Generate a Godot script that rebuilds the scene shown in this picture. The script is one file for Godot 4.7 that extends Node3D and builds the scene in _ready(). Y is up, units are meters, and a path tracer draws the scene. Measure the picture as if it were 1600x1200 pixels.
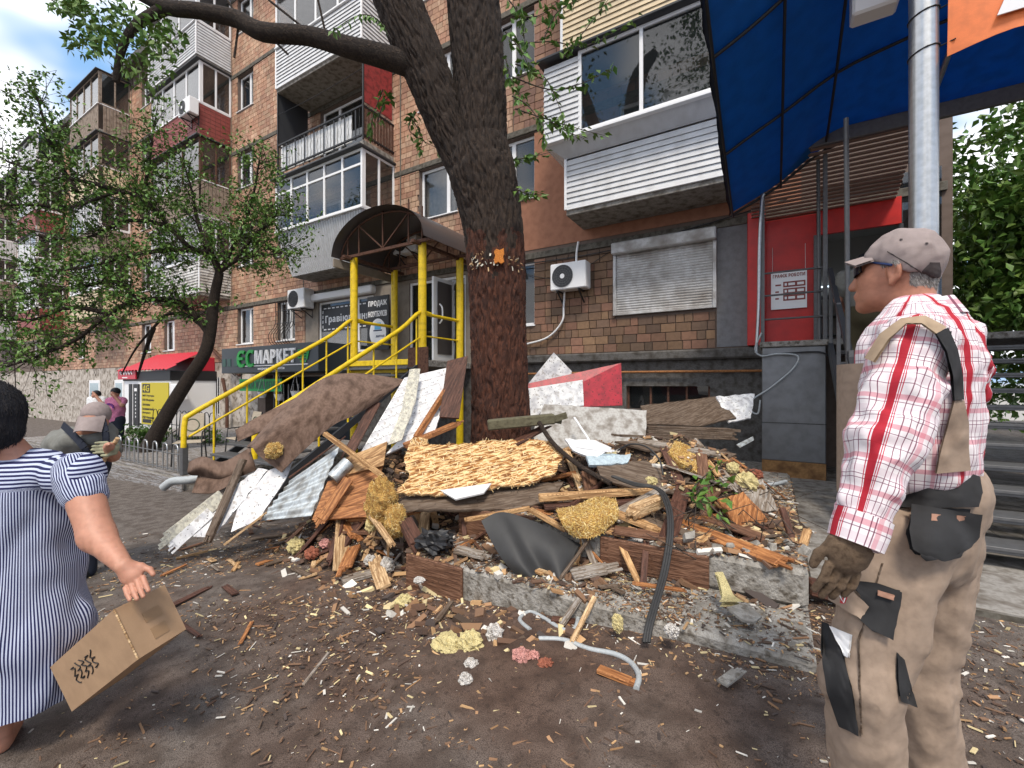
extends Node3D
# Street beside a brick apartment block: the facade is the plane z = 0, x runs along it, the street lies at z > 0.
const FL := 680.0
const CAM := Vector3(0, 1.5, 8.45)
const YAW := 30.9
var RT := Vector3.RIGHT
var FW := Vector3.FORWARD
var M := {}
var T := {}
var used_names := {}
var rng := RandomNumberGenerator.new()

# ---------- pixel helpers: a direction from the photograph, a distance from what the thing touches
func at(px: float, py: float, d: float) -> Vector3:
	return CAM + RT * ((px - 800.0) / FL * d) + FW * d + Vector3.UP * ((600.0 - py) / FL * d)
func ray(px: float, py: float) -> Vector3:
	return RT * ((px - 800.0) / FL) + FW + Vector3.UP * ((600.0 - py) / FL)
func onz(px: float, py: float, z: float) -> Vector3:
	var r := ray(px, py)
	return CAM + r * ((z - CAM.z) / r.z)
func ongr(px: float, py: float) -> Vector3:
	var r := ray(px, py)
	var t := 0.6
	while t < 60.0:
		var p := CAM + r * t
		if p.y <= gy(p.x, p.z): return p
		t += 0.01
	return CAM + r * 20.0
func onpile(px: float, py: float, lift := 0.0) -> Vector3:
	var r := ray(px, py)
	var t := 0.8
	while t < 30.0:
		var p := CAM + r * t
		if p.y <= hs(p.x, p.z) + lift: return p
		t += 0.01
	return CAM + r * 6.0
func lut(x: float, xs: Array, ys: Array) -> float:
	if x <= xs[0]: return ys[0]
	for i in range(1, xs.size()):
		if x <= xs[i]:
			var t: float = (x - xs[i - 1]) / (xs[i] - xs[i - 1])
			t = t * t * (3.0 - 2.0 * t)
			return lerpf(ys[i - 1], ys[i], t)
	return ys[ys.size() - 1]
func gy(x: float, z: float) -> float:   # the street falls gently to the left
	return lut(x, [-40.0, -15.0, -7.0, -2.7, 0.4, 6.0], [-0.7, -0.5, -0.28, -0.07, 0.15, 0.2])
func bump(x: float, z: float, cx: float, cz: float, sx: float, sz: float, a: float) -> float:
	var u := (x - cx) / sx
	var w := (z - cz) / sz
	return a * exp(-u * u - w * w)
func ph(x: float, z: float) -> float:   # top of the rubble heap
	var h := -0.25
	h += bump(x, z, -1.35, 4.15, 1.25, 0.95, 1.02) + bump(x, z, -3.5, 5.3, 0.72, 0.62, 1.05) + bump(x, z, -0.45, 3.5, 0.7, 1.0, 0.55)
	h += bump(x, z, -2.5, 4.5, 0.7, 0.8, 0.35)
	return h + gy(x, z) * 0.6

var hn: FastNoiseLite
func hs(x: float, z: float) -> float:   # what a small thing dropped here would rest on
	if hn == null:
		hn = FastNoiseLite.new()
		hn.seed = 31
		hn.frequency = 2.2
		hn.fractal_octaves = 4
	var h := ph(x, z) + hn.get_noise_2d(x, z) * 0.12
	if z > 5.4 and x > -2.5: h = minf(h, 0.44 - (z - 5.4) * 0.5 + hn.get_noise_2d(x * 2.0, z * 2.0) * 0.05)
	h = maxf(h, gy(x, z))
	if x > -2.45 and x < 0.18 and z > 2.2:
		if z < 5.43: h = maxf(h, 0.42)
		elif z < 5.98: h = maxf(h, 0.195)
	return h
# ---------- mesh builder
class MB:
	var v := PackedVector3Array()
	var n := PackedVector3Array()
	var u := PackedVector2Array()
	var c := PackedColorArray()
	var col := Color(1, 1, 1)
	var colored := false
	func vert(p: Vector3, nn: Vector3, uv: Vector2) -> void:
		v.append(p); n.append(nn); u.append(uv); c.append(col)
	func tri(a: Vector3, b: Vector3, d: Vector3, ua := Vector2.ZERO, ub := Vector2.ZERO, ud := Vector2.ZERO) -> void:
		var nn := (b - a).cross(d - a).normalized()
		vert(a, nn, ua); vert(d, nn, ud); vert(b, nn, ub)
	func tri_n(a: Vector3, b: Vector3, d: Vector3, na: Vector3, nb: Vector3, nd: Vector3, ua: Vector2, ub: Vector2, ud: Vector2) -> void:
		if (b - a).cross(d - a).dot(na + nb + nd) < 0.0:
			vert(a, na, ua); vert(b, nb, ub); vert(d, nd, ud)
		else:
			vert(a, na, ua); vert(d, nd, ud); vert(b, nb, ub)
	func quad(a: Vector3, b: Vector3, d: Vector3, e: Vector3, o := Vector2.ZERO) -> void:   # a b d e counter-clockwise from the front
		var w := a.distance_to(b)
		var h := a.distance_to(e)
		var u0 := o; var u1 := o + Vector2(w, 0); var u2 := o + Vector2(w, h); var u3 := o + Vector2(0, h)
		tri(a, b, d, u0, u1, u2)
		tri(a, d, e, u0, u2, u3)
	func box(ce: Vector3, ax: Vector3, ay: Vector3, az: Vector3, bv := 0.0) -> void:   # half axes; right-handed
		if ax.cross(ay).dot(az) < 0.0: az = -az
		var L := [ax.length(), ay.length(), az.length()]
		var A := [ax / maxf(L[0], 1e-6), ay / maxf(L[1], 1e-6), az / maxf(L[2], 1e-6)]
		bv = minf(bv, minf(L[0], minf(L[1], L[2])) * 0.6)
		var o := Vector2(ce.x * 3.1 + ce.z * 1.7, ce.y * 2.3 + ce.z)
		for i in 3:
			var j := (i + 1) % 3
			var k := (i + 2) % 3
			for s in [1.0, -1.0]:
				var cc: Vector3 = ce + A[i] * L[i] * s
				var p: Vector3 = A[j] * (L[j] - bv)
				var q: Vector3 = A[k] * (L[k] - bv) * s
				if L[j] >= L[k]: quad(cc - p - q, cc + p - q, cc + p + q, cc - p + q, o)
				else: quad(cc + p - q, cc + p + q, cc - p + q, cc - p - q, o)
				if bv > 0.0:
					for t in [1.0, -1.0]:   # edges between face i(s) and face j(t)
						var e0: Vector3 = ce + A[i] * L[i] * s + A[j] * (L[j] - bv) * t
						var e1: Vector3 = ce + A[i] * (L[i] - bv) * s + A[j] * L[j] * t
						var w: Vector3 = A[k] * (L[k] - bv) * s * t
						quad(e0 - w, e1 - w, e1 + w, e0 + w, o)
		if bv > 0.0:
			for sx in [1.0, -1.0]:
				for sy in [1.0, -1.0]:
					for sz in [1.0, -1.0]:
						var x1: Vector3 = ce + A[0] * L[0] * sx + A[1] * (L[1] - bv) * sy + A[2] * (L[2] - bv) * sz
						var y1: Vector3 = ce + A[0] * (L[0] - bv) * sx + A[1] * L[1] * sy + A[2] * (L[2] - bv) * sz
						var z1: Vector3 = ce + A[0] * (L[0] - bv) * sx + A[1] * (L[1] - bv) * sy + A[2] * L[2] * sz
						if sx * sy * sz > 0.0: tri(x1, y1, z1)
						else: tri(x1, z1, y1)
	func abox(lo: Vector3, hi: Vector3, bv := 0.0) -> void:
		var h := (hi - lo) * 0.5
		box((lo + hi) * 0.5, Vector3(h.x, 0, 0), Vector3(0, h.y, 0), Vector3(0, 0, h.z), bv)
	func bar(p: Vector3, q: Vector3, w: float, t: float, up := Vector3.UP, bv := 0.0) -> void:   # w across, t along "up"
		var d := (q - p)
		var s := d.cross(up).normalized()
		if s.length() < 0.5: s = d.cross(Vector3.RIGHT).normalized()
		var uu := s.cross(d).normalized()
		box((p + q) * 0.5, d * 0.5, uu * t * 0.5, s * w * 0.5, bv)
	func tube(pts: Array, r, seg := 10, cap := true) -> void:
		var m := pts.size()
		var d0: Vector3 = (pts[1] - pts[0]).normalized()
		var x := d0.cross(Vector3.UP)
		if x.length() < 0.1: x = d0.cross(Vector3.RIGHT)
		x = x.normalized()
		var rings := []
		var norms := []
		var lens := [0.0]
		for i in m:
			var d: Vector3 = ((pts[mini(i + 1, m - 1)] - pts[maxi(i - 1, 0)]) as Vector3).normalized()
			x = (x - d * x.dot(d)).normalized()
			var y := d.cross(x)
			var rr: float = r[i] if r is Array else r
			var ring := []
			var nr := []
			for k in seg + 1:
				var a := TAU * k / seg
				var nn := x * cos(a) + y * sin(a)
				ring.append(pts[i] + nn * rr)
				nr.append(nn)
			rings.append(ring); norms.append(nr)
			if i > 0: lens.append(lens[i - 1] + pts[i].distance_to(pts[i - 1]))
		var rm: float = r[0] if r is Array else r
		for i in m - 1:
			for k in seg:
				var u0 := TAU * rm * k / seg
				var u1 := TAU * rm * (k + 1) / seg
				tri_n(rings[i][k], rings[i][k + 1], rings[i + 1][k + 1], norms[i][k], norms[i][k + 1], norms[i + 1][k + 1], Vector2(u0, lens[i]), Vector2(u1, lens[i]), Vector2(u1, lens[i + 1]))
				tri_n(rings[i][k], rings[i + 1][k + 1], rings[i + 1][k], norms[i][k], norms[i + 1][k + 1], norms[i + 1][k], Vector2(u0, lens[i]), Vector2(u1, lens[i + 1]), Vector2(u0, lens[i + 1]))
		if cap:
			for e in [0, m - 1]:
				var nn: Vector3 = (pts[0] - pts[1]).normalized() if e == 0 else (pts[m - 1] - pts[m - 2]).normalized()
				for k in seg:
					tri_n(pts[e], rings[e][k], rings[e][k + 1], nn, nn, nn, Vector2.ZERO, Vector2(0.02, 0), Vector2(0, 0.02))
	func slab(pts: Array, th: float, away := Vector3.ZERO) -> void:   # polygon with thickness; the front is pts, the back th further along -normal
		var nn := Vector3.ZERO
		for i in pts.size():
			var a: Vector3 = pts[i]
			var b: Vector3 = pts[(i + 1) % pts.size()]
			nn += a.cross(b)
		nn = nn.normalized()
		var x: Vector3 = (pts[1] - pts[0])
		for p in pts:   # the grain runs along the longest extent
			for q in pts:
				if (q - p).length() > x.length() * 1.001: x = q - p
		x = (x - nn * nn.dot(x)).normalized()
		var y := nn.cross(x)
		var flat := PackedVector2Array()
		for p in pts: flat.append(Vector2((p - pts[0]).dot(x), (p - pts[0]).dot(y)))
		var back := nn * -th
		var ix := Geometry2D.triangulate_polygon(flat)
		for i in range(0, ix.size(), 3):
			var a := ix[i]; var b := ix[i + 1]; var d := ix[i + 2]
			if (flat[b] - flat[a]).cross(flat[d] - flat[a]) < 0.0:
				var t := b; b = d; d = t
			tri(pts[a], pts[b], pts[d], flat[a], flat[b], flat[d])
			tri(pts[a] + back, pts[d] + back, pts[b] + back, flat[a], flat[d], flat[b])
		for i in pts.size():
			var p: Vector3 = pts[i]
			var q: Vector3 = pts[(i + 1) % pts.size()]
			quad(q, p, p + back, q + back)
	func sheet(rows: Array, fine := 4, th := 0.004) -> void:   # a curved sheet through a net of points
		var m := rows.size()
		var k: int = rows[0].size()
		var H := (m - 1) * fine
		var W := (k - 1) * fine
		var g := []
		for i in H + 1:
			var fi := float(i) / fine
			var i1 := mini(int(fi), m - 2)
			var tv := fi - i1
			var line := []
			for j in W + 1:
				var fj := float(j) / fine
				var j1 := mini(int(fj), k - 2)
				var tu := fj - j1
				var col4 := []
				for r in [-1, 0, 1, 2]:
					var rr: Array = rows[clampi(i1 + r, 0, m - 1)]
					var pa: Vector3 = rr[clampi(j1 - 1, 0, k - 1)]
					var pb: Vector3 = rr[j1]
					col4.append(pb.cubic_interpolate(rr[j1 + 1], pa, rr[clampi(j1 + 2, 0, k - 1)], tu))
				line.append((col4[1] as Vector3).cubic_interpolate(col4[2], col4[0], col4[3], tv))
			g.append(line)
		var nm := []
		for i in H + 1:
			var line := []
			for j in W + 1:
				var dx: Vector3 = g[i][mini(j + 1, W)] - g[i][maxi(j - 1, 0)]
				var dy: Vector3 = g[mini(i + 1, H)][j] - g[maxi(i - 1, 0)][j]
				line.append(dx.cross(dy).normalized())
			nm.append(line)
		var su: float = (rows[0][0] as Vector3).distance_to(rows[0][k - 1]) / W
		var sv: float = (rows[0][0] as Vector3).distance_to(rows[m - 1][0]) / H
		for s in ([1.0, -1.0] if th > 0.0 else [1.0]):
			for i in H:
				for j in W:
					var P := []
					var N := []
					var U := []
					for o in [[0, 0], [0, 1], [1, 1], [1, 0]]:
						var nn: Vector3 = nm[i + o[0]][j + o[1]] * s
						P.append(g[i + o[0]][j + o[1]] + nn * th * 0.5)
						N.append(nn)
						U.append(Vector2((j + o[1]) * su, (i + o[0]) * sv))
					tri_n(P[0], P[1], P[2], N[0], N[1], N[2], U[0], U[1], U[2])
					tri_n(P[0], P[2], P[3], N[0], N[2], N[3], U[0], U[2], U[3])
	func lathe(ce: Vector3, prof: Array, seg := 16, axis := Vector3.UP) -> void:   # prof: [radius, height]
		var x := axis.cross(Vector3.RIGHT)
		if x.length() < 0.1: x = axis.cross(Vector3.BACK)
		x = x.normalized()
		var y := axis.cross(x)
		for i in prof.size() - 1:
			var d := Vector2(prof[i + 1][0] - prof[i][0], prof[i + 1][1] - prof[i][1])
			var nr := Vector2(d.y, -d.x).normalized()
			for k in seg:
				var a0 := TAU * k / seg
				var a1 := TAU * (k + 1) / seg
				var r0 := x * cos(a0) + y * sin(a0)
				var r1 := x * cos(a1) + y * sin(a1)
				var p := [ce + r0 * prof[i][0] + axis * prof[i][1], ce + r1 * prof[i][0] + axis * prof[i][1], ce + r1 * prof[i + 1][0] + axis * prof[i + 1][1], ce + r0 * prof[i + 1][0] + axis * prof[i + 1][1]]
				var n0 := r0 * nr.x + axis * nr.y
				var n1 := r1 * nr.x + axis * nr.y
				tri_n(p[0], p[1], p[2], n0, n1, n1, Vector2(a0, 0), Vector2(a1, 0), Vector2(a1, 1))
				tri_n(p[0], p[2], p[3], n0, n1, n0, Vector2(a0, 0), Vector2(a1, 1), Vector2(a0, 1))
	func disc(ce: Vector3, nn: Vector3, r: float, seg := 20) -> void:
		var x := nn.cross(Vector3.UP)
		if x.length() < 0.1: x = nn.cross(Vector3.RIGHT)
		x = x.normalized()
		var y := nn.cross(x)
		for k in seg:
			var a := TAU * k / seg
			var b := TAU * (k + 1) / seg
			tri_n(ce, ce + (x * cos(a) + y * sin(a)) * r, ce + (x * cos(b) + y * sin(b)) * r, nn, nn, nn, Vector2.ZERO, Vector2(1, 0), Vector2(0, 1))
	func mesh(m: Material) -> ArrayMesh:
		var a := []
		a.resize(Mesh.ARRAY_MAX)
		a[Mesh.ARRAY_VERTEX] = v
		a[Mesh.ARRAY_NORMAL] = n
		a[Mesh.ARRAY_TEX_UV] = u
		if colored: a[Mesh.ARRAY_COLOR] = c
		var am := ArrayMesh.new()
		am.add_surface_from_arrays(Mesh.PRIMITIVE_TRIANGLES, a)
		am.surface_set_material(0, m)
		return am

# ---------- signed distance bodies
class Sdf:
	var o: Vector3
	var cs: float
	var nx: int
	var ny: int
	var nz: int
	var f := PackedFloat32Array()
	func _init(lo: Vector3, hi: Vector3, cell: float) -> void:
		o = lo; cs = cell
		nx = int((hi.x - lo.x) / cell) + 2; ny = int((hi.y - lo.y) / cell) + 2; nz = int((hi.z - lo.z) / cell) + 2
		f.resize(nx * ny * nz)
		f.fill(0.3)
	func put(i: int, d: float, k: float, cut: bool) -> void:
		var e := f[i]
		if cut:
			d = -d
			var h2 := maxf(k - absf(e - d), 0.0) / k
			f[i] = maxf(e, d) + h2 * h2 * k * 0.25
		else:
			var h := maxf(k - absf(e - d), 0.0) / k
			f[i] = minf(e, d) - h * h * k * 0.25
	func span(lo: Vector3, hi: Vector3) -> Array:
		var a := ((lo - o) / cs).floor()
		var b := ((hi - o) / cs).ceil()
		return [clampi(int(a.x), 0, nx - 1), clampi(int(b.x), 0, nx - 1), clampi(int(a.y), 0, ny - 1), clampi(int(b.y), 0, ny - 1), clampi(int(a.z), 0, nz - 1), clampi(int(b.z), 0, nz - 1)]
	func cap(a: Vector3, b: Vector3, ra: float, rb: float, k := 0.03, cut := false) -> void:
		var m := maxf(ra, rb) + k + cs * 3.0
		var s := span(a.min(b) - Vector3.ONE * m, a.max(b) + Vector3.ONE * m)
		var ab := b - a
		var l2 := maxf(ab.length_squared(), 1e-9)
		for z in range(s[4], s[5] + 1):
			for y in range(s[2], s[3] + 1):
				var row := (z * ny + y) * nx
				for x in range(s[0], s[1] + 1):
					var p := o + Vector3(x, y, z) * cs
					var t := clampf((p - a).dot(ab) / l2, 0.0, 1.0)
					var d := (p - a - ab * t).length() - lerpf(ra, rb, t)
					if d < m: put(row + x, d, k, cut)
	func ell(ce: Vector3, r: Vector3, bs := Basis(), k := 0.03, cut := false) -> void:
		var m := maxf(r.x, maxf(r.y, r.z)) + k + cs * 3.0
		var s := span(ce - Vector3.ONE * m, ce + Vector3.ONE * m)
		var bt := bs.transposed()
		var lim := k + cs * 4.0
		for z in range(s[4], s[5] + 1):
			for y in range(s[2], s[3] + 1):
				var row := (z * ny + y) * nx
				for x in range(s[0], s[1] + 1):
					var q := bt * (o + Vector3(x, y, z) * cs - ce)
					var k0 := (q / r).length()
					var k1 := (q / (r * r)).length()
					var d := k0 * (k0 - 1.0) / maxf(k1, 1e-6)
					if d < lim: put(row + x, d, k, cut)
	func wrinkle(amp: float, freq: float, sd: int, stretch := Vector3.ONE) -> void:
		var fn := FastNoiseLite.new()
		fn.seed = sd
		fn.frequency = freq
		fn.fractal_octaves = 2
		for z in nz:
			for y in ny:
				var row := (z * ny + y) * nx
				for x in nx:
					if absf(f[row + x]) < 0.04: f[row + x] += fn.get_noise_3dv((o + Vector3(x, y, z) * cs) * stretch) * amp
	func mesh(m: Material, uvf = null, period := 0.0, colf = null) -> ArrayMesh:
		var id := PackedInt32Array()
		id.resize(nx * ny * nz)
		id.fill(-1)
		var P := PackedVector3Array()
		var off := [0, 1, nx, nx + 1, nx * ny, nx * ny + 1, nx * ny + nx, nx * ny + nx + 1]
		var E := [[0, 1], [2, 3], [4, 5], [6, 7], [0, 2], [1, 3], [4, 6], [5, 7], [0, 4], [1, 5], [2, 6], [3, 7]]
		for z in nz - 1:
			for y in ny - 1:
				var row := (z * ny + y) * nx
				for x in nx - 1:
					var i := row + x
					if absf(f[i]) > cs * 2.5: continue
					var neg := 0
					for q in 8:
						if f[i + off[q]] < 0.0: neg += 1
					if neg == 0 or neg == 8: continue
					var sum := Vector3.ZERO
					var cnt := 0
					for e in E:
						var fa := f[i + off[e[0]]]
						var fb := f[i + off[e[1]]]
						if (fa < 0.0) != (fb < 0.0):
							var t := fa / (fa - fb)
							sum += Vector3(e[0] & 1, (e[0] >> 1) & 1, e[0] >> 2).lerp(Vector3(e[1] & 1, (e[1] >> 1) & 1, e[1] >> 2), t)
							cnt += 1
					id[i] = P.size()
					P.append(o + (Vector3(x, y, z) + sum / cnt) * cs)
		var N := PackedVector3Array()
		N.resize(P.size())
		var tris := PackedInt32Array()
		var ax := [1, nx, nx * ny]
		for z in range(1, nz - 1):
			for y in range(1, ny - 1):
				var row := (z * ny + y) * nx
				for x in range(1, nx - 1):
					var i := row + x
					if id[i] < 0 and absf(f[i]) > cs * 2.5: continue
					for d in 3:
						var fa := f[i]
						var fb := f[i + ax[d]]
						if (fa < 0.0) == (fb < 0.0): continue
						var p := ax[(d + 1) % 3] as int
						var q := ax[(d + 2) % 3] as int
						var a := id[i]; var b := id[i - p]; var c := id[i - p - q]; var e := id[i - q]
						if a < 0 or b < 0 or c < 0 or e < 0: continue
						if fa < 0.0: tris.append_array([a, c, b, a, e, c])
						else: tris.append_array([a, b, c, a, c, e])
		for i in range(0, tris.size(), 3):
			var nn := (P[tris[i + 2]] - P[tris[i]]).cross(P[tris[i + 1]] - P[tris[i]])
			for j in 3: N[tris[i + j]] += nn
		for i in N.size(): N[i] = N[i].normalized()
		var arr := []
		arr.resize(Mesh.ARRAY_MAX)
		if uvf == null:
			arr[Mesh.ARRAY_VERTEX] = P
			arr[Mesh.ARRAY_NORMAL] = N
			arr[Mesh.ARRAY_INDEX] = tris
			if colf != null:
				var C := PackedColorArray()
				for i in P.size(): C.append(colf.call(P[i], N[i]))
				arr[Mesh.ARRAY_COLOR] = C
		else:
			var UV := PackedVector2Array()
			for i in P.size(): UV.append(uvf.call(P[i], N[i]))
			var V2 := PackedVector3Array()
			var N2 := PackedVector3Array()
			var U2 := PackedVector2Array()
			for i in range(0, tris.size(), 3):
				var u0 := UV[tris[i]].x
				for j in 3:
					var w := UV[tris[i + j]]
					if period > 0.0:
						if w.x - u0 > period * 0.5: w.x -= period
						elif u0 - w.x > period * 0.5: w.x += period
					V2.append(P[tris[i + j]]); N2.append(N[tris[i + j]]); U2.append(w)
			arr[Mesh.ARRAY_VERTEX] = V2
			arr[Mesh.ARRAY_NORMAL] = N2
			arr[Mesh.ARRAY_TEX_UV] = U2
		var am := ArrayMesh.new()
		am.add_surface_from_arrays(Mesh.PRIMITIVE_TRIANGLES, arr)
		am.surface_set_material(0, m)
		return am

# ---------- nodes
func numbered(called: String) -> String:
	if not used_names.has(called):
		used_names[called] = 0
		return called
	used_names[called] += 1
	return "%s_%03d" % [called, used_names[called]]
func thing(called: String, label: String, category: String, pos := Vector3.ZERO, group := "") -> Node3D:
	var o := Node3D.new()
	o.name = numbered(called)
	add_child(o, true)
	o.position = pos
	o.set_meta("label", label)
	o.set_meta("category", category)
	if group: o.set_meta("group", group)
	return o
func tag(o: Node3D, label: String, category: String, group := "") -> Node3D:
	o.set_meta("label", label)
	o.set_meta("category", category)
	if group: o.set_meta("group", group)
	return o
func put(called: String, mesh: Mesh, parent: Node3D = null, mat: Material = null) -> MeshInstance3D:
	var o := MeshInstance3D.new()
	o.mesh = mesh
	if mat: o.material_override = mat
	if parent == null:
		o.name = numbered(called)
		add_child(o, true)
	else:
		o.name = called
		parent.add_child(o, true)
		# meshes are written in world metres; keep them there under a thing that stands elsewhere
		var off := Vector3.ZERO
		var q: Node = parent
		while q is Node3D and q != self:
			off += (q as Node3D).position
			q = q.get_parent()
		o.position = -off
	return o
func part(called: String, b: MB, m: Material, parent: Node3D) -> MeshInstance3D:
	return put(called, b.mesh(m), parent)
func struct(called: String, b: MB, m: Material) -> MeshInstance3D:
	var o := put(called, b.mesh(m))
	o.set_meta("kind", "structure")
	return o
func pbox(called: String, lo: Vector3, hi: Vector3, m: Material, parent: Node3D, bv := 0.004) -> MeshInstance3D:
	var b := MB.new()
	b.abox(lo.min(hi), lo.max(hi), bv)
	return part(called, b, m, parent)
func ptube(called: String, pts: Array, r, m: Material, parent: Node3D, seg := 10) -> MeshInstance3D:
	var b := MB.new()
	b.tube(pts, r, seg)
	return part(called, b, m, parent)
func smooth(pts: Array, n := 6) -> Array:
	var out := []
	for i in pts.size() - 1:
		for k in n:
			out.append((pts[i] as Vector3).cubic_interpolate(pts[i + 1], pts[maxi(i - 1, 0)], pts[mini(i + 2, pts.size() - 1)], float(k) / n))
	out.append(pts[pts.size() - 1])
	return out
func text(s: String, ce: Vector3, w: float, h: float, right: Vector3, up: Vector3, m: Material, parent: Node3D, called := "lettering", bold := true, serif := false, depth := 0.006) -> void:
	var t := TextMesh.new()
	var fnt := SystemFont.new()
	fnt.font_names = PackedStringArray(["Droid Serif" if serif else "Droid Sans"])
	fnt.font_weight = 700 if bold else 400
	t.font = fnt
	t.text = s
	t.font_size = 48
	t.pixel_size = 0.01
	t.depth = 0.02
	t.curve_step = 2.0
	var bb := t.get_aabb()
	var o := MeshInstance3D.new()
	o.mesh = t
	t.material = m
	o.name = called
	parent.add_child(o, true)
	var nn := right.cross(up)
	var sx := w / maxf(bb.size.x, 0.01)
	var sy := h / maxf(bb.size.y, 0.01)
	var bs := Basis(right * sx, up * sy, nn * (depth / 0.02))
	var c0 := bb.position + bb.size * 0.5
	var off := Vector3.ZERO
	var q: Node = parent
	while q is Node3D and q != self:
		off += (q as Node3D).position
		q = q.get_parent()
	o.transform = Transform3D(bs, ce - bs * c0 - off)

# ---------- materials
func noise_img(sz: int, fr: float, sd: int, oct := 4, type := FastNoiseLite.TYPE_SIMPLEX_SMOOTH) -> PackedByteArray:
	var fn := FastNoiseLite.new()
	fn.noise_type = type
	fn.seed = sd
	fn.frequency = fr
	fn.fractal_octaves = oct
	var im := fn.get_seamless_image(sz, sz)
	im.convert(Image.FORMAT_L8)
	return im.get_data()
func tex(data: PackedByteArray, sz: int) -> ImageTexture:
	return ImageTexture.create_from_image(Image.create_from_data(sz, sz, false, Image.FORMAT_RGB8, data))
func mix3(sz: int, cols: Array, layers: Array) -> ImageTexture:   # layers: [bytes, low, high, colour index, strength]; cols[0] is the ground colour (sRGB)
	var d := PackedByteArray()
	d.resize(sz * sz * 3)
	for i in sz * sz:
		var c: Color = cols[0]
		for l in layers:
			var t: float = clampf((l[0][i] / 255.0 - l[1]) / (l[2] - l[1]), 0.0, 1.0) * l[4]
			c = c.lerp(cols[l[3]], t)
		d[i * 3] = int(clampf(c.r, 0, 1) * 255); d[i * 3 + 1] = int(clampf(c.g, 0, 1) * 255); d[i * 3 + 2] = int(clampf(c.b, 0, 1) * 255)
	return tex(d, sz)
func grey(bytes: PackedByteArray, sz: int) -> ImageTexture:
	return ImageTexture.create_from_image(Image.create_from_data(sz, sz, false, Image.FORMAT_L8, bytes))
func aniso_img(sz: int, fx: float, fy: float, sd: int, oct := 3) -> PackedByteArray:   # grain running along u
	var fn := FastNoiseLite.new()
	fn.seed = sd
	fn.frequency = 1.0
	fn.fractal_octaves = oct
	var o := PackedByteArray()
	o.resize(sz * sz)
	for y in sz:
		for x in sz: o[y * sz + x] = int(clampf(fn.get_noise_2d(x * fx, y * fy) * 0.75 + 0.5, 0.0, 1.0) * 255.0)
	return o
func mat(col: Color, rough := 0.8, metal := 0.0, t: Texture2D = null, scale := 1.0, tri := true, bump: Texture2D = null, bs := 0.3) -> StandardMaterial3D:
	var m := StandardMaterial3D.new()
	m.albedo_color = col.linear_to_srgb()   # colours are given as linear base colours
	m.roughness = rough
	m.metallic = metal
	if t: m.albedo_texture = t
	if bump:
		m.heightmap_enabled = true
		m.heightmap_texture = bump
		m.heightmap_scale = bs
	m.uv1_scale = Vector3(scale, scale, scale)
	if (t or bump) and tri:
		m.uv1_triplanar = true
		m.uv1_world_triplanar = true
	return m
func L(r: float, g: float, b: float) -> Color: return Color(r, g, b)
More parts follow.
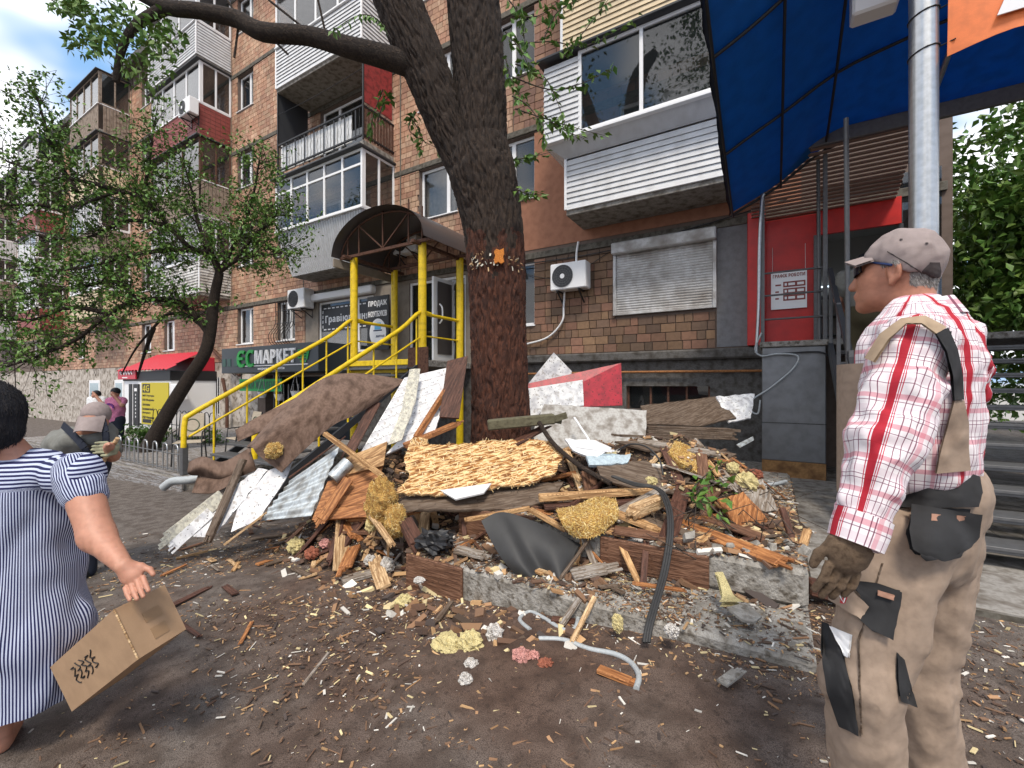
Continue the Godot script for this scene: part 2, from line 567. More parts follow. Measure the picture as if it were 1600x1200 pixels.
func make_materials() -> void:
	var n1 := noise_img(512, 0.012, 1, 5)
	var n2 := noise_img(512, 0.05, 2, 4)
	var n3 := noise_img(512, 0.2, 3, 3)
	var n4 := noise_img(512, 0.02, 4, 5)
	var n5 := noise_img(512, 0.42, 9, 2)
	var cel := noise_img(512, 0.06, 5, 2, FastNoiseLite.TYPE_CELLULAR)
	var W := Color(1, 1, 1)
	T.mottle = mix3(512, [W, Color(0.84, 0.83, 0.82), Color(0.92, 0.92, 0.91)], [[n1, 0.3, 0.9, 1, 0.7], [n3, 0.4, 0.9, 2, 0.7]])
	T.dirty = mix3(512, [W, Color(0.42, 0.36, 0.3), Color(0.75, 0.72, 0.7), Color(0.3, 0.27, 0.25)], [[n1, 0.42, 0.95, 1, 0.65], [n2, 0.4, 0.95, 2, 0.6], [n3, 0.78, 0.95, 3, 0.5]])
	var fl := noise_img(512, 0.045, 21, 3)
	T.fleck = mix3(512, [W, Color(0.8, 0.8, 0.82), Color(0.13, 0.12, 0.12), Color(0.6, 0.56, 0.52)], [[n1, 0.3, 0.9, 1, 1.0], [n4, 0.66, 0.9, 3, 0.6], [fl, 0.8, 0.83, 2, 0.85]])
	var wl := aniso_img(512, 0.004, 0.05, 7)
	var wf := aniso_img(512, 0.012, 0.16, 8, 2)
	T.wood = mix3(512, [W, Color(0.62, 0.55, 0.48), Color(0.8, 0.75, 0.7), Color(0.35, 0.3, 0.26)], [[wl, 0.35, 0.75, 1, 0.9], [wf, 0.4, 0.8, 2, 0.9], [n4, 0.72, 0.95, 3, 0.5]])
	T.woodh = grey(wf, 512)
	var sa := aniso_img(512, 0.02, 0.13, 15, 2)
	var sb := aniso_img(512, 0.014, 0.08, 16, 2)
	T.osb = mix3(512, [W, Color(0.72, 0.55, 0.36), Color(0.5, 0.34, 0.2), Color(1, 0.95, 0.84)], [[sa, 0.45, 0.62, 1, 0.9], [sb, 0.6, 0.75, 2, 0.9], [sa, 0.25, 0.12, 3, 0.9]])
	T.osbh = grey(sa, 512)
	T.grit = mix3(512, [W, Color(0.6, 0.57, 0.55), Color(0.36, 0.33, 0.31), Color(1, 0.97, 0.93), Color(0.7, 0.66, 0.63)], [[n1, 0.35, 0.75, 4, 0.9], [n5, 0.45, 0.75, 1, 1.0], [n2, 0.62, 0.9, 2, 0.5], [n5, 0.2, 0.1, 3, 0.9], [n3, 0.7, 0.85, 2, 0.6]])
	T.n5 = grey(n5, 512)
	T.concrete = mix3(512, [W, Color(0.62, 0.6, 0.57), Color(0.82, 0.8, 0.78), Color(0.45, 0.41, 0.36)], [[n1, 0.35, 0.85, 1, 0.8], [n3, 0.4, 0.8, 2, 0.8], [n4, 0.6, 0.85, 3, 0.7]])
	T.n1 = grey(n1, 512)
	T.n2 = grey(n2, 512)
	T.n3 = grey(n3, 512)
	T.cel = grey(cel, 512)
	# bark: long plates with deep furrows along v
	var bk := PackedByteArray()
	bk.resize(512 * 512)
	var fa := noise_img(512, 0.03, 11, 3)
	var fb := noise_img(512, 0.012, 12, 3)
	for y in 512:
		for x in 512:
			var sx: int = (x + int(fb[y * 512 + x] * 0.35)) % 512
			var a: float = fa[((y / 5) % 512) * 512 + sx] / 255.0
			var r := absf(a - 0.5) * 3.4
			bk[y * 512 + x] = int(clampf(pow(r, 0.7) * 200.0 + n3[y * 512 + x] * 0.25, 0, 255))
	T.barkh = grey(bk, 512)
	T.bark = mix3(512, [Color(0.34, 0.27, 0.23), Color(0.68, 0.6, 0.53), Color(0.5, 0.42, 0.36)], [[bk, 0.15, 0.8, 1, 1.0], [n1, 0.5, 0.75, 2, 0.6]])
	# red and white check of the worker's shirt
	var pl := PackedByteArray()
	pl.resize(512 * 512 * 3)
	for y in 512:
		for x in 512:
			var c := Color(0.95, 0.92, 0.93)
			var fx := x / 512.0
			var fy := y / 512.0
			for bnd in [[0.1, 0.075, 0.4], [0.6, 0.075, 0.4]]:
				if absf(fy - bnd[0]) < bnd[1] * 0.5: c = c.lerp(Color(0.78, 0.3, 0.38), bnd[2])
			for bnd in [[0.3, 0.1, 0.18], [0.8, 0.12, 0.14]]:
				if absf(fy - bnd[0]) < bnd[1] * 0.5: c = c.lerp(Color(0.7, 0.55, 0.62), bnd[2])
			for q in [0.18, 0.38, 0.44, 0.72, 0.9]:
				if absf(fy - q) < 0.006: c = c.lerp(Color(0.35, 0.15, 0.25), 0.6)
			if absf(fx - 0.5) < 0.055: c = c.lerp(Color(0.68, 0.03, 0.12), 0.92)
			for q in [0.4, 0.425, 0.58]:
				if absf(fx - q) < 0.006: c = c.lerp(Color(0.7, 0.05, 0.15), 0.8)
			for q in [0.08, 0.13, 0.22, 0.3, 0.7, 0.78, 0.92]:
				if absf(fx - q) < 0.006: c = c.lerp(Color(0.35, 0.1, 0.2), 0.7)
			if absf(fx - 0.03) < 0.03: c = c.lerp(Color(0.8, 0.35, 0.42), 0.35)
			var k := 0.94 + 0.06 * n3[y * 512 + x] / 255.0
			var i := (y * 512 + x) * 3
			pl[i] = int(c.r * 255 * k); pl[i + 1] = int(c.g * 255 * k); pl[i + 2] = int(c.b * 255 * k)
	T.plaid = tex(pl, 512)
	var sp := PackedByteArray()
	sp.resize(128 * 128 * 3)
	for y in 128:
		for x in 128:
			var dark := (x % 64) < 33
			var c := Color(0.08, 0.1, 0.3) if dark else Color(0.76, 0.79, 0.88)
			var i := (y * 128 + x) * 3
			sp[i] = int(c.r * 255); sp[i + 1] = int(c.g * 255); sp[i + 2] = int(c.b * 255)
	T.stripe = tex(sp, 128)

	T.chipped = mix3(512, [W, Color(0.86, 0.84, 0.8), Color(0.36, 0.2, 0.12)], [[n1, 0.4, 0.9, 1, 0.9], [fl, 0.86, 0.88, 2, 0.85]])
	M.asphalt = mat(L(0.165, 0.142, 0.127), 0.9, 0, T.grit, 0.8, true, T.n5, 0.5)
	M.asphalt.vertex_color_use_as_albedo = true
	M.concrete = mat(L(0.34, 0.325, 0.3), 0.9, 0, T.concrete, 1.3, true, T.n2, 0.6)
	M.concrete_dark = mat(L(0.11, 0.105, 0.1), 0.9, 0, T.dirty, 0.9, true, T.n2, 0.4)
	M.slabsoffit = mat(L(0.29, 0.275, 0.25), 0.9, 0, T.dirty, 0.8)
	M.mortar = mat(L(0.16, 0.12, 0.1), 0.95, 0, T.mottle, 1.0)
	M.tile = mat(L(1, 1, 1), 0.75, 0, T.mottle, 1.6, true, T.n3, 0.15)
	M.tile.vertex_color_use_as_albedo = true
	M.terracotta = mat(L(0.36, 0.165, 0.1), 0.9, 0, T.mottle, 0.8, true, T.n3, 0.2)
	M.greyplaster = mat(L(0.2, 0.2, 0.21), 0.9, 0, T.mottle, 1.1, true, T.n2, 0.3)
	M.whiteplaster = mat(L(0.55, 0.5, 0.45), 0.9, 0, T.concrete, 0.35)
	M.taupe = mat(L(0.27, 0.23, 0.19), 0.7, 0, T.mottle, 0.6)
	M.joint = mat(L(0.13, 0.12, 0.1), 0.9, 0, T.dirty, 1.2)
	M.white = mat(L(0.74, 0.75, 0.76), 0.4, 0, T.mottle, 0.7)
	M.pvc = mat(L(0.8, 0.8, 0.81), 0.35)
	M.siding = mat(L(0.66, 0.67, 0.69), 0.5, 0, T.mottle, 0.5)
	M.sidingdirty = mat(L(0.68, 0.67, 0.65), 0.5, 0, T.concrete, 0.3)
	M.cream = mat(L(0.74, 0.6, 0.4), 0.6, 0, T.mottle, 0.5)
	M.greysiding = mat(L(0.56, 0.57, 0.6), 0.45, 0.1, T.mottle, 0.6)
	M.redtile = mat(L(0.27, 0.06, 0.05), 0.6, 0, T.mottle, 0.9)
	M.oldwood = mat(L(0.3, 0.24, 0.19), 0.9, 0, T.dirty, 0.7)
	M.shutter = mat(L(0.55, 0.55, 0.55), 0.45, 0.1, T.dirty, 0.25)
	M.glass = mat(L(0.02, 0.024, 0.026), 0.02)
	M.glass.albedo_color.a = 0.35
	M.glass.transparency = BaseMaterial3D.TRANSPARENCY_ALPHA
	M.glass.metallic_specular = 0.75
	M.room = mat(L(0.34, 0.31, 0.28), 0.95)
	M.curtain = mat(L(0.55, 0.55, 0.52), 0.95, 0, T.mottle, 1.0)
	M.black = mat(L(0.012, 0.012, 0.014), 0.5)
	M.iron = mat(L(0.02, 0.02, 0.022), 0.5, 0.3)
	M.darkgrey = mat(L(0.035, 0.037, 0.042), 0.5)
	M.rust = mat(L(0.12, 0.055, 0.035), 0.85, 0.1, T.dirty, 2.0)
	M.yellow = mat(L(0.8, 0.56, 0.01), 0.4, 0, T.chipped, 1.1)
	M.steel = mat(L(0.5, 0.51, 0.52), 0.32, 0.85, T.mottle, 2.5)
	M.steelgrey = mat(L(0.14, 0.14, 0.145), 0.5, 0.4, T.mottle, 2.0)
	M.sheetgrey = mat(L(0.19, 0.195, 0.205), 0.42, 0.55, T.mottle, 0.9)
	M.red = mat(L(0.55, 0.012, 0.008), 0.42, 0, T.mottle, 0.6)
	M.orange = mat(L(0.78, 0.19, 0.045), 0.6, 0, T.mottle, 1.5)
	M.banner_white = mat(L(0.75, 0.75, 0.78), 0.6)
	M.tarpblue = mat(L(0.008, 0.15, 0.42), 0.5, 0, T.mottle, 0.8)
	M.tarpblue.backlight_enabled = true
	M.tarpblue.backlight = Color(1, 1, 1)
	M.soffit = mat(L(0.22, 0.15, 0.12), 0.5)
	M.plexi = mat(L(0.07, 0.06, 0.06), 0.3)
	M.green = mat(L(0.01, 0.35, 0.05), 0.5)
	M.greensign = mat(L(0.005, 0.42, 0.08), 0.5)
	M.signdark = mat(L(0.028, 0.036, 0.043), 0.45)
	M.signgreen2 = mat(L(0.012, 0.06, 0.045), 0.45)
	M.signyellow = mat(L(0.52, 0.42, 0.01), 0.5)
	M.roofred = mat(L(0.5, 0.02, 0.04), 0.4)
	M.blue = mat(L(0.12, 0.45, 0.75), 0.5)
	M.bluedark = mat(L(0.01, 0.03, 0.12), 0.5, 0, T.dirty, 1.0)
	M.bark = mat(L(1, 1, 1), 0.9, 0, T.bark, 1.0, false, T.n3, 0.6)
	M.bark.uv1_scale = Vector3(1.6, 0.85, 1)
	M.bark.vertex_color_use_as_albedo = true
	M.bark2 = mat(L(0.12, 0.105, 0.095), 0.92, 0, T.bark, 2.0, false, T.barkh, 1.2)
	M.twig = mat(L(0.06, 0.045, 0.035), 0.9)
	M.leaf = mat(L(1, 1, 1), 0.55)
	M.leaf.vertex_color_use_as_albedo = true
	M.leaf.backlight_enabled = true
	M.leaf.backlight = Color(0.28, 0.28, 0.28)
	M.soil = mat(L(0.075, 0.05, 0.036), 0.95, 0, T.grit, 2.2, true, T.n2, 2.0)
	M.chip = mat(L(1, 1, 1), 0.85)
	M.chip.vertex_color_use_as_albedo = true
	for w in [["pine", L(0.58, 0.36, 0.17)], ["pinepale", L(0.66, 0.47, 0.27)], ["amber", L(0.46, 0.2, 0.07)], ["brownpaint", L(0.11, 0.045, 0.028)], ["walnut", L(0.2, 0.1, 0.058)], ["grimy", L(0.16, 0.12, 0.09)], ["greywood", L(0.36, 0.33, 0.3)]]:
		M[w[0]] = mat(w[1], 0.7, 0, T.wood, 1.4, false, T.woodh, 0.25)
	M.deck = mat(L(0.3, 0.3, 0.31), 0.75, 0, T.wood, 1.0, false)
	M.osb = mat(L(0.74, 0.54, 0.29), 0.85, 0, T.osb, 0.7, false, T.osbh, 1.2)
	M.fleck = mat(L(0.8, 0.8, 0.8), 0.55, 0, T.fleck, 1.2, false)
	M.fleckcream = mat(L(0.66, 0.63, 0.52), 0.7, 0, T.fleck, 2.6, false, T.n3, 0.3)
	M.zinc = mat(L(0.5, 0.55, 0.58), 0.42, 0.35, T.dirty, 1.2, false)
	M.felt = mat(L(0.165, 0.105, 0.077), 0.95, 0, T.dirty, 1.1, false, T.n3, 0.3)
	M.rubber = mat(L(0.03, 0.03, 0.031), 0.65, 0, T.mottle, 2.0)
	M.wool = mat(L(0.72, 0.5, 0.17), 0.95, 0, T.osb, 4.0, true, T.n2, 2.0)
	M.foam = mat(L(0.8, 0.68, 0.34), 0.95, 0, T.mottle, 6.0, true, T.cel, 1.5)
	M.foamwhite = mat(L(0.75, 0.73, 0.7), 0.95, 0, T.dirty, 5.0, true, T.cel, 1.5)
	M.pink = mat(L(0.7, 0.34, 0.3), 0.95, 0, T.mottle, 6.0, true, T.cel, 1.5)
	M.brickred = mat(L(0.36, 0.12, 0.07), 0.9, 0, T.dirty, 4.0, true, T.n3, 0.5)
	M.greysheet = mat(L(0.44, 0.43, 0.41), 0.7, 0, T.dirty, 1.1, false)
	M.redboard = mat(L(0.42, 0.008, 0.025), 0.45, 0, T.fleck, 1.1, false)
	M.conduit = mat(L(0.42, 0.45, 0.47), 0.5, 0.1, T.mottle, 6.0)
	M.cardboard = mat(L(0.42, 0.27, 0.16), 0.85, 0, T.mottle, 1.5)
	M.skin = mat(L(0.5, 0.24, 0.16), 0.55, 0, T.mottle, 5.0)
	M.skin.subsurf_scatter_enabled = true
	M.skin.subsurf_scatter_strength = 0.08
	M.skintan = mat(L(0.42, 0.175, 0.1), 0.55, 0, T.mottle, 6.0, true, T.n3, 0.12)
	M.skintan.subsurf_scatter_enabled = true
	M.skintan.subsurf_scatter_strength = 0.06
	M.hairblack = mat(L(0.006, 0.007, 0.011), 0.62, 0, null, 1.0)
	M.hairgrey = mat(L(0.16, 0.15, 0.145), 0.8, 0, T.dirty, 14.0, true, T.n3, 1.0)
	M.cap = mat(L(0.3, 0.245, 0.235), 0.9, 0, T.mottle, 4.0, true, T.n3, 0.15)
	M.capdark = mat(L(0.05, 0.04, 0.04), 0.9)
	M.plaid = mat(L(0.86, 0.86, 0.86), 0.85, 0, T.plaid, 1.0, false)
	M.stripe = mat(L(0.9, 0.9, 0.9), 0.85, 0, T.stripe, 1.0, false)
	M.khaki = mat(L(0.33, 0.245, 0.185), 0.88, 0, T.mottle, 6.0, true, T.n3, 0.12)
	M.cloth = mat(L(1, 1, 1), 0.88, 0, T.mottle, 6.0, true, T.n3, 0.12)
	M.cloth.vertex_color_use_as_albedo = true
	M.clothblack = mat(L(0.018, 0.018, 0.02), 0.85, 0, T.mottle, 6.0)
	M.glove = mat(L(0.2, 0.135, 0.085), 0.95, 0, T.dirty, 9.0, true, T.n3, 0.4)
	M.greyshirt = mat(L(0.17, 0.17, 0.155), 0.9, 0, T.mottle, 5.0)
	M.pinkshirt = mat(L(0.66, 0.22, 0.38), 0.9, 0, T.mottle, 5.0)
	M.navy = mat(L(0.012, 0.016, 0.03), 0.9)
	M.purple = mat(L(0.15, 0.03, 0.22), 0.9)
	M.chairseat = mat(L(0.42, 0.36, 0.28), 0.8, 0, T.mottle, 3.0)
	M.lamp = mat(L(0.9, 0.95, 1.0), 0.5)
	M.lamp.emission_enabled = true
	M.lamp.emission = Color(0.85, 0.93, 1.0)
	M.lamp.emission_energy_multiplier = 1.6
	M.paving = mat(L(0.27, 0.255, 0.235), 0.85, 0, T.dirty, 1.0)

# ---------- setting
func make_world() -> void:
	var b := deg_to_rad(YAW)
	RT = Vector3(cos(b), 0, -sin(b))
	FW = Vector3(-sin(b), 0, -cos(b))
	rng.seed = 20
	var cam := Camera3D.new()
	cam.name = "camera"
	cam.fov = 2.0 * rad_to_deg(atan(600.0 / FL))
	cam.near = 0.05
	cam.far = 600.0
	add_child(cam)
	cam.position = CAM
	cam.rotation_degrees = Vector3(0, YAW, 0)
	cam.current = true
	# bright broken overcast with a few blue gaps
	var W := 1024
	var H := 512
	var fn := FastNoiseLite.new()
	fn.seed = 5
	fn.frequency = 0.9
	fn.fractal_octaves = 5
	var im := Image.create(W, H, false, Image.FORMAT_RGBF)
	for y in H:
		var el := PI * (0.5 - (y + 0.5) / H)
		for x in W:
			var az := TAU * (x + 0.5) / W
			var d := Vector3(cos(el) * cos(az), sin(el), cos(el) * sin(az))
			var c := Color(0.5, 0.48, 0.46)
			if el > 0.0:
				var q := d / (d.y + 0.25)
				var t := smoothstep(-0.22, 0.12, fn.get_noise_3d(q.x * 1.3, 0.0, q.z * 1.3) + 0.05)
				var body := 0.82 + 0.5 * fn.get_noise_3d(q.x * 2.0, 7.0, q.z * 2.0)
				c = Color(0.22, 0.42, 0.72).lerp(Color(1.0, 1.0, 1.03) * (body + 0.35), t)
			im.set_pixel(x, y, c)
	var pan := PanoramaSkyMaterial.new()
	pan.panorama = ImageTexture.create_from_image(im)
	pan.energy_multiplier = 1.0
	var sky := Sky.new()
	sky.sky_material = pan
	var env := Environment.new()
	env.background_mode = Environment.BG_SKY
	env.sky = sky
	env.background_energy_multiplier = SKY_E
	env.tonemap_mode = Environment.TONE_MAPPER_LINEAR
	env.tonemap_exposure = EXPOSURE
	env.sdfgi_enabled = true
	env.ssao_enabled = true
	env.ssil_enabled = true
	var we := WorldEnvironment.new()
	we.name = "environment"
	we.environment = env
	add_child(we)
	var sun := DirectionalLight3D.new()
	sun.name = "sun"
	sun.light_energy = SUN_E
	sun.light_angular_distance = 12.0
	sun.light_color = Color(1.0, 0.96, 0.9)
	sun.shadow_enabled = true
	add_child(sun)
	sun.look_at_from_position(Vector3.ZERO, Vector3(-0.35, -1.0, -0.55))
const SKY_E := 0.9
const EXPOSURE := 1.5
const SUN_E := 0.75

func make_ground() -> void:
	var b := MB.new()
	b.colored = true
	var xs := []
	var x := -120.0
	while x < 60.0:
		xs.append(x)
		x += 0.2 if x > -8.0 and x < 4.0 else 2.0
	var zs := []
	var z := -14.0
	while z < 120.0:
		zs.append(z)
		z += 0.2 if z > 0.0 and z < 10.0 else 3.0
	var fn := FastNoiseLite.new()
	fn.seed = 8
	fn.frequency = 0.35
	fn.fractal_octaves = 4
	var P := []
	for i in xs.size():
		var line := []
		for j in zs.size():
			var y := gy(xs[i], zs[j]) + fn.get_noise_2d(xs[i], zs[j]) * 0.02
			line.append(Vector3(xs[i], y, zs[j]))
		P.append(line)
	for i in xs.size() - 1:
		for j in zs.size() - 1:
			for t in [[[0, 0], [0, 1], [1, 1]], [[0, 0], [1, 1], [1, 0]]]:
				for o in [t[0], t[2], t[1]]:
					var p: Vector3 = P[i + o[0]][j + o[1]]
					var nx := (gy(p.x - 0.3, p.z) - gy(p.x + 0.3, p.z)) / 0.6 + (fn.get_noise_2d(p.x - 0.1, p.z) - fn.get_noise_2d(p.x + 0.1, p.z)) * 0.1
					var nz := (fn.get_noise_2d(p.x, p.z - 0.1) - fn.get_noise_2d(p.x, p.z + 0.1)) * 0.1
					# sawdust and bark mould trodden into the asphalt round the heap
					var near := clampf(1.35 - Vector2((p.x + 1.7) * 0.8, p.z - 5.6).length() * 0.5 + fn.get_noise_2d(p.x * 4.0, p.z * 4.0) * 0.7, 0.0, 1.0)
					b.col = Color(1, 1, 1).lerp(Color(0.72, 0.5, 0.39), near)
					b.vert(p, Vector3(nx, 1, nz).normalized(), Vector2(p.x, p.z))
	struct("ground", b, M.asphalt)
	# large paving slabs before the shop stairs
	var pv := MB.new()
	pv.abox(Vector3(0.2, 0.0, -0.2), Vector3(7.0, 0.19, 4.9))
	var pave := struct("pavement", pv, M.joint)
	var ix := 0
	for i in 9:
		for j in 7:
			var lo := Vector3(0.22 + i * 0.72, 0.1, 0.0 + j * 0.7)
			pbox("paving_slab", lo, lo + Vector3(0.712, 0.1 + rng.randf() * 0.006, 0.692), M.paving, pave, 0.004)
	var pl2 := MB.new()
	pl2.abox(Vector3(-2.9, 0.0, -0.1), Vector3(0.195, 0.186, 3.0))
	struct("path", pl2, M.concrete)

# ---------- apartment building
var openings := []
func win(parent: Node3D, x0: float, x1: float, y0: float, y1: float, curtain := 0.0, mull := 0.5, zc := -0.13) -> void:
	openings.append([x0, x1, y0, y1])
	var w := Node3D.new()
	w.name = "window"
	parent.add_child(w, true)
	window_unit(w, x0, x1, y0, y1, zc, mull)
	pbox("sill", Vector3(x0 - 0.03, y0 - 0.03, -0.1), Vector3(x1 + 0.03, y0, 0.06), M.pvc, w, 0.004)
	if curtain > 0.0:
		var cb := MB.new()
		var rows := []
		for i in 3:
			var line := []
			for j in 13: line.append(Vector3(lerpf(x0, x0 + (x1 - x0) * curtain, j / 12.0), lerpf(y0, y1, i / 2.0), -0.3 + 0.02 * (j % 2)))
			rows.append(line)
		cb.sheet(rows, 2, 0.003)
		part("curtain", cb, M.curtain, w)
func window_unit(w: Node3D, x0: float, x1: float, y0: float, y1: float, z: float, mull: float) -> void:
	var f := MB.new()
	var t := 0.065
	f.abox(Vector3(x0, y0, z - 0.03), Vector3(x0 + t, y1, z + 0.03), 0.006)
	f.abox(Vector3(x1 - t, y0, z - 0.03), Vector3(x1, y1, z + 0.03), 0.006)
	f.abox(Vector3(x0 + t, y0, z - 0.03), Vector3(x1 - t, y0 + t, z + 0.028), 0.006)
	f.abox(Vector3(x0 + t, y1 - t, z - 0.03), Vector3(x1 - t, y1, z + 0.028), 0.006)
	var xm := lerpf(x0, x1, mull)
	f.abox(Vector3(xm - 0.05, y0 + t, z - 0.03), Vector3(xm + 0.05, y1 - t, z + 0.034), 0.006)
	part("frame", f, M.pvc, w)
	for s in [[x0 + t, xm - 0.05], [xm + 0.05, x1 - t]]:
		pbox("pane", Vector3(s[0], y0 + t, z - 0.006), Vector3(s[1], y1 - t, z + 0.006), M.glass, w, 0.0)

func lap(b: MB, x0: float, x1: float, y: float, h: float, z: float) -> void:   # one lapped board facing +z
	b.box(Vector3((x0 + x1) * 0.5, y + h * 0.5, z), Vector3((x1 - x0) * 0.5, 0, 0), Vector3(0, h * 0.53, -0.012), Vector3(0, 0.0, 0.006))
func lapx(b: MB, z0: float, z1: float, y: float, h: float, x: float, out := -1.0) -> void:
	b.box(Vector3(x, y + h * 0.5, (z0 + z1) * 0.5), Vector3(0, 0, (z1 - z0) * 0.5), Vector3(-0.012 * out, h * 0.53, 0), Vector3(0.006, 0, 0))
func balcony(bld: Node3D, label: String, x0: float, x1: float, y0: float, st: Dictionary) -> void:
	var o := Node3D.new()
	o.name = "balcony"
	bld.add_child(o, true)
	o.set_meta("label", label)
	var z: float = st.get("z", 1.0)
	var sk: Material = st.get("skirt", M.siding)
	var y1: float = y0 + st.get("sill", 1.15)
	var yt: float = y0 + 2.62
	var fl: float = st.get("flare", 0.0)     # upper box wider than the skirt
	var tp: float = st.get("taper", 0.0)     # skirt narrower at the foot
	pbox("slab", Vector3(x0 + tp, y0 - 0.12, 0.03), Vector3(x1 - tp, y0, z - tp - 0.02), M.slabsoffit, o, 0.01)
	var h := 0.1
	var kind: String = st.get("kind", "lap")
	var yk := y1 - (0.22 if fl > 0.0 else 0.0)
	if kind == "lap":
		var n := int((yk - y0) / h)
		var one: bool = st.get("pieces", false)
		var b := MB.new()
		for i in n:
			var y := y0 + i * h
			lap(b, x0, x1, y, h, z)
			lapx(b, 0.03, z, y, h, x0)
			lapx(b, 0.03, z, y, h, x1, 1.0)
			if one:
				part("siding_board", b, sk, o)
				b = MB.new()
		if not one: part("siding", b, sk, o)
		var tr := MB.new()
		for cx in [x0, x1]: tr.abox(Vector3(cx - 0.025, y0 - 0.02, z - 0.02), Vector3(cx + 0.025, yk, z + 0.025), 0.006)
		tr.abox(Vector3(x0 + 0.026, y0 - 0.03, z - 0.03), Vector3(x1 - 0.026, y0 - 0.002, z + 0.02), 0.005)
		part("trim", tr, M.pvc, o)
		if fl > 0.0:
			var fb := MB.new()
			var a := Vector3(x0, yk, z); var c := Vector3(x1, yk, z)
			var a2 := Vector3(x0 - fl, y1, z + fl); var c2 := Vector3(x1 + fl, y1, z + fl)
			fb.quad(a, c, c2, a2)
			fb.quad(Vector3(x0, yk, 0.03), a, a2, Vector3(x0 - fl, y1, 0.03))
			part("flare_panel", fb, sk, o)
	elif kind == "ribs":
		var b := MB.new()
		var n := int((x1 - x0) / 0.1)
		for i in n:
			var xa := lerpf(x0, x1, float(i) / n)
			var xb := lerpf(x0, x1, (i + 1.0) / n)
			var ka := lerpf(x0 + tp, x1 - tp, float(i) / n)
			var kb := lerpf(x0 + tp, x1 - tp, (i + 1.0) / n)
			var zz := z - tp
			b.quad(Vector3(ka, y0 - 0.1, zz), Vector3(kb - 0.03, y0 - 0.1, zz), Vector3(xb - 0.03, y1, z), Vector3(xa, y1, z))
			b.quad(Vector3(kb - 0.03, y0 - 0.1, zz), Vector3(kb - 0.01, y0 - 0.1, zz - 0.035), Vector3(xb - 0.01, y1, z - 0.035), Vector3(xb - 0.03, y1, z))
			b.quad(Vector3(kb - 0.01, y0 - 0.1, zz - 0.035), Vector3(kb, y0 - 0.1, zz), Vector3(xb, y1, z), Vector3(xb - 0.01, y1, z - 0.035))
		for s in [0, 1]:
			var xt: float = x1 if s else x0
			var xf: float = x1 - tp if s else x0 + tp
			for i in 9:
				var za := lerpf(0.03, z, i / 9.0)
				var zb := lerpf(0.03, z, (i + 1) / 9.0)
				var wa := lerpf(0.03, z - tp, i / 9.0)
				var wb := lerpf(0.03, z - tp, (i + 1) / 9.0)
				if s: b.quad(Vector3(xf, y0 - 0.1, wb), Vector3(xf, y0 - 0.1, wa), Vector3(xt, y1, za), Vector3(xt, y1, zb - 0.012))
				else: b.quad(Vector3(xf, y0 - 0.1, wa), Vector3(xf, y0 - 0.1, wb), Vector3(xt, y1, zb - 0.012), Vector3(xt, y1, za))
		part("ribbed_skirt", b, sk, o)
	elif kind == "rail":
		var b := MB.new()
		for yy in [y0 + 0.12, y0 + 0.85]:
			b.bar(Vector3(x0, yy, z), Vector3(x1, yy, z), 0.04, 0.04)
			b.bar(Vector3(x1, yy, 0.03), Vector3(x1, yy, z), 0.04, 0.04)
			b.bar(Vector3(x0, yy, 0.03), Vector3(x0, yy, z), 0.04, 0.04)
		part("top_and_bottom_rail", b, M.iron, o)
		var n := 26
		for i in n + 1:
			var xx := lerpf(x0, x1, float(i) / n)
			var bb := MB.new()
			if i % 3 == 0: bb.bar(Vector3(xx, y0 + 0.05, z), Vector3(xx, y0 + 0.88, z), 0.045, 0.012, Vector3.BACK)
			else:
				var pts := []
				for k in 9: pts.append(Vector3(xx + 0.012 * sin(k * 1.9 + i), y0 + 0.12 + 0.73 * k / 8.0, z))
				bb.tube(pts, 0.007, 5)
			part("baluster", bb, M.iron, o)
		var side := MB.new()
		for i in 10: side.bar(Vector3(x1, y0 + 0.05, 0.08 + i * 0.1), Vector3(x1, y0 + 0.86, 0.08 + i * 0.1), 0.07, 0.008, Vector3.RIGHT)
		part("side_boards", side, M.rust, o)
		pbox("red_screen", Vector3(x1 - 0.012, y0 + 0.95, 0.1), Vector3(x1 + 0.012, y0 + 2.4, z), mat(L(0.3, 0.03, 0.03), 0.6, 0, T.dirty, 1.0), o)
		pbox("dark_screen", Vector3(x0 - 0.012, y0 + 0.95, 0.1), Vector3(x0 + 0.012, y0 + 2.4, z), M.darkgrey, o)
		for xx in [x0, x1]: pbox("post", Vector3(xx - 0.02, y0, z - 0.02), Vector3(xx + 0.02, y0 + 2.5, z + 0.02), M.iron, o)
		ptube("clothes_line", smooth([Vector3(x0, y0 + 1.75, z), Vector3((x0 + x1) * 0.5, y0 + 1.72, z), Vector3(x1, y0 + 1.78, z)]), 0.008, M.iron, o, 5)
		pbox("white_lining", Vector3(x0 + 0.1, y0 + 0.1, z - 0.08), Vector3(x1 - 0.5, y0 + 0.8, z - 0.06), M.white, o)
	elif kind == "tilewall":
		var b := MB.new()
		b.abox(Vector3(x0, y0, 0.03), Vector3(x1, y1, z))
		part("parapet", b, M.mortar, o)
		var t := MB.new()
		for r in 8:
			var yy := y0 + 0.01 + r * (y1 - y0) / 8.0
			var n := int((x1 - x0) / 0.16)
			for i in n: t.abox(Vector3(x0 + 0.005 + i * (x1 - x0) / n, yy, z), Vector3(x0 + (i + 1) * (x1 - x0) / n - 0.006, yy + (y1 - y0) / 8.0 - 0.012, z + 0.012), 0.002)
			for i in 6: t.abox(Vector3(x1, yy, 0.05 + i * (z - 0.05) / 6.0), Vector3(x1 + 0.012, yy + (y1 - y0) / 8.0 - 0.012, 0.05 + (i + 1) * (z - 0.05) / 6.0 - 0.008), 0.002)
		part("parapet_tiles", t, M.redtile, o).set_meta("kind", "stuff")
	else:
		var b := MB.new()
		var n := int((x1 - x0) / 0.13)
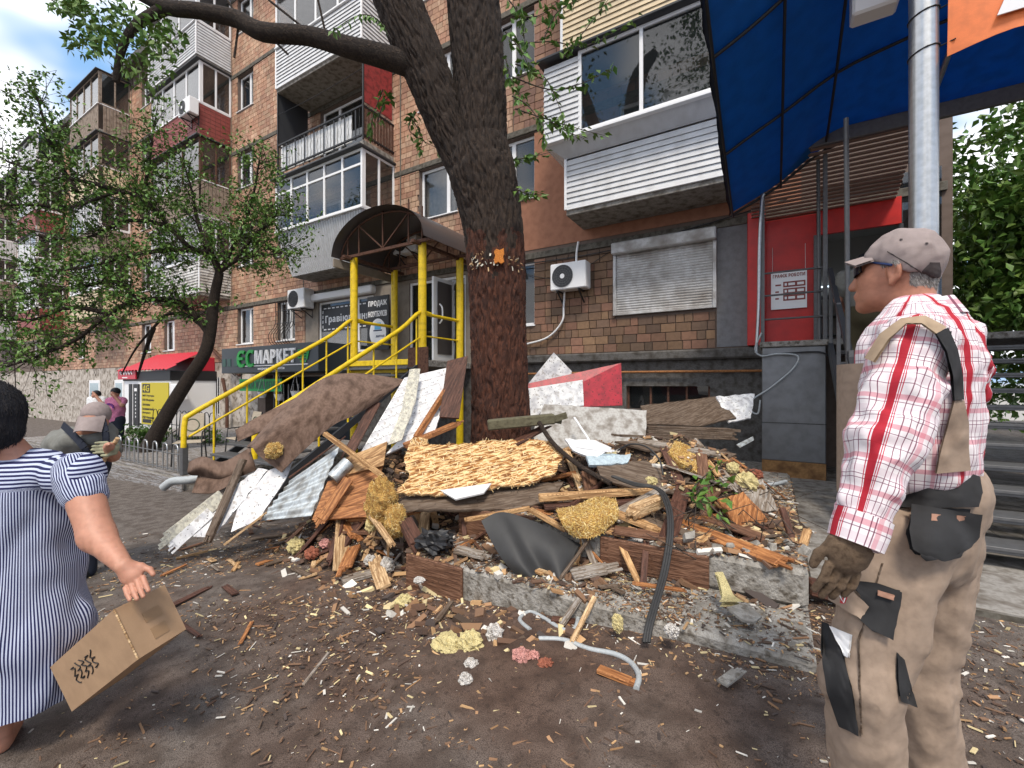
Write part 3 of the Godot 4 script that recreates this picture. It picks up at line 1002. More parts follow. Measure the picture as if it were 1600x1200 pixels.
		for i in n: b.bar(Vector3(x0 + 0.06 + i * 0.13, y0 - 0.1, z), Vector3(x0 + 0.06 + i * 0.13, y1 + rng.randf() * 0.03, z), 0.115, 0.015, Vector3.BACK)
		for i in 8: b.bar(Vector3(x1, y0 - 0.1, 0.1 + i * 0.12), Vector3(x1, y1, 0.1 + i * 0.12), 0.105, 0.015, Vector3.RIGHT)
		part("board_skirt", b, sk, o)
	if st.get("glazed", true):
		var a0 := x0 - fl
		var a1 := x1 + fl
		var zz := z + fl
		var ls: float = st.get("solid", 0.0)   # solid strip of siding at the left end
		if ls > 0.0:
			for i in int((yt - y1) / h):
				var b := MB.new()
				lap(b, a0, a0 + ls, y1 + i * h, h, zz)
				lapx(b, 0.03, zz, y1 + i * h, h, a0)
				part("siding_board", b, sk, o)
		pbox("sill", Vector3(a0 - 0.02, y1 - 0.03, 0.03), Vector3(a1 + 0.02, y1 + 0.015, zz + 0.05), M.pvc, o, 0.006)
		var f := MB.new()
		var n: int = st.get("panes", 4)
		var fm: Material = st.get("frame", M.pvc)
		var t := 0.06
		var tb: float = st.get("transom", 0.0)
		var g0 := a0 + ls
		for i in n + 1:
			var xx := lerpf(g0, a1, float(i) / n)
			f.abox(Vector3(xx - t * 0.5, y1, zz - 0.05), Vector3(xx + t * 0.5, yt, zz + 0.012), 0.006)
			if i < n:
				var xe := lerpf(g0, a1, (i + 1.0) / n)
				for yy in [y1 + 0.015, yt - t]: f.abox(Vector3(xx + t * 0.5, yy, zz - 0.045), Vector3(xe - t * 0.5, yy + t, zz + 0.008), 0.005)
				if tb > 0.0: f.abox(Vector3(xx + t * 0.5, yt - tb, zz - 0.045), Vector3(xe - t * 0.5, yt - tb + t, zz + 0.008), 0.005)
				pbox("pane", Vector3(xx + t * 0.5, y1 + t, zz - 0.025), Vector3(xe - t * 0.5, yt - t, zz - 0.015), M.glass, o, 0.0)
		for xx in ([a1] if ls > 0.0 else [a0, a1]):
			for q in [0.05, zz * 0.5, zz - 0.08]: f.abox(Vector3(xx - 0.025, y1, q - 0.03), Vector3(xx + 0.025, yt, q + 0.03), 0.005)
			for yy in [y1 + 0.015, yt - t]: f.abox(Vector3(xx - 0.02, yy, 0.08), Vector3(xx + 0.02, yy + t, zz - 0.11), 0.005)
			pbox("pane", Vector3(xx - 0.006, y1 + t, 0.08), Vector3(xx + 0.006, yt - t, zz - 0.11), M.glass, o, 0.0)
		part("window_frame", f, fm, o)
		pbox("roof_cap", Vector3(a0 - 0.1, yt, 0.03), Vector3(a1 + 0.1, yt + 0.05, zz + 0.14), st.get("cap", M.greysiding), o, 0.01)

func ac_unit(label: String, c: Vector3, w := 0.78, h := 0.54, dp := 0.28, dark := false) -> Node3D:   # c: middle of the back, at the foot
	var o := thing("air_conditioner", label, "air conditioner", c, "air conditioners on the facade")
	pbox("casing", c + Vector3(-w * 0.5, 0, 0.06), c + Vector3(w * 0.5, h, 0.06 + dp), M.pvc, o, 0.02)
	var g := MB.new()
	var fc := c + Vector3(-w * 0.14, h * 0.5, 0.06 + dp + 0.004)
	var r := h * 0.42
	g.disc(fc, Vector3.BACK, r, 28)
	part("fan_opening", g, M.black if dark else M.darkgrey, o)
	var s := MB.new()
	for k in 5:
		var ring := []
		for i in 25: ring.append(fc + Vector3(cos(TAU * i / 24.0), sin(TAU * i / 24.0), 0) * r * (0.2 + 0.2 * k) + Vector3(0, 0, 0.008))
		s.tube(ring, 0.004, 5, false)
	for i in 16: s.bar(fc + Vector3(0, 0, 0.008), fc + Vector3(cos(TAU * i / 16.0), sin(TAU * i / 16.0), 0) * r + Vector3(0, 0, 0.008), 0.004, 0.004)
	part("fan_grille", s, M.darkgrey if dark else M.steelgrey, o)
	if not dark:
		var hub := MB.new()
		hub.disc(fc + Vector3(0, 0, 0.013), Vector3.BACK, r * 0.22, 16)
		part("fan_hub", hub, M.pvc, o)
	for sx in [-0.3, 0.3]:
		var b := MB.new()
		b.abox(c + Vector3(sx * w - 0.015, -0.03, 0.0), c + Vector3(sx * w + 0.015, -0.002, 0.06 + dp))
		b.bar(c + Vector3(sx * w, -0.25, 0.012), c + Vector3(sx * w, -0.032, 0.04 + dp), 0.025, 0.02)
		b.abox(c + Vector3(sx * w - 0.012, -0.27, 0.0), c + Vector3(sx * w + 0.012, 0.3, 0.02))
		part("bracket", b, M.black, o)
	return o

var tile_lo := []
func tile_zone(x0: float, x1: float, y0: float, y1: float, pal: Array, th: float, tw: float, out: Array) -> void:
	var stain := FastNoiseLite.new()
	stain.seed = 3
	stain.frequency = 0.7
	stain.fractal_octaves = 3
	var y := y0
	while y < y1 - 0.05:
		var h := minf(th, y1 - y)
		var x := x0
		while x < x1 - 0.03:
			var w := minf(tw * (0.55 if rng.randf() < 0.4 else 1.0), x1 - x)
			var hit := false
			for o in openings:
				if x + w > o[0] and x < o[1] and y + h > o[2] and y < o[3]:
					hit = true
					if x < o[0] - 0.06: w = o[0] - x; hit = false
					break
			if hit and w > 0.1:
				w = 0.1
				for o in openings:
					if x + w > o[0] and x < o[1] and y + h > o[2] and y < o[3]: w = maxf(w, minf(o[1] - x, 5.0))
			if not hit:
				var c: Color = pal[rng.randi() % pal.size()]
				c = c * (0.87 + 0.26 * rng.randf()) * (1.0 + 0.5 * stain.get_noise_2d(x, y * 0.6))
				out.append([Vector3(x + w * 0.5, y + h * 0.5, 0.0), Vector3(w - 0.014, h - 0.014, 0.024 + rng.randf() * 0.006), Color(c.r, c.g, c.b)])
			x += w
		y += h

func make_building() -> void:
	var o := thing("apartment_building", "five-storey brick-tiled apartment block with mixed glazed balconies and shops below", "building", Vector3(-12, 0, 0))
	var XL := -64.0
	var XR := 2.12
	# windows, storey by storey
	for k in 5:
		var dy := 2.8 * k
		for cx in [[-16.65, -15.6], [-24.9, -23.9], [-22.6, -21.6], [-33.2, -32.2], [-42.0, -41.0]]: win(o, cx[0], cx[1], 2.93 + dy, 4.22 + dy, 0.6 if (k + int(cx[0])) % 3 == 0 else 0.0, 0.62)
		win(o, -14.17, -13.18, 2.93 + dy, 4.22 + dy, 0.5 if k > 0 else 0.0, 0.6)
		if k > 0: win(o, -7.85, -6.6, 2.93 + dy, 4.22 + dy, 0.75 if k == 1 else 0.0, 0.7)
		win(o, -5.45, -4.48, 2.8 + dy, 4.22 + dy, 0.0, 0.4)
		if k > 0:
			win(o, -11.9, -10.0, 2.2 + dy + 0.1, 4.22 + dy, 0.4, 0.4)
			win(o, -2.6, -0.9, 2.9 + dy, 4.22 + dy, 0.0, 0.5)
	var shop := [-12.0, -9.55, 2.42, 4.0]     # lettered shop window
	openings.append(shop)
	openings.append([-8.2, -6.35, 2.0, 4.15])  # porch door
	openings.append([-2.67, -0.86, 2.86, 4.21])
	openings.append([-2.45, -0.95, 1.02, 1.46])
	openings.append([0.62, 2.06, 2.1, 4.6])   # right-hand shop door
	openings.append([-14.9, -10.4, -0.4, 1.8])   # market entrance
	openings.append([-19.2, -17.9, 0.3, 1.75])
	# wall core cut round the openings
	var xs := [XL, XR]
	var ys := [-1.0, 16.0]
	for q in openings:
		for i in 2:
			if not xs.has(q[i]): xs.append(q[i])
			if not ys.has(q[i + 2]): ys.append(q[i + 2])
	xs.sort()
	ys.sort()
	var wall := MB.new()
	for i in xs.size() - 1:
		var j := 0
		while j < ys.size() - 1:
			var jj := j
			while jj < ys.size() - 1 and not hole((xs[i] + xs[i + 1]) * 0.5, (ys[jj] + ys[jj + 1]) * 0.5): jj += 1
			if jj > j:
				wall.abox(Vector3(xs[i], ys[j], -0.36), Vector3(xs[i + 1], ys[jj], 0.0))
				j = jj
			else: j += 1
	part("wall", wall, M.mortar, o)
	pbox("room_wall", Vector3(XL, -1.0, -3.2), Vector3(XR, 16.0, -3.0), M.room, o, 0.0)
	pbox("roof", Vector3(XL - 0.3, 16.0, -3.4), Vector3(XR + 0.3, 16.35, 0.45), M.concrete_dark, o, 0.02)
	pbox("end_wall", Vector3(XR, -1.0, -3.2), Vector3(XR + 0.06, 15.99, 0.0), M.mortar, o, 0.0)
	for k in 6: pbox("floor_slab", Vector3(XL, 1.75 + 2.8 * k, -3.0), Vector3(XR, 1.95 + 2.8 * k, -0.361), M.room, o, 0.0)
	# painted and plastered fields, 12 mm proud of the core
	field(o, "terracotta_plaster", -5.0, 0.4, 4.45, 7.0, M.terracotta)
	field(o, "grey_plaster", -0.84, -0.3, 2.15, 4.28, M.greyplaster)
	field(o, "taupe_cladding", -12.64, -5.6, 1.86, 4.22, M.taupe)
	field(o, "shop_plaster", XL, -15.35, -0.9, 2.3, M.whiteplaster)
	field(o, "shop_plaster", -10.3, -5.02, -0.9, 1.84, M.concrete_dark)
	# panel joints
	for k in 5:
		var yy := 4.3 + 2.8 * k
		var b := MB.new()
		b.abox(Vector3(XL, yy - 0.06, 0.0), Vector3(XR, yy + 0.07, 0.045), 0.006)
		part("panel_joint", b, M.joint, o)
	for xx in [-17.02, -12.72, -8.5, -20.9, -26.0, -31.0]:
		pbox("panel_joint", Vector3(xx - 0.02, 4.38, 0.0), Vector3(xx + 0.02, 15.9, 0.034), M.joint, o, 0.0)
	# plinth on the right, with ledge, cellar window and rusty pipe
	field(o, "plinth", -5.0, 0.0, -0.4, 1.94, M.concrete_dark)
	pbox("plinth_ledge", Vector3(-5.0, 1.94, 0.0), Vector3(-0.05, 2.12, 0.16), M.concrete_dark, o, 0.03)
	ptube("gas_pipe", [Vector3(-5.0, 1.72, 0.1), Vector3(-2.5, 1.73, 0.1), Vector3(-0.1, 1.72, 0.1)], 0.022, mat(L(0.35, 0.15, 0.05), 0.8, 0, T.dirty, 3.0), o, 8)
	var cw := Node3D.new()
	cw.name = "cellar_window"
	o.add_child(cw, true)
	for xx in [-2.43, -2.0, -1.68, -1.35, -0.97]: pbox("mullion", Vector3(xx - 0.02, 1.02, -0.1), Vector3(xx + 0.02, 1.46, -0.06), M.rust, cw)
	pbox("pane", Vector3(-2.45, 1.02, -0.09), Vector3(-0.95, 1.46, -0.08), M.glass, cw, 0.0)
	# facing tiles: the nearest ones one by one, the rest as one mass
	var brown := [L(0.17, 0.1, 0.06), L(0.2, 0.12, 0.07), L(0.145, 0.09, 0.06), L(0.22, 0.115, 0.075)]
	var pink := [L(0.45, 0.255, 0.165), L(0.49, 0.3, 0.2), L(0.41, 0.22, 0.145), L(0.52, 0.34, 0.235), L(0.39, 0.22, 0.15), L(0.46, 0.3, 0.2)]
	var near := []
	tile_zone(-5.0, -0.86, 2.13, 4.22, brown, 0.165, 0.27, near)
	near.sort_custom(func(a, c): return a[0].x > c[0].x)
	var rest := near.slice(300)
	near = near.slice(0, 300)
	var tm := MB.new()
	tm.abox(Vector3(-0.5, -0.5, -0.5), Vector3(0.5, 0.5, 0.5))
	var variants := []
	for t in near:
		var key := Vector3i(int(t[1].x * 50), int(t[1].y * 50), int(t[2].r * 60))
		var q := MB.new()
		q.colored = true
		q.col = t[2]
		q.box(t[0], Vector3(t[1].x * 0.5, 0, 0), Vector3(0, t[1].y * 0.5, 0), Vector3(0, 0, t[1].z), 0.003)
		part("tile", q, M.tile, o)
	for k in 5:
		var ya := 4.37 + 2.8 * k
		if k == 0:
			tile_zone(-20.9, -12.66, 2.32, 4.22, pink, 0.145, 0.2, rest)
			tile_zone(-40.0, -20.9, 2.32, 4.22, pink, 0.145, 0.25, rest)
		if k < 4:
			tile_zone(-20.9, -5.02, ya, ya + 2.66, pink, 0.145, 0.2, rest)
			tile_zone(-46.0, -20.9, ya, ya + 2.66, pink, 0.145, 0.28, rest)
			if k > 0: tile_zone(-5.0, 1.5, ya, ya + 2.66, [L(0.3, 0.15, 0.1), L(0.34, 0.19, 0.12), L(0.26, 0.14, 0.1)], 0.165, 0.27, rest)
	var mm := MultiMesh.new()
	mm.transform_format = MultiMesh.TRANSFORM_3D
	mm.use_colors = true
	mm.mesh = tm.mesh(M.tile)
	mm.instance_count = rest.size()
	for i in rest.size():
		var t: Array = rest[i]
		mm.set_instance_transform(i, Transform3D(Basis.from_scale(Vector3(t[1].x, t[1].y, t[1].z * 2.0)), t[0]))
		mm.set_instance_color(i, t[2])
	var mmi := MultiMeshInstance3D.new()
	mmi.multimesh = mm
	mmi.name = "facing_tiles"
	mmi.set_meta("kind", "stuff")
	o.add_child(mmi, true)
	mmi.position = -o.position
	# balconies
	balcony(o, "glazed balcony with grey ribbed skirt above the porch", -12.4, -8.75, 4.75, {"kind": "ribs", "skirt": M.greysiding, "taper": 0.3, "z": 1.1, "panes": 5, "transom": 0.42, "cap": M.darkgrey})
	balcony(o, "open balcony with black wavy iron railing", -12.4, -8.75, 7.6, {"kind": "rail", "glazed": false, "z": 1.05})
	balcony(o, "balcony clad in white lapped siding", -12.4, -8.75, 10.1, {"z": 1.1, "panes": 4, "pieces": true})
	balcony(o, "topmost balcony above the white siding", -12.4, -8.75, 12.95, {"z": 1.1, "panes": 4})
	balcony(o, "white lapped balcony with dark glazing beside the tree", -3.33, 0.0, 4.78, {"skirt": M.siding, "flare": 0.3, "z": 0.92, "panes": 3, "solid": 0.7, "pieces": true, "cap": M.darkgrey})
	balcony(o, "balcony clad in cream lapped siding", -3.33, 0.0, 7.62, {"skirt": M.cream, "z": 1.1, "pieces": true, "panes": 3})
	balcony(o, "balcony above the cream siding", -3.33, 0.0, 10.4, {"z": 1.1, "panes": 3})
	balcony(o, "balcony with red tiled parapet and white glazing", -20.9, -17.1, 10.15, {"kind": "tilewall", "z": 1.05, "panes": 4, "cap": M.darkgrey})
	balcony(o, "white lapped balcony above the red parapet", -20.9, -17.1, 12.95, {"z": 1.15, "panes": 3})
	balcony(o, "brown framed balcony below the red parapet", -20.9, -17.1, 7.5, {"kind": "boards", "skirt": M.oldwood, "frame": M.rust, "z": 1.05, "panes": 3, "cap": M.darkgrey})
	balcony(o, "white balcony behind the leaning tree", -20.9, -17.1, 4.72, {"skirt": M.sidingdirty, "z": 1.05, "panes": 4})
	for k in 4:
		balcony(o, "weathered wooden balcony", -30.0, -26.2, 4.7 + 2.8 * k, {"kind": "boards", "skirt": M.oldwood if k % 2 else M.cream, "frame": M.oldwood if k > 1 else M.pvc, "z": 1.15, "panes": 4, "cap": M.darkgrey})
		balcony(o, "far balcony", -39.5, -35.8, 4.7 + 2.8 * k, {"kind": "boards", "skirt": M.siding if k % 2 else M.redtile, "z": 1.15, "panes": 3, "cap": M.darkgrey})
		balcony(o, "farthest balcony", -49.5, -45.8, 4.7 + 2.8 * k, {"kind": "boards", "skirt": M.oldwood if k % 2 else M.siding, "z": 1.15, "panes": 3, "cap": M.darkgrey})
	# grating before the lower window
	var gr := MB.new()
	for i in 8:
		var xx := -14.2 + i * 0.147
		gr.tube(smooth([Vector3(xx, 4.2, 0.06), Vector3(xx, 3.5, 0.07), Vector3(xx, 3.1, 0.3), Vector3(xx, 2.82, 0.22), Vector3(xx, 2.8, 0.06)], 4), 0.011, 5)
	for yy in [3.9, 3.5]: gr.bar(Vector3(-14.22, yy, 0.07), Vector3(-13.15, yy, 0.07), 0.015, 0.015)
	part("window_grating", gr, M.iron, o)
	# lettered shop window beside the porch
	var sw := Node3D.new()
	sw.name = "shop_window"
	o.add_child(sw, true)
	window_unit(sw, shop[0], shop[1], shop[2], shop[3], -0.06, 0.72)
	pbox("shutter_box", Vector3(shop[0] - 0.15, shop[3] + 0.02, 0.0), Vector3(shop[1] + 0.1, shop[3] + 0.24, 0.2), M.pvc, sw, 0.03)
	pbox("printed_film", Vector3(shop[0] + 0.1, 3.1, -0.048), Vector3(shop[1] - 0.08, 3.86, -0.042), M.black, sw, 0.0)
	text("Гравіювання", Vector3(-10.75, 3.44, -0.036), 1.95, 0.3, Vector3.RIGHT, Vector3.UP, M.pvc, sw)
	var dash := MB.new()
	for i in 11:
		var xx := -11.8 + i * 0.195
		for yy in [3.14, 3.78]: dash.abox(Vector3(xx, yy, -0.04), Vector3(xx + 0.12, yy + 0.035, -0.034))
	for i in 4:
		for xx in [-11.86, -9.68]: dash.abox(Vector3(xx, 3.2 + i * 0.15, -0.04), Vector3(xx + 0.035, 3.29 + i * 0.15, -0.034))
	part("dashed_border", dash, M.pvc, sw)
	pbox("paper", Vector3(-11.7, 2.5, -0.12), Vector3(-10.7, 3.08, -0.11), M.white, sw, 0.0)
	# porch door
	var dr := Node3D.new()
	dr.name = "porch_door"
	o.add_child(dr, true)
	window_unit(dr, -8.2, -6.35, 2.0, 4.15, -0.05, 0.45)
	pbox("open_leaf", Vector3(-6.78, 2.05, 0.0), Vector3(-6.72, 4.0, 0.75), M.pvc, dr, 0.01)
	pbox("leaf_glass", Vector3(-6.7, 2.2, 0.12), Vector3(-6.69, 3.9, 0.63), M.plexi, dr, 0.0)
	ptube("handle", smooth([Vector3(-6.6, 2.9, 0.68), Vector3(-6.52, 3.0, 0.68), Vector3(-6.52, 3.25, 0.68), Vector3(-6.6, 3.35, 0.68)]), 0.018, M.pvc, dr, 8)
	# market entrance recess, hanging pots are things of their own
	pbox("market_back_wall", Vector3(-14.9, -0.4, -1.2), Vector3(-10.4, 1.75, -1.15), M.signdark, o, 0.0)
	for i in 6: pbox("door_bar", Vector3(-14.6 + i * 0.28, -0.3, -0.3), Vector3(-14.57 + i * 0.28, 1.5, -0.27), M.pvc, o, 0.004)
	var bw := Node3D.new()
	bw.name = "barred_window"
	o.add_child(bw, true)
	window_unit(bw, -19.2, -17.9, 0.3, 1.75, -0.1, 0.5)
	for i in 9: pbox("bar", Vector3(-19.15 + i * 0.155, 0.3, 0.01), Vector3(-19.13 + i * 0.155, 1.75, 0.03), M.pvc, bw, 0.0)
	for xx in [[-24.5, -23.2], [-28.0, -26.9], [-31.5, -30.0]]:
		var d := Node3D.new()
		d.name = "shop_door"
		o.add_child(d, true)
		pbox("leaf", Vector3(xx[0], -0.5, 0.012), Vector3(xx[1], 1.7, 0.06), M.pvc, d, 0.01)
		pbox("pane", Vector3(xx[0] + 0.15, 0.2, 0.055), Vector3(xx[1] - 0.15, 1.55, 0.068), mat(L(0.3, 0.4, 0.45), 0.15), d, 0.0)
	# diagonal rusty downpipe and wires
	ptube("downpipe", [Vector3(-18.6, 3.0, 0.1), Vector3(-16.7, 1.95, 0.1), Vector3(-16.3, 1.8, 0.12)], 0.055, M.rust, o, 8)
	ptube("downpipe", [Vector3(-17.2, 1.7, 0.25), Vector3(-16.9, 0.9, 0.25), Vector3(-16.9, -0.4, 0.25)], 0.06, M.rust, o, 8)
	ptube("wire", smooth([Vector3(-4.9, 4.15, 0.08), Vector3(-3.0, 4.12, 0.1), Vector3(-1.2, 4.3, 0.09), Vector3(0.2, 4.5, 0.1)]), 0.012, M.black, o, 5)
	ptube("wire", smooth([Vector3(-4.9, 4.0, 0.06), Vector3(-3.8, 3.72, 0.06), Vector3(-2.8, 4.1, 0.06)]), 0.008, M.black, o, 5)
func hole(x: float, y: float) -> bool:
	for q in openings:
		if x > q[0] and x < q[1] and y > q[2] and y < q[3]: return true
	return false
func field(o: Node3D, called: String, x0: float, x1: float, y0: float, y1: float, m: Material) -> void:
	var xs := [x0, x1]
	var ys := [y0, y1]
	for q in openings:
		for i in 2:
			if q[i] > x0 and q[i] < x1 and not xs.has(q[i]): xs.append(q[i])
			if q[i + 2] > y0 and q[i + 2] < y1 and not ys.has(q[i + 2]): ys.append(q[i + 2])
	xs.sort()
	ys.sort()
	var b := MB.new()
	for i in xs.size() - 1:
		for j in ys.size() - 1:
			if not hole((xs[i] + xs[i + 1]) * 0.5, (ys[j] + ys[j + 1]) * 0.5): b.abox(Vector3(xs[i], ys[j], -0.002), Vector3(xs[i + 1], ys[j + 1], 0.013))
	part(called, b, m, o)

func make_facade_things() -> void:
	ac_unit("white air conditioner with round fan grille beside the roller shutter", Vector3(-3.55, 3.42, 0.0))
	ac_unit("grey boxy air conditioner with dark fan below the ribbed balcony", Vector3(-12.55, 3.82, 0.0), 0.85, 0.6, 0.35, true)
	ac_unit("air conditioner hung on the red tiled balcony", Vector3(-17.35, 10.75, 1.06), 0.8, 0.55, 0.3)
	ac_unit("air conditioner beside the rusty diagonal downpipe", Vector3(-16.6, 2.05, 0.0), 0.7, 0.55, 0.28)
	ac_unit("air conditioner above the arched porch roof", Vector3(-8.05, 4.85, 0.0), 0.8, 0.5, 0.3)
	var hs := thing("cable_conduit", "white cable hose curving down from the air conditioner to the tree", "hose", Vector3(-3.6, 3.2, 0.1))
	ptube("hose", smooth([Vector3(-3.72, 3.42, 0.1), Vector3(-3.74, 3.1, 0.1), Vector3(-3.78, 2.8, 0.1), Vector3(-4.1, 2.5, 0.1), Vector3(-4.6, 2.38, 0.1), Vector3(-5.0, 2.33, 0.1)]), 0.02, M.pvc, hs)
	ptube("upper_hose", smooth([Vector3(-3.45, 3.96, 0.12), Vector3(-3.45, 4.2, 0.1), Vector3(-3.42, 4.42, 0.08)]), 0.022, M.pvc, hs)
	# roller shutter, slat by slat
	var rs := thing("roller_shutter", "closed white roller shutter over the ground-floor window", "shutter", Vector3(-1.76, 2.86, 0))
	pbox("shutter_box", Vector3(-2.7, 4.02, 0.03), Vector3(-0.84, 4.24, 0.2), M.shutter, rs, 0.02)
	for xx in [-2.69, -0.9]: pbox("guide_rail", Vector3(xx, 2.84, 0.03), Vector3(xx + 0.06, 4.019, 0.1), M.shutter, rs, 0.006)
	var n := 23
	for i in n:
		var sl := MB.new()
		var y0 := 2.9 + i * 1.12 / n
		var rows := []
		for k in 4:
			var t := k / 3.0
			rows.append([Vector3(-2.63, y0 + t * 1.12 / n * 0.97, 0.05 + 0.014 * sin(PI * t)), Vector3(-0.9, y0 + t * 1.12 / n * 0.97, 0.05 + 0.014 * sin(PI * t))])
		sl.sheet(rows, 1, 0.004)
		part("slat", sl, M.shutter, rs)
	pbox("bottom_rail", Vector3(-2.63, 2.84, 0.035), Vector3(-0.9, 2.9, 0.085), M.shutter, rs, 0.008)
	# market sign and green strip
	var sg := thing("shop_sign", "dark fascia box with green and white letters over the market entrance", "sign", Vector3(-12.8, 1.84, 0.6))
	pbox("fascia", Vector3(-15.28, 1.84, 0.015), Vector3(-10.32, 2.63, 1.2), M.signdark, sg, 0.01)
	text("ЄС", Vector3(-13.82, 2.27, 1.215), 0.92, 0.52, Vector3.RIGHT, Vector3.UP, M.green, sg, "green_letters", true, false, 0.06)
	text("МАРКЕТ", Vector3(-12.3, 2.3, 1.215), 2.0, 0.4, Vector3.RIGHT, Vector3.UP, M.pvc, sg, "white_letters", true, false, 0.05)
	pbox("underline", Vector3(-14.1, 2.03, 1.2), Vector3(-10.75, 2.055, 1.212), M.pvc, sg, 0.0)
	text("мережа маркетів", Vector3(-12.5, 1.95, 1.204), 1.35, 0.1, Vector3.RIGHT, Vector3.UP, M.pvc, sg)
	for xx in [-15.2, -14.9, -14.5]: pbox("dim_emblem", Vector3(xx, 2.05, 1.2), Vector3(xx + 0.2, 2.3, 1.212), M.signgreen2, sg, 0.004)
	var cart := MB.new()
	for k in 4: cart.bar(Vector3(-11.18, 2.22 + k * 0.07, 1.215), Vector3(-10.78 + k * 0.02, 2.22 + k * 0.07, 1.215), 0.02, 0.03)
	for k in 4: cart.bar(Vector3(-11.15 + k * 0.12, 2.22, 1.215), Vector3(-11.15 + k * 0.125, 2.43, 1.215), 0.02, 0.025, Vector3.RIGHT)
	cart.bar(Vector3(-10.78, 2.16, 1.215), Vector3(-10.66, 2.52, 1.215), 0.02, 0.035, Vector3.RIGHT)
	cart.bar(Vector3(-10.66, 2.52, 1.215), Vector3(-10.52, 2.54, 1.215), 0.02, 0.035)
	for xx in [-11.05, -10.85]: cart.disc(Vector3(xx, 2.12, 1.216), Vector3.BACK, 0.035, 12)
	part("trolley_emblem", cart, M.green, sg)
	var g2 := thing("green_banner", "bright green strip banner with dark letters under the market fascia", "banner", Vector3(-14, 1.4, 0.5))
	pbox("strip", Vector3(-15.3, 1.27, 0.62), Vector3(-12.9, 1.66, 0.64), M.greensign, g2, 0.0)
	text("БЛОКИ ЖИВЛЕННЯ", Vector3(-14.1, 1.465, 0.642), 2.25, 0.24, Vector3.RIGHT, Vector3.UP, M.signgreen2, g2)
	for xx in [-15.25, -12.95]: pbox("hanger", Vector3(xx, 1.64, 0.6), Vector3(xx + 0.02, 1.84, 0.62), M.black, g2, 0.0)
	pbox("bracket_post", Vector3(-13.4, -0.3, 0.55), Vector3(-13.32, 1.84, 0.61), M.black, g2, 0.0)
	var pots := [[410, 617, "third"], [436, 621, "second"], [462, 616, "first"]]
	for q in pots:
		var c := onz(q[0], q[1], 0.7)
		var p := thing("hanging_pot", "small white hanging flower pot, %s from the porch under the market fascia" % q[2], "pot", c, "hanging flower pots")
		var b := MB.new()
		b.lathe(c, [[0.0, -0.09], [0.09, -0.09], [0.14, 0.08], [0.15, 0.1], [0.13, 0.1]], 14)
		part("bowl", b, M.pvc, p)
		for k in 3:
			var a := TAU * k / 3.0
			ptube("cord", [c + Vector3(cos(a) * 0.13, 0.1, sin(a) * 0.13), Vector3(c.x, 1.84, c.z)], 0.005, M.pvc, p, 4)
	# laptop sign by the porch
	var ls := thing("laptop_sign", "black upright sign with white oval and blue laptop on the porch wall", "sign", Vector3(-9.1, 2.4, 0.4))
	pbox("board", Vector3(-9.36, 2.4, 0.36), Vector3(-8.55, 3.83, 0.4), M.black, ls, 0.004)
	for xx in [-9.3, -8.65]: pbox("wall_bracket", Vector3(xx, 2.45, 0.02), Vector3(xx + 0.04, 2.5, 0.36), M.black, ls, 0.0)
	text("ПРОДАЖ", Vector3(-8.96, 3.62, 0.404), 0.7, 0.18, Vector3.RIGHT, Vector3.UP, M.pvc, ls)
	text("НОУТБУКІВ", Vector3(-8.96, 3.36, 0.404), 0.7, 0.15, Vector3.RIGHT, Vector3.UP, M.pvc, ls)
	var ov := MB.new()
	for k in 28:
		var a := TAU * k / 28.0
		var c := TAU * (k + 1) / 28.0
		ov.tri(Vector3(-8.95, 2.86, 0.405), Vector3(-8.95 + cos(a) * 0.31, 2.86 + sin(a) * 0.37, 0.405), Vector3(-8.95 + cos(c) * 0.31, 2.86 + sin(c) * 0.37, 0.405))
	part("oval", ov, M.pvc, ls)
	pbox("laptop_screen", Vector3(-9.07, 2.94, 0.405), Vector3(-8.83, 3.12, 0.409), M.blue, ls, 0.0)
	pbox("laptop_base", Vector3(-9.11, 2.9, 0.405), Vector3(-8.79, 2.93, 0.41), M.bluedark, ls, 0.0)
	text("ЛАПТОП", Vector3(-8.86, 2.76, 0.407), 0.32, 0.06, Vector3.RIGHT, Vector3.UP, M.bluedark, ls)

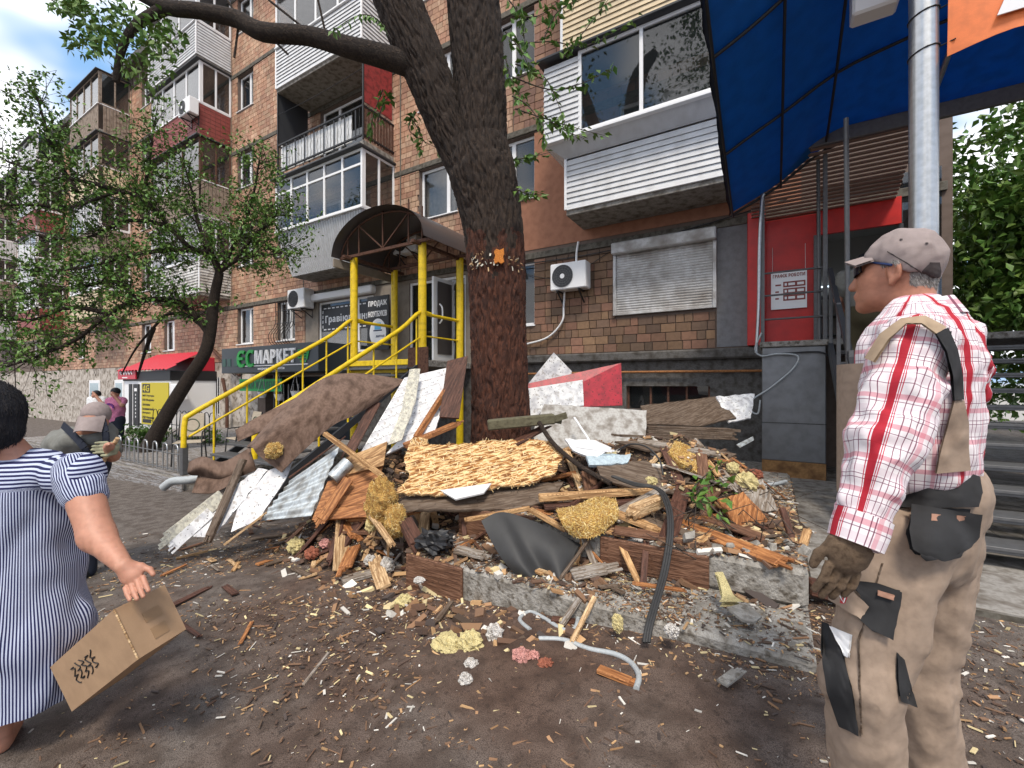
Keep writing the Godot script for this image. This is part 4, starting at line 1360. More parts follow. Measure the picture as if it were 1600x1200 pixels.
# ---------- yellow porch with stairs
func make_porch() -> void:
	var o := thing("entrance_porch", "yellow steel porch with arched dark roof and long stairs beside the tree", "porch", Vector3(-7.3, 0, 1))
	var xl := -8.34
	var xr := -6.23
	var zf := 1.66
	var zb := 0.4
	pbox("landing", Vector3(xl - 0.1, 1.86, 0.02), Vector3(xr + 0.1, 2.0, zf + 0.1), M.concrete, o, 0.01)
	pbox("landing_edge", Vector3(xl - 0.12, 1.9, zf + 0.1), Vector3(xr + 0.12, 2.02, zf + 0.14), M.yellow, o, 0.01)
	pbox("landing_edge", Vector3(xl - 0.12, 1.74, zf + 0.1), Vector3(xr + 0.12, 1.84, zf + 0.14), M.yellow, o, 0.01)
	for p in [[xl, zf], [xr, zf], [xl, zb], [xr, zb]]:
		ptube("column", [Vector3(p[0], -0.2, p[1]), Vector3(p[0], 2.2, p[1]), Vector3(p[0], 4.43, p[1])], 0.085, M.yellow, o, 18)
	# arched roof
	var rows := []
	var x0 := xl - 0.35
	var x1 := xr + 0.35
	for i in 2:
		var line := []
		for k in 11:
			var a := PI * k / 10.0
			line.append(Vector3((x0 + x1) * 0.5 - cos(a) * (x1 - x0) * 0.5, 4.42 + sin(a) * 0.85, 0.02 if i == 0 else zf + 0.35))
		rows.append(line)
	var rf := MB.new()
	rf.sheet(rows, 2, 0.012)
	var roof := part("roof", rf, M.plexi, o)
	for zz in [zf, zb]:
		var t := MB.new()
		var arc := []
		for k in 17:
			var a := PI * k / 16.0
			arc.append(Vector3((x0 + x1) * 0.5 - cos(a) * ((x1 - x0) * 0.5 - 0.03), 4.41 + sin(a) * 0.81, zz + 0.1))
		t.tube(arc, 0.022, 6)
		t.bar(Vector3(x0, 4.43, zz + 0.1), Vector3(x1, 4.43, zz + 0.1), 0.05, 0.06)
		for k in [3, 5, 8, 11, 13]: t.bar(Vector3(arc[k].x, 4.46, zz + 0.1), arc[k] + Vector3(0, 0.28 if zz == zf else -0.01, 0), 0.025, 0.025, Vector3.RIGHT)
		t.bar(arc[5], Vector3(arc[8].x, 4.46, zz + 0.1), 0.025, 0.025)
		t.bar(arc[11], Vector3(arc[8].x, 4.46, zz + 0.1), 0.025, 0.025)
		part("truss", t, M.rust, o)
	for xx in [xl, xr]: pbox("side_beam", Vector3(xx - 0.04, 4.36, zb - 0.3), Vector3(xx + 0.04, 4.425, zf + 0.3), M.rust, o, 0.004)
	pbox("gutter_board", Vector3(x0 - 0.02, 4.2, 0.05), Vector3(x0 + 0.02, 4.4, zf + 0.3), M.taupe, o, 0.01)
	# stairs toward the street
	var zt := zf + 0.12
	var ze := 4.95
	var nst := 12
	for i in nst:
		var t := (i + 1.0) / (nst + 1.0)
		var y := lerpf(2.0, 0.0, t)
		var z := lerpf(zt, ze, (i + 0.5) / nst)
		pbox("step", Vector3(xl + 0.06, y - 0.04, z - 0.15), Vector3(xr - 0.06, y, z + 0.15), M.steelgrey, o, 0.006)
	for xx in [xl, xr]:
		var sb := MB.new()
		sb.bar(Vector3(xx, 1.86, zt), Vector3(xx, -0.12, ze), 0.05, 0.12)
		part("stringer", sb, M.darkgrey, o)
		var top := Vector3(xx, 2.96, zf - 0.05)
		var low := Vector3(xx, 1.0, ze)
		ptube("handrail", smooth([Vector3(xx, 2.98, zf - 0.25), top + Vector3(0, 0, 0.15), top.lerp(low, 0.2), top.lerp(low, 0.5), top.lerp(low, 0.8), low, low + Vector3(0, -0.12, 0.1), low + Vector3(0, -0.55, 0.12)], 5), 0.042, M.yellow, o, 12)
		ptube("mid_rail", [Vector3(xx, 2.5, zf), Vector3(xx, 0.62, ze + 0.05)], 0.02, M.yellow, o, 8)
		for k in 6:
			var t := (k + 0.4) / 6.0
			var p := top.lerp(low, t)
			ptube("baluster", [Vector3(xx, p.y - 1.02, p.z), Vector3(xx, p.y, p.z)], 0.018, M.yellow, o, 8)
		for yy in [2.96, 2.5]: ptube("landing_rail", [Vector3(xx, yy, zb), Vector3(xx, yy, zf)], 0.035 if yy > 2.9 else 0.018, M.yellow, o, 10)
	pbox("rusty_patch", Vector3(xr - 0.25, 1.62, zf + 0.145), Vector3(xr + 0.3, 2.25, zf + 0.165), M.rust, o, 0.004)

# ---------- terrace, kiosk, chairs at the left
func make_left() -> void:
	var zt := 5.0
	var ft := -0.08
	var de := MB.new()
	de.abox(Vector3(-19.0, -0.9, 0.3), Vector3(-8.55, ft - 0.035, zt))
	var deck := struct("terrace", de, M.concrete)
	var j := 0
	var z := 0.32
	while z < zt - 0.05:
		var b := MB.new()
		b.abox(Vector3(-18.95, ft - 0.03, z), Vector3(-8.6, ft + rng.randf() * 0.004, z + 0.146), 0.004)
		part("deck_board", b, M.deck, deck)
		z += 0.155
	for k in 2:
		pbox("edge_board", Vector3(-19.0, ft - 0.19 - k * 0.16, zt + 0.002), Vector3(-8.5, ft - 0.035 - k * 0.16, zt + 0.035 + k * 0.02), M.deck, deck, 0.006)
	# hooped fence
	var f := thing("hoop_fence", "low grey hooped metal fence along the terrace edge", "fence", Vector3(-10.4, ft, zt - 0.1))
	var za := zt - 0.1
	var xa := -12.3
	var xb := -8.75
	for xx in [xa, xb]: pbox("post", Vector3(xx - 0.05, ft, za - 0.05), Vector3(xx + 0.05, ft + 0.55 if xx == xb else ft + 0.62, za + 0.05), M.steelgrey, f, 0.012)
	for i in 8:
		var c := lerpf(xa + 0.3, xb - 0.3, i / 7.0)
		var pts := [Vector3(c - 0.09, ft + 0.03, za), Vector3(c - 0.09, ft + 0.38, za)]
		for k in 7:
			var a := PI - PI * k / 6.0
			pts.append(Vector3(c + cos(a) * 0.09, ft + 0.42 + sin(a) * 0.09, za))
		pts.append(Vector3(c + 0.09, ft + 0.38, za))
		pts.append(Vector3(c + 0.09, ft + 0.03, za))
		ptube("hoop", pts, 0.014, M.steel, f, 8)
	for yy in [0.06, 0.34]: ptube("rail", [Vector3(xa, ft + yy, za), Vector3(xb, ft + yy, za)], 0.012, M.steelgrey, f, 6)
	# a dark wire fence round the bed of the leaning tree
	var wf := thing("wire_fence", "thin black wire fence round the flower bed", "fence", Vector3(-13.6, ft, 2.9))
	for i in 12:
		var xx := -15.6 + i * 0.3
		ptube("hoop", smooth([Vector3(xx, ft, 2.9), Vector3(xx, ft + 0.7, 2.9), Vector3(xx + 0.15, ft + 0.85, 2.9), Vector3(xx + 0.3, ft + 0.7, 2.9), Vector3(xx + 0.3, ft, 2.9)], 3), 0.01, M.iron, wf, 5)
	ptube("rail", [Vector3(-15.6, ft + 0.45, 2.91), Vector3(-12.0, ft + 0.45, 2.91)], 0.01, M.iron, wf, 5)
	# chairs
	for q in [[296, 688, 0.5, "cafe chair with round emblem on its backrest beside the stair foot"], [378, 668, -0.6, "cafe chair half hidden behind the fallen boards"]]:
		var p: Vector3 = at(q[0], q[1] + 15, 8.6 if q[0] < 300 else 9.2)
		p.y = ft
		var c := thing("cafe_chair", q[3], "chair", p, "cafe chairs on the terrace")
		var bs := Basis(Vector3.UP, q[2] + 0.5)
		for s in [-1, 1]:
			ptube("leg", [p + bs * Vector3(0.24 * s, 0, 0.24), p + bs * Vector3(0.23 * s, 0.44, 0.2), p + bs * Vector3(0.24 * s, 0.64, 0.18), p + bs * Vector3(0.24 * s, 0.66, -0.2)], 0.014, M.iron, c, 6)
			ptube("leg", [p + bs * Vector3(0.24 * s, 0, -0.28), p + bs * Vector3(0.22 * s, 0.44, -0.2), p + bs * Vector3(0.2 * s, 0.98, -0.32)], 0.014, M.iron, c, 6)
		var st := MB.new()
		st.box(p + bs * Vector3(0, 0.44, 0), bs * Vector3(0.23, 0, 0), bs * Vector3(0, 0.012, 0), bs * Vector3(0, 0, 0.22), 0.01)
		part("seat", st, M.chairseat, c)
		var bk := MB.new()
		bk.box(p + bs * Vector3(0, 0.75, -0.265), bs * Vector3(0.2, 0, 0), bs * Vector3(0, 0.23, -0.05), bs * Vector3(0, 0.002, 0.01), 0.008)
		part("backrest", bk, M.chairseat, c)
		var em := MB.new()
		var ring := []
		for k in 21: ring.append(p + bs * Vector3(cos(TAU * k / 20.0) * 0.12, 0.75 + sin(TAU * k / 20.0) * 0.12, -0.252 - sin(TAU * k / 20.0) * 0.026))
		em.tube(ring, 0.012, 5, false)
		part("round_emblem", em, mat(L(0.1, 0.12, 0.08), 0.9), c)
	# vestibule with red tiled roof and yellow poster
	var k := thing("phone_kiosk", "small white kiosk with red tiled roof and yellow price poster", "kiosk", Vector3(-22.0, -0.3, 0.8))
	var z1 := 1.5
	var a := onz(222, 660, z1)
	var bq := onz(266, 660, z1)
	var kx0 := a.x - 1.75
	var kx1 := bq.x
	pbox("body", Vector3(kx0, -0.6, 0.02), Vector3(kx1, 1.85, z1 - 0.02), M.pvc, k, 0.01)
	pbox("eaves_band", Vector3(kx0 - 0.02, 1.62, 0.02), Vector3(kx1 + 0.03, 1.98, z1 + 0.02), M.black, k, 0.01)
	pbox("poster", Vector3(a.x, 0.0, z1), Vector3(kx1 - 0.12, 1.55, z1 + 0.02), M.signyellow, k, 0.0)
	pbox("poster_badge", Vector3(a.x + 0.1, 1.18, z1 + 0.02), Vector3(a.x + 0.75, 1.5, z1 + 0.026), M.black, k, 0.0)
	text("4G", Vector3(a.x + 0.42, 1.34, z1 + 0.028), 0.55, 0.24, Vector3.RIGHT, Vector3.UP, M.signyellow, k)
	var yy := 1.06
	for s in [["WiFi Роутеры", 1.0], ["USB Модемы", 1.0], ["Антенны", 0.65], ["Безлимитный", 0.95], ["Интернет", 0.7], ["USB Флешки", 1.0]]:
		text(s[0], Vector3(a.x + 0.1 + s[1] * 0.5, yy, z1 + 0.022), s[1], 0.1, Vector3.RIGHT, Vector3.UP, M.black, k)
		yy -= 0.16
	pbox("poster_strip", Vector3(a.x + 0.12, 0.06, z1 + 0.02), Vector3(a.x + 0.85, 0.19, z1 + 0.026), M.black, k, 0.0)
	pbox("door_opening", Vector3(a.x - 1.25, -0.5, z1 - 0.01), Vector3(a.x - 0.95, 1.5, z1), M.black, k, 0.0)
	pbox("vertical_sign", Vector3(a.x - 0.75, -0.1, z1 - 0.01), Vector3(a.x - 0.25, 1.5, z1 + 0.03), M.black, k, 0.01)
	pbox("sign_emblem", Vector3(a.x - 0.62, 1.22, z1 + 0.03), Vector3(a.x - 0.38, 1.34, z1 + 0.034), M.pvc, k, 0.0)
	for i in 7: pbox("small_character", Vector3(a.x - 0.53, 1.05 - i * 0.14, z1 + 0.03), Vector3(a.x - 0.47, 1.12 - i * 0.14, z1 + 0.034), M.pvc, k, 0.0)
	pbox("red_sign", Vector3(kx0 - 0.3, 1.68, z1 + 0.03), Vector3(a.x - 0.35, 2.05, z1 + 0.09), M.roofred, k, 0.01)
	var scr := []
	for i in 15: scr.append(Vector3(a.x - 1.8 + i * 0.085, 1.93 + 0.07 * sin(i * 2.1), z1 + 0.1))
	ptube("white_script", smooth(scr, 4), 0.022, M.pvc, k, 6)
	pbox("white_line", Vector3(a.x - 1.6, 1.73, z1 + 0.09), Vector3(a.x - 1.1, 1.77, z1 + 0.094), M.pvc, k, 0.0)
	pbox("window_box", Vector3(kx1 + 0.02, 0.95, z1 - 0.3), Vector3(kx1 + 0.6, 1.5, z1), M.pvc, k, 0.02)
	# roof tiles row by row
	for r in 4:
		for i in 15:
			var w := (kx1 - kx0 + 0.3) / 15.0
			var t := MB.new()
			var y0 := 1.99 + r * 0.17
			var zz := z1 + 0.18 - r * 0.3
			var xx := kx0 - 0.15 + i * w
			var inset := r * 0.09
			if xx < kx0 - 0.15 + inset or xx + w > kx1 + 0.16 - inset: continue
			t.sheet([[Vector3(xx, y0, zz), Vector3(xx + w * 0.35, y0 + 0.045, zz), Vector3(xx + w, y0 + 0.005, zz)], [Vector3(xx, y0 + 0.18, zz - 0.32), Vector3(xx + w * 0.35, y0 + 0.225, zz - 0.32), Vector3(xx + w, y0 + 0.185, zz - 0.32)]], 2, 0.012)
			part("roof_tile", t, M.roofred, k)
	pbox("roof_core", Vector3(kx0 + 0.1, 1.98, 0.02), Vector3(kx1 - 0.1, 2.5, z1 - 0.9), M.roofred, k, 0.02)

# ---------- shop entrance on the right
func make_right() -> void:
	var o := thing("shop_entrance", "dark steel stairs and landing of the red shop under the blue awning", "stairs", Vector3(0.8, 0.19, 1.3))
	pbox("landing_box", Vector3(-0.13, 0.42, 0.16), Vector3(0.62, 2.02, 1.26), M.sheetgrey, o, 0.01)
	pbox("landing_board", Vector3(-0.13, 0.19, 0.16), Vector3(0.62, 0.42, 1.272), mat(L(0.3, 0.16, 0.06), 0.8, 0, T.dirty, 0.8), o, 0.004)
	pbox("landing_top", Vector3(-0.16, 2.02, 0.0), Vector3(3.0, 2.1, 1.3), M.concrete, o, 0.01)
	pbox("sheet_seam", Vector3(-0.132, 0.95, 1.26), Vector3(0.622, 0.958, 1.268), M.black, o, 0.0)
	# stairs
	var n := 11
	for i in n:
		var t := (i + 1.0) / (n + 1.0)
		var y := lerpf(2.08, 0.2, t)
		var z := lerpf(1.4, 3.95, i / (n - 1.0))
		var b := MB.new()
		b.abox(Vector3(0.7, y - 0.045, z - 0.14), Vector3(2.95, y, z + 0.14), 0.005)
		b.abox(Vector3(0.7, y - 0.02, z + 0.142), Vector3(2.95, y + 0.004, z + 0.152), 0.002)
		part("tread", b, M.steelgrey, o)
	for xx in [0.66, 2.98]:
		var s := MB.new()
		s.bar(Vector3(xx, 2.0, 1.3), Vector3(xx, 0.12, 4.05), 0.05, 0.16)
		part("stringer", s, M.darkgrey, o)
	var rail := MB.new()
	for xx in [0.66, 2.98]:
		rail.bar(Vector3(xx, 3.02, 1.28), Vector3(xx, 1.1, 4.0), 0.05, 0.06)
	part("handrail", rail, M.darkgrey, o)
	for xx in [0.66, 2.98]:
		for t in [0.03, 0.3, 0.62, 0.95]:
			var p := Vector3(xx, lerpf(3.02, 1.1, t), lerpf(1.28, 4.2, t))
			pbox("rail_post", Vector3(xx - 0.02, p.y - 0.98, p.z - 0.02), Vector3(xx + 0.02, p.y, p.z + 0.02), M.steelgrey, o, 0.004)
	# landing balustrade
	for yy in [2.42, 2.76, 3.08]: ptube("landing_rail", [Vector3(-0.1, yy, 1.24), Vector3(0.6, yy, 1.24)], 0.014, M.steelgrey, o, 8)
	for xx in [-0.12, 0.61]: pbox("post", Vector3(xx - 0.025, 2.1, 1.215), Vector3(xx + 0.025, 4.6, 1.265), M.steelgrey, o, 0.004)
	# white pipe and loose cables at the corner
	var cp := thing("white_pipe", "thin bright downpipe at the corner of the red shop", "pipe", Vector3(-0.17, 2.0, 1.28))
	ptube("pipe", smooth([Vector3(-0.2, 1.95, 1.3), Vector3(-0.17, 2.6, 1.3), Vector3(-0.16, 3.4, 1.3), Vector3(-0.13, 4.1, 1.3), Vector3(-0.1, 4.2, 1.3)]), 0.022, M.steel, cp, 8)
	var cb := thing("loose_cable", "grey cable looping across the metal landing box", "cable", Vector3(0, 1.5, 1.3))
	var c := []
	for q in [[1190, 520], [1180, 545], [1190, 556], [1215, 553], [1246, 556], [1240, 575], [1205, 605], [1175, 625], [1172, 640], [1184, 646], [1188, 625]]: c.append(onz(q[0], q[1], 1.33))
	ptube("cable", smooth(c), 0.013, M.conduit, cb, 6)
	var c2 := []
	for q in [[1188, 556], [1230, 552], [1280, 550], [1300, 560]]: c2.append(onz(q[0], q[1], 1.31))
	ptube("cable", smooth(c2), 0.012, M.black, cb, 6)
	# red shop front
	var s := thing("red_shopfront", "red panelled shop front with notice and open doorway", "shop front", Vector3(0.8, 2.1, 0.05))
	pbox("pillar_panel", Vector3(-0.36, 2.14, 0.014), Vector3(-0.1, 4.35, 0.2), M.red, s, 0.01)
	pbox("wall_panel", Vector3(-0.1, 2.1, 0.014), Vector3(0.6, 4.2, 0.06), M.red, s, 0.004)
	pbox("header_panel", Vector3(0.6, 3.85, 0.014), Vector3(1.62, 4.25, 0.075), M.red, s, 0.004)
	pbox("notice", Vector3(-0.02, 2.72, 0.1), Vector3(0.47, 3.34, 0.11), M.pvc, s, 0.0)
	text("ГРАФІК РОБОТИ", Vector3(0.225, 3.26, 0.112), 0.44, 0.055, Vector3.RIGHT, Vector3.UP, M.redtile, s)
	for i in 3:
		pbox("notice_frame", Vector3(0.15, 3.07 - i * 0.11, 0.11), Vector3(0.45, 3.16 - i * 0.11, 0.113), M.redtile, s, 0.0)
		for x in [[0.17, 0.2], [0.22, 0.31], [0.34, 0.43]]: pbox("notice_print", Vector3(x[0], 3.095 - i * 0.11, 0.113), Vector3(x[1], 3.135 - i * 0.11, 0.116), M.pvc, s, 0.0)
		pbox("notice_print", Vector3(0.04, 3.1 - i * 0.11, 0.11), Vector3(0.12 if i == 0 else 0.09, 3.125 - i * 0.11, 0.113), M.redtile, s, 0.0)
	for xx in [0.0, 0.45]: ptube("notice_string", [Vector3(xx, 3.34, 0.105), Vector3(xx, 3.75, 0.07)], 0.003, M.pvc, s, 4)
	pbox("door_frame", Vector3(0.56, 2.1, 0.015), Vector3(0.64, 3.85, 0.1), M.steelgrey, s, 0.004)
	pbox("glazing", Vector3(1.64, 2.1, 0.02), Vector3(2.06, 4.6, 0.03), M.glass, s, 0.0)
	pbox("glazing_post", Vector3(1.6, 2.1, 0.014), Vector3(1.64, 3.85, 0.075), M.darkgrey, s, 0.004)
	# interior lamps seen through the door
	var room := thing("shop_interior", "lit shop room behind the open doorway", "room", Vector3(1.2, 2.0, -1.5))
	pbox("floor", Vector3(0.0, 2.0, -2.95), Vector3(2.1, 2.08, -0.4), M.room, room, 0.0)
	pbox("ceiling", Vector3(0.0, 4.65, -2.95), Vector3(2.1, 4.75, -0.37), M.greyplaster, room, 0.0)
	for i in 4: pbox("ceiling_lamp", Vector3(0.75, 4.62, -0.95 - i * 0.12), Vector3(1.5, 4.64, -0.89 - i * 0.12), M.lamp, room, 0.0)
	pbox("tube_lamp", Vector3(0.5, 3.55, -2.9), Vector3(2.05, 3.58, -2.87), M.lamp, room, 0.0)
	for i in 3: pbox("shelf", Vector3(0.3, 2.5 + i * 0.4, -2.95), Vector3(2.05, 2.53 + i * 0.4, -2.6), M.steelgrey, room, 0.0)
	var lt := OmniLight3D.new()
	lt.name = "ceiling_light"
	lt.light_energy = 0.1
	lt.light_size = 0.4
	lt.omni_range = 12.0
	lt.light_color = Color(0.85, 0.93, 1.0)
	lt.shadow_enabled = true
	add_child(lt)
	lt.position = Vector3(1.15, 4.5, -1.1)
	# slatted soffit
	var sf := thing("slatted_soffit", "brown slatted ceiling over the red shop landing", "ceiling", Vector3(1, 4.4, 0.6))
	for i in 16:
		pbox("slat", Vector3(-0.3, lerpf(4.22, 4.62, i / 15.0), 0.08 + i * 0.085), Vector3(1.55, lerpf(4.24, 4.64, i / 15.0), 0.155 + i * 0.085), M.soffit, sf, 0.003)
	pbox("fascia", Vector3(0.3, 4.62, 1.44), Vector3(3.0, 4.8, 1.5), M.steelgrey, sf, 0.01)
	# awning
	var aw := thing("blue_awning", "blue tarpaulin awning arched on black tubes over the shop stairs", "awning", Vector3(1.2, 4.1, 2.7))
	var prof := [[-0.5, 4.05], [-0.2, 4.22], [0.1, 4.38], [0.6, 4.68], [1.1, 4.8], [1.6, 4.85], [2.1, 4.86], [2.7, 4.8], [3.3, 4.6], [3.9, 4.2]]
	var rows := []
	for i in 6:
		var t := i / 5.0
		var line := []
		for q in prof: line.append(Vector3(q[0], q[1] + t * 0.95 - 0.06 * sin(t * PI) + (rng.randf_range(-0.035, 0.02) if q[0] > -0.4 else 0.0), 1.25 + t * 3.1))
		rows.append(line)
	var tp := MB.new()
	tp.sheet(rows, 4, 0.006)
	part("tarpaulin", tp, M.tarpblue, aw)
	for i in [0, 2, 4, 5]:
		var line := []
		for q in rows[i]: line.append(q + Vector3(0, -0.045, 0))
		ptube("rib", smooth(line, 3), 0.018, M.black, aw, 7)
	for j in [0, 2, 3, 5, 7, 9]:
		var line := []
		for r in rows: line.append(r[j] + Vector3(0, -0.085, 0))
		ptube("purlin", line, 0.015 if j != 5 else 0.03, M.black if j != 5 else M.steel, aw, 7)
	var edge := MB.new()
	var el := []
	for i in 24:
		var t := i / 23.0
		var q: Vector3 = Vector3(-0.5, 4.05 + t * 0.95 - 0.06 * sin(t * PI), 1.25 + t * 3.1)
		el.append([q + Vector3(0.01, 0.03, 0), q + Vector3(-0.03 - rng.randf() * 0.03, -0.06 - rng.randf() * 0.05, 0)])
	edge.sheet(el, 1, 0.004)
	part("frayed_edge", edge, M.black, aw)
	for q in [[1278, 232, 1.2], [1322, 185, 3.0]]:
		var p := onz(q[0], q[1], q[2])
		ptube("strut", [p, Vector3(p.x + 0.02, 2.0 if q[2] < 2.0 else 1.2, p.z)], 0.022, M.steelgrey, aw, 8)
	var post := onz(1443, 300, 4.2)
	ptube("post", [Vector3(post.x, 0.15, post.z), Vector3(post.x, 3.0, post.z), Vector3(post.x, 6.0, post.z)], 0.082, M.steel, aw, 24)
	pbox("lamp_housing", Vector3(0.62, 4.83, 3.3), Vector3(0.95, 5.2, 3.5), M.pvc, aw, 0.02)
	# orange banner laced to the post
	var bn := thing("orange_banner", "orange banner with white letter laced to the steel post", "banner", Vector3(post.x + 0.1, 3.85, post.z))
	var br := []
	for i in 4:
		var line := []
		for k in 9:
			var xx := post.x + 0.12 + k * 0.32
			line.append(Vector3(xx, 3.82 + i * 0.5 + (0.05 * absf(sin(k * 1.7)) if i == 0 else 0.0), post.z + 0.02 + 0.03 * sin(k * 1.3 + i)))
		br.append(line)
	var bm := MB.new()
	bm.sheet(br, 4, 0.004)
	part("cloth", bm, M.orange, bn)
	text("A", Vector3(post.x + 0.8, 4.42, post.z + 0.075), 0.9, 0.9, Vector3.RIGHT, Vector3.UP, M.banner_white, bn, "white_letter", true, false, 0.01)
	for i in 4:
		var yy := 3.9 + i * 0.27
		var ring := []
		for k in 13:
			var a := TAU * k / 12.0
			ring.append(Vector3(post.x + cos(a) * 0.088, yy + 0.02 * cos(a), post.z + sin(a) * 0.088))
		var lc := MB.new()
		lc.tube(ring, 0.005, 5, false)
		lc.tube([Vector3(post.x + 0.088, yy + 0.02, post.z), Vector3(post.x + 0.16, yy + 0.02, post.z + 0.04)], 0.005, 5)
		part("lacing", lc, M.black, bn)
	var sw := MB.new()
	var swr := []
	for i in 4:
		var line := []
		for k in 8: line.append(Vector3(3.45 + 0.05 * sin(k * 2.1 + i), lerpf(0.2, 3.3, i / 3.0), -0.3 + k * 0.5))
		swr.append(line)
	sw.sheet(swr, 4, 0.006)
	part("side_curtain", sw, M.tarpblue, aw)
	for zz in [-0.3, 1.4, 3.2]: ptube("curtain_post", [Vector3(3.5, 0.15, zz), Vector3(3.5, 2.0, zz), Vector3(3.5, 4.4, zz)], 0.03, M.steelgrey, aw, 8)
	# blue bins and fabric beyond the stairs
	var bi := thing("blue_bin", "dark blue plastic container beyond the shop stairs", "container", Vector3(3.9, 0.2, 2.2))
	pbox("body", Vector3(3.3, 0.2, 1.4), Vector3(4.6, 2.2, 2.6), M.bluedark, bi, 0.05)
	pbox("lid", Vector3(3.25, 2.2, 1.35), Vector3(4.65, 2.32, 2.65), M.bluedark, bi, 0.03)
	pbox("pale_panel", Vector3(3.7, 0.7, 2.6), Vector3(4.5, 2.0, 2.62), M.blue, bi, 0.0)
	var fr := thing("steel_frame", "thin dark steel frame standing behind the shop stairs", "frame", Vector3(3.1, 2, 1))
	for xx in [[3.15, 0.6], [3.15, 1.4]]: pbox("upright", Vector3(xx[0], 0.2, xx[1]), Vector3(xx[0] + 0.06, 4.6, xx[1] + 0.06), M.darkgrey, fr, 0.004)
	pbox("crossbar", Vector3(3.16, 3.0, 0.66), Vector3(3.2, 3.05, 1.4), M.darkgrey, fr, 0.004)

# ---------- vegetation
var leaf_mesh: ArrayMesh
func make_leaf_mesh() -> void:
	var b := MB.new()
	b.colored = true
	var a := Vector3.ZERO
	var t := Vector3(0, 1, -0.12)
	var l := Vector3(-0.26, 0.45, 0.07)
	var r := Vector3(0.26, 0.45, 0.07)
	var m := Vector3(0, 0.5, -0.02)
	b.tri(a, m, l); b.tri(a, r, m); b.tri(l, m, t); b.tri(m, r, t)
	leaf_mesh = b.mesh(M.leaf)
func leaves(called: String, parent: Node3D, list: Array) -> void:   # [position, direction, size, colour]
	var mm := MultiMesh.new()
	mm.transform_format = MultiMesh.TRANSFORM_3D
	mm.use_colors = true
	mm.mesh = leaf_mesh
	mm.instance_count = list.size()
	for i in list.size():
		var q: Array = list[i]
		var y: Vector3 = (q[1] as Vector3).normalized()
		var x := y.cross(Vector3(rng.randf() - 0.5, 1.6 * (rng.randf() - 0.2), rng.randf() - 0.5)).normalized()
		if x.length() < 0.5: x = y.cross(Vector3.RIGHT).normalized()
		mm.set_instance_transform(i, Transform3D(Basis(x, y, x.cross(y)) * Basis.from_scale(Vector3.ONE * q[2]), q[0]))
		mm.set_instance_color(i, q[3])
	var o := MultiMeshInstance3D.new()
	o.multimesh = mm
	o.name = called
	o.set_meta("kind", "stuff")
	parent.add_child(o, true)
	o.position = -parent.position
func green() -> Color:
	return Color(0.085 * rng.randf_range(0.8, 1.3), 0.175, 0.024) * rng.randf_range(0.85, 1.15)
func rdir() -> Vector3:
	return Vector3(rng.randf_range(-1, 1), rng.randf_range(-1, 1), rng.randf_range(-1, 1)).normalized()
func pxs(list: Array) -> Array:
	var out := []
	for q in list: out.append(at(q[0], q[1], q[2]))
	return out
func spray(tw: MB, lv: Array, pts: Array, n: int, size: float) -> void:   # a leafy twig
	var s := smooth(pts, 5)
	var rr := []
	for i in s.size(): rr.append(lerpf(0.008, 0.002, float(i) / s.size()))
	tw.tube(s, rr, 5)
	for i in n:
		var t := rng.randf() * (s.size() - 1.01)
		var k := int(t)
		var p: Vector3 = (s[k] as Vector3).lerp(s[k + 1], t - k)
		var d: Vector3 = (s[k + 1] - s[k]).normalized()
		lv.append([p + rdir() * 0.03, d * 0.6 + rdir() * 0.8 + Vector3(0, -0.25, 0), size * rng.randf_range(0.7, 1.25), green()])

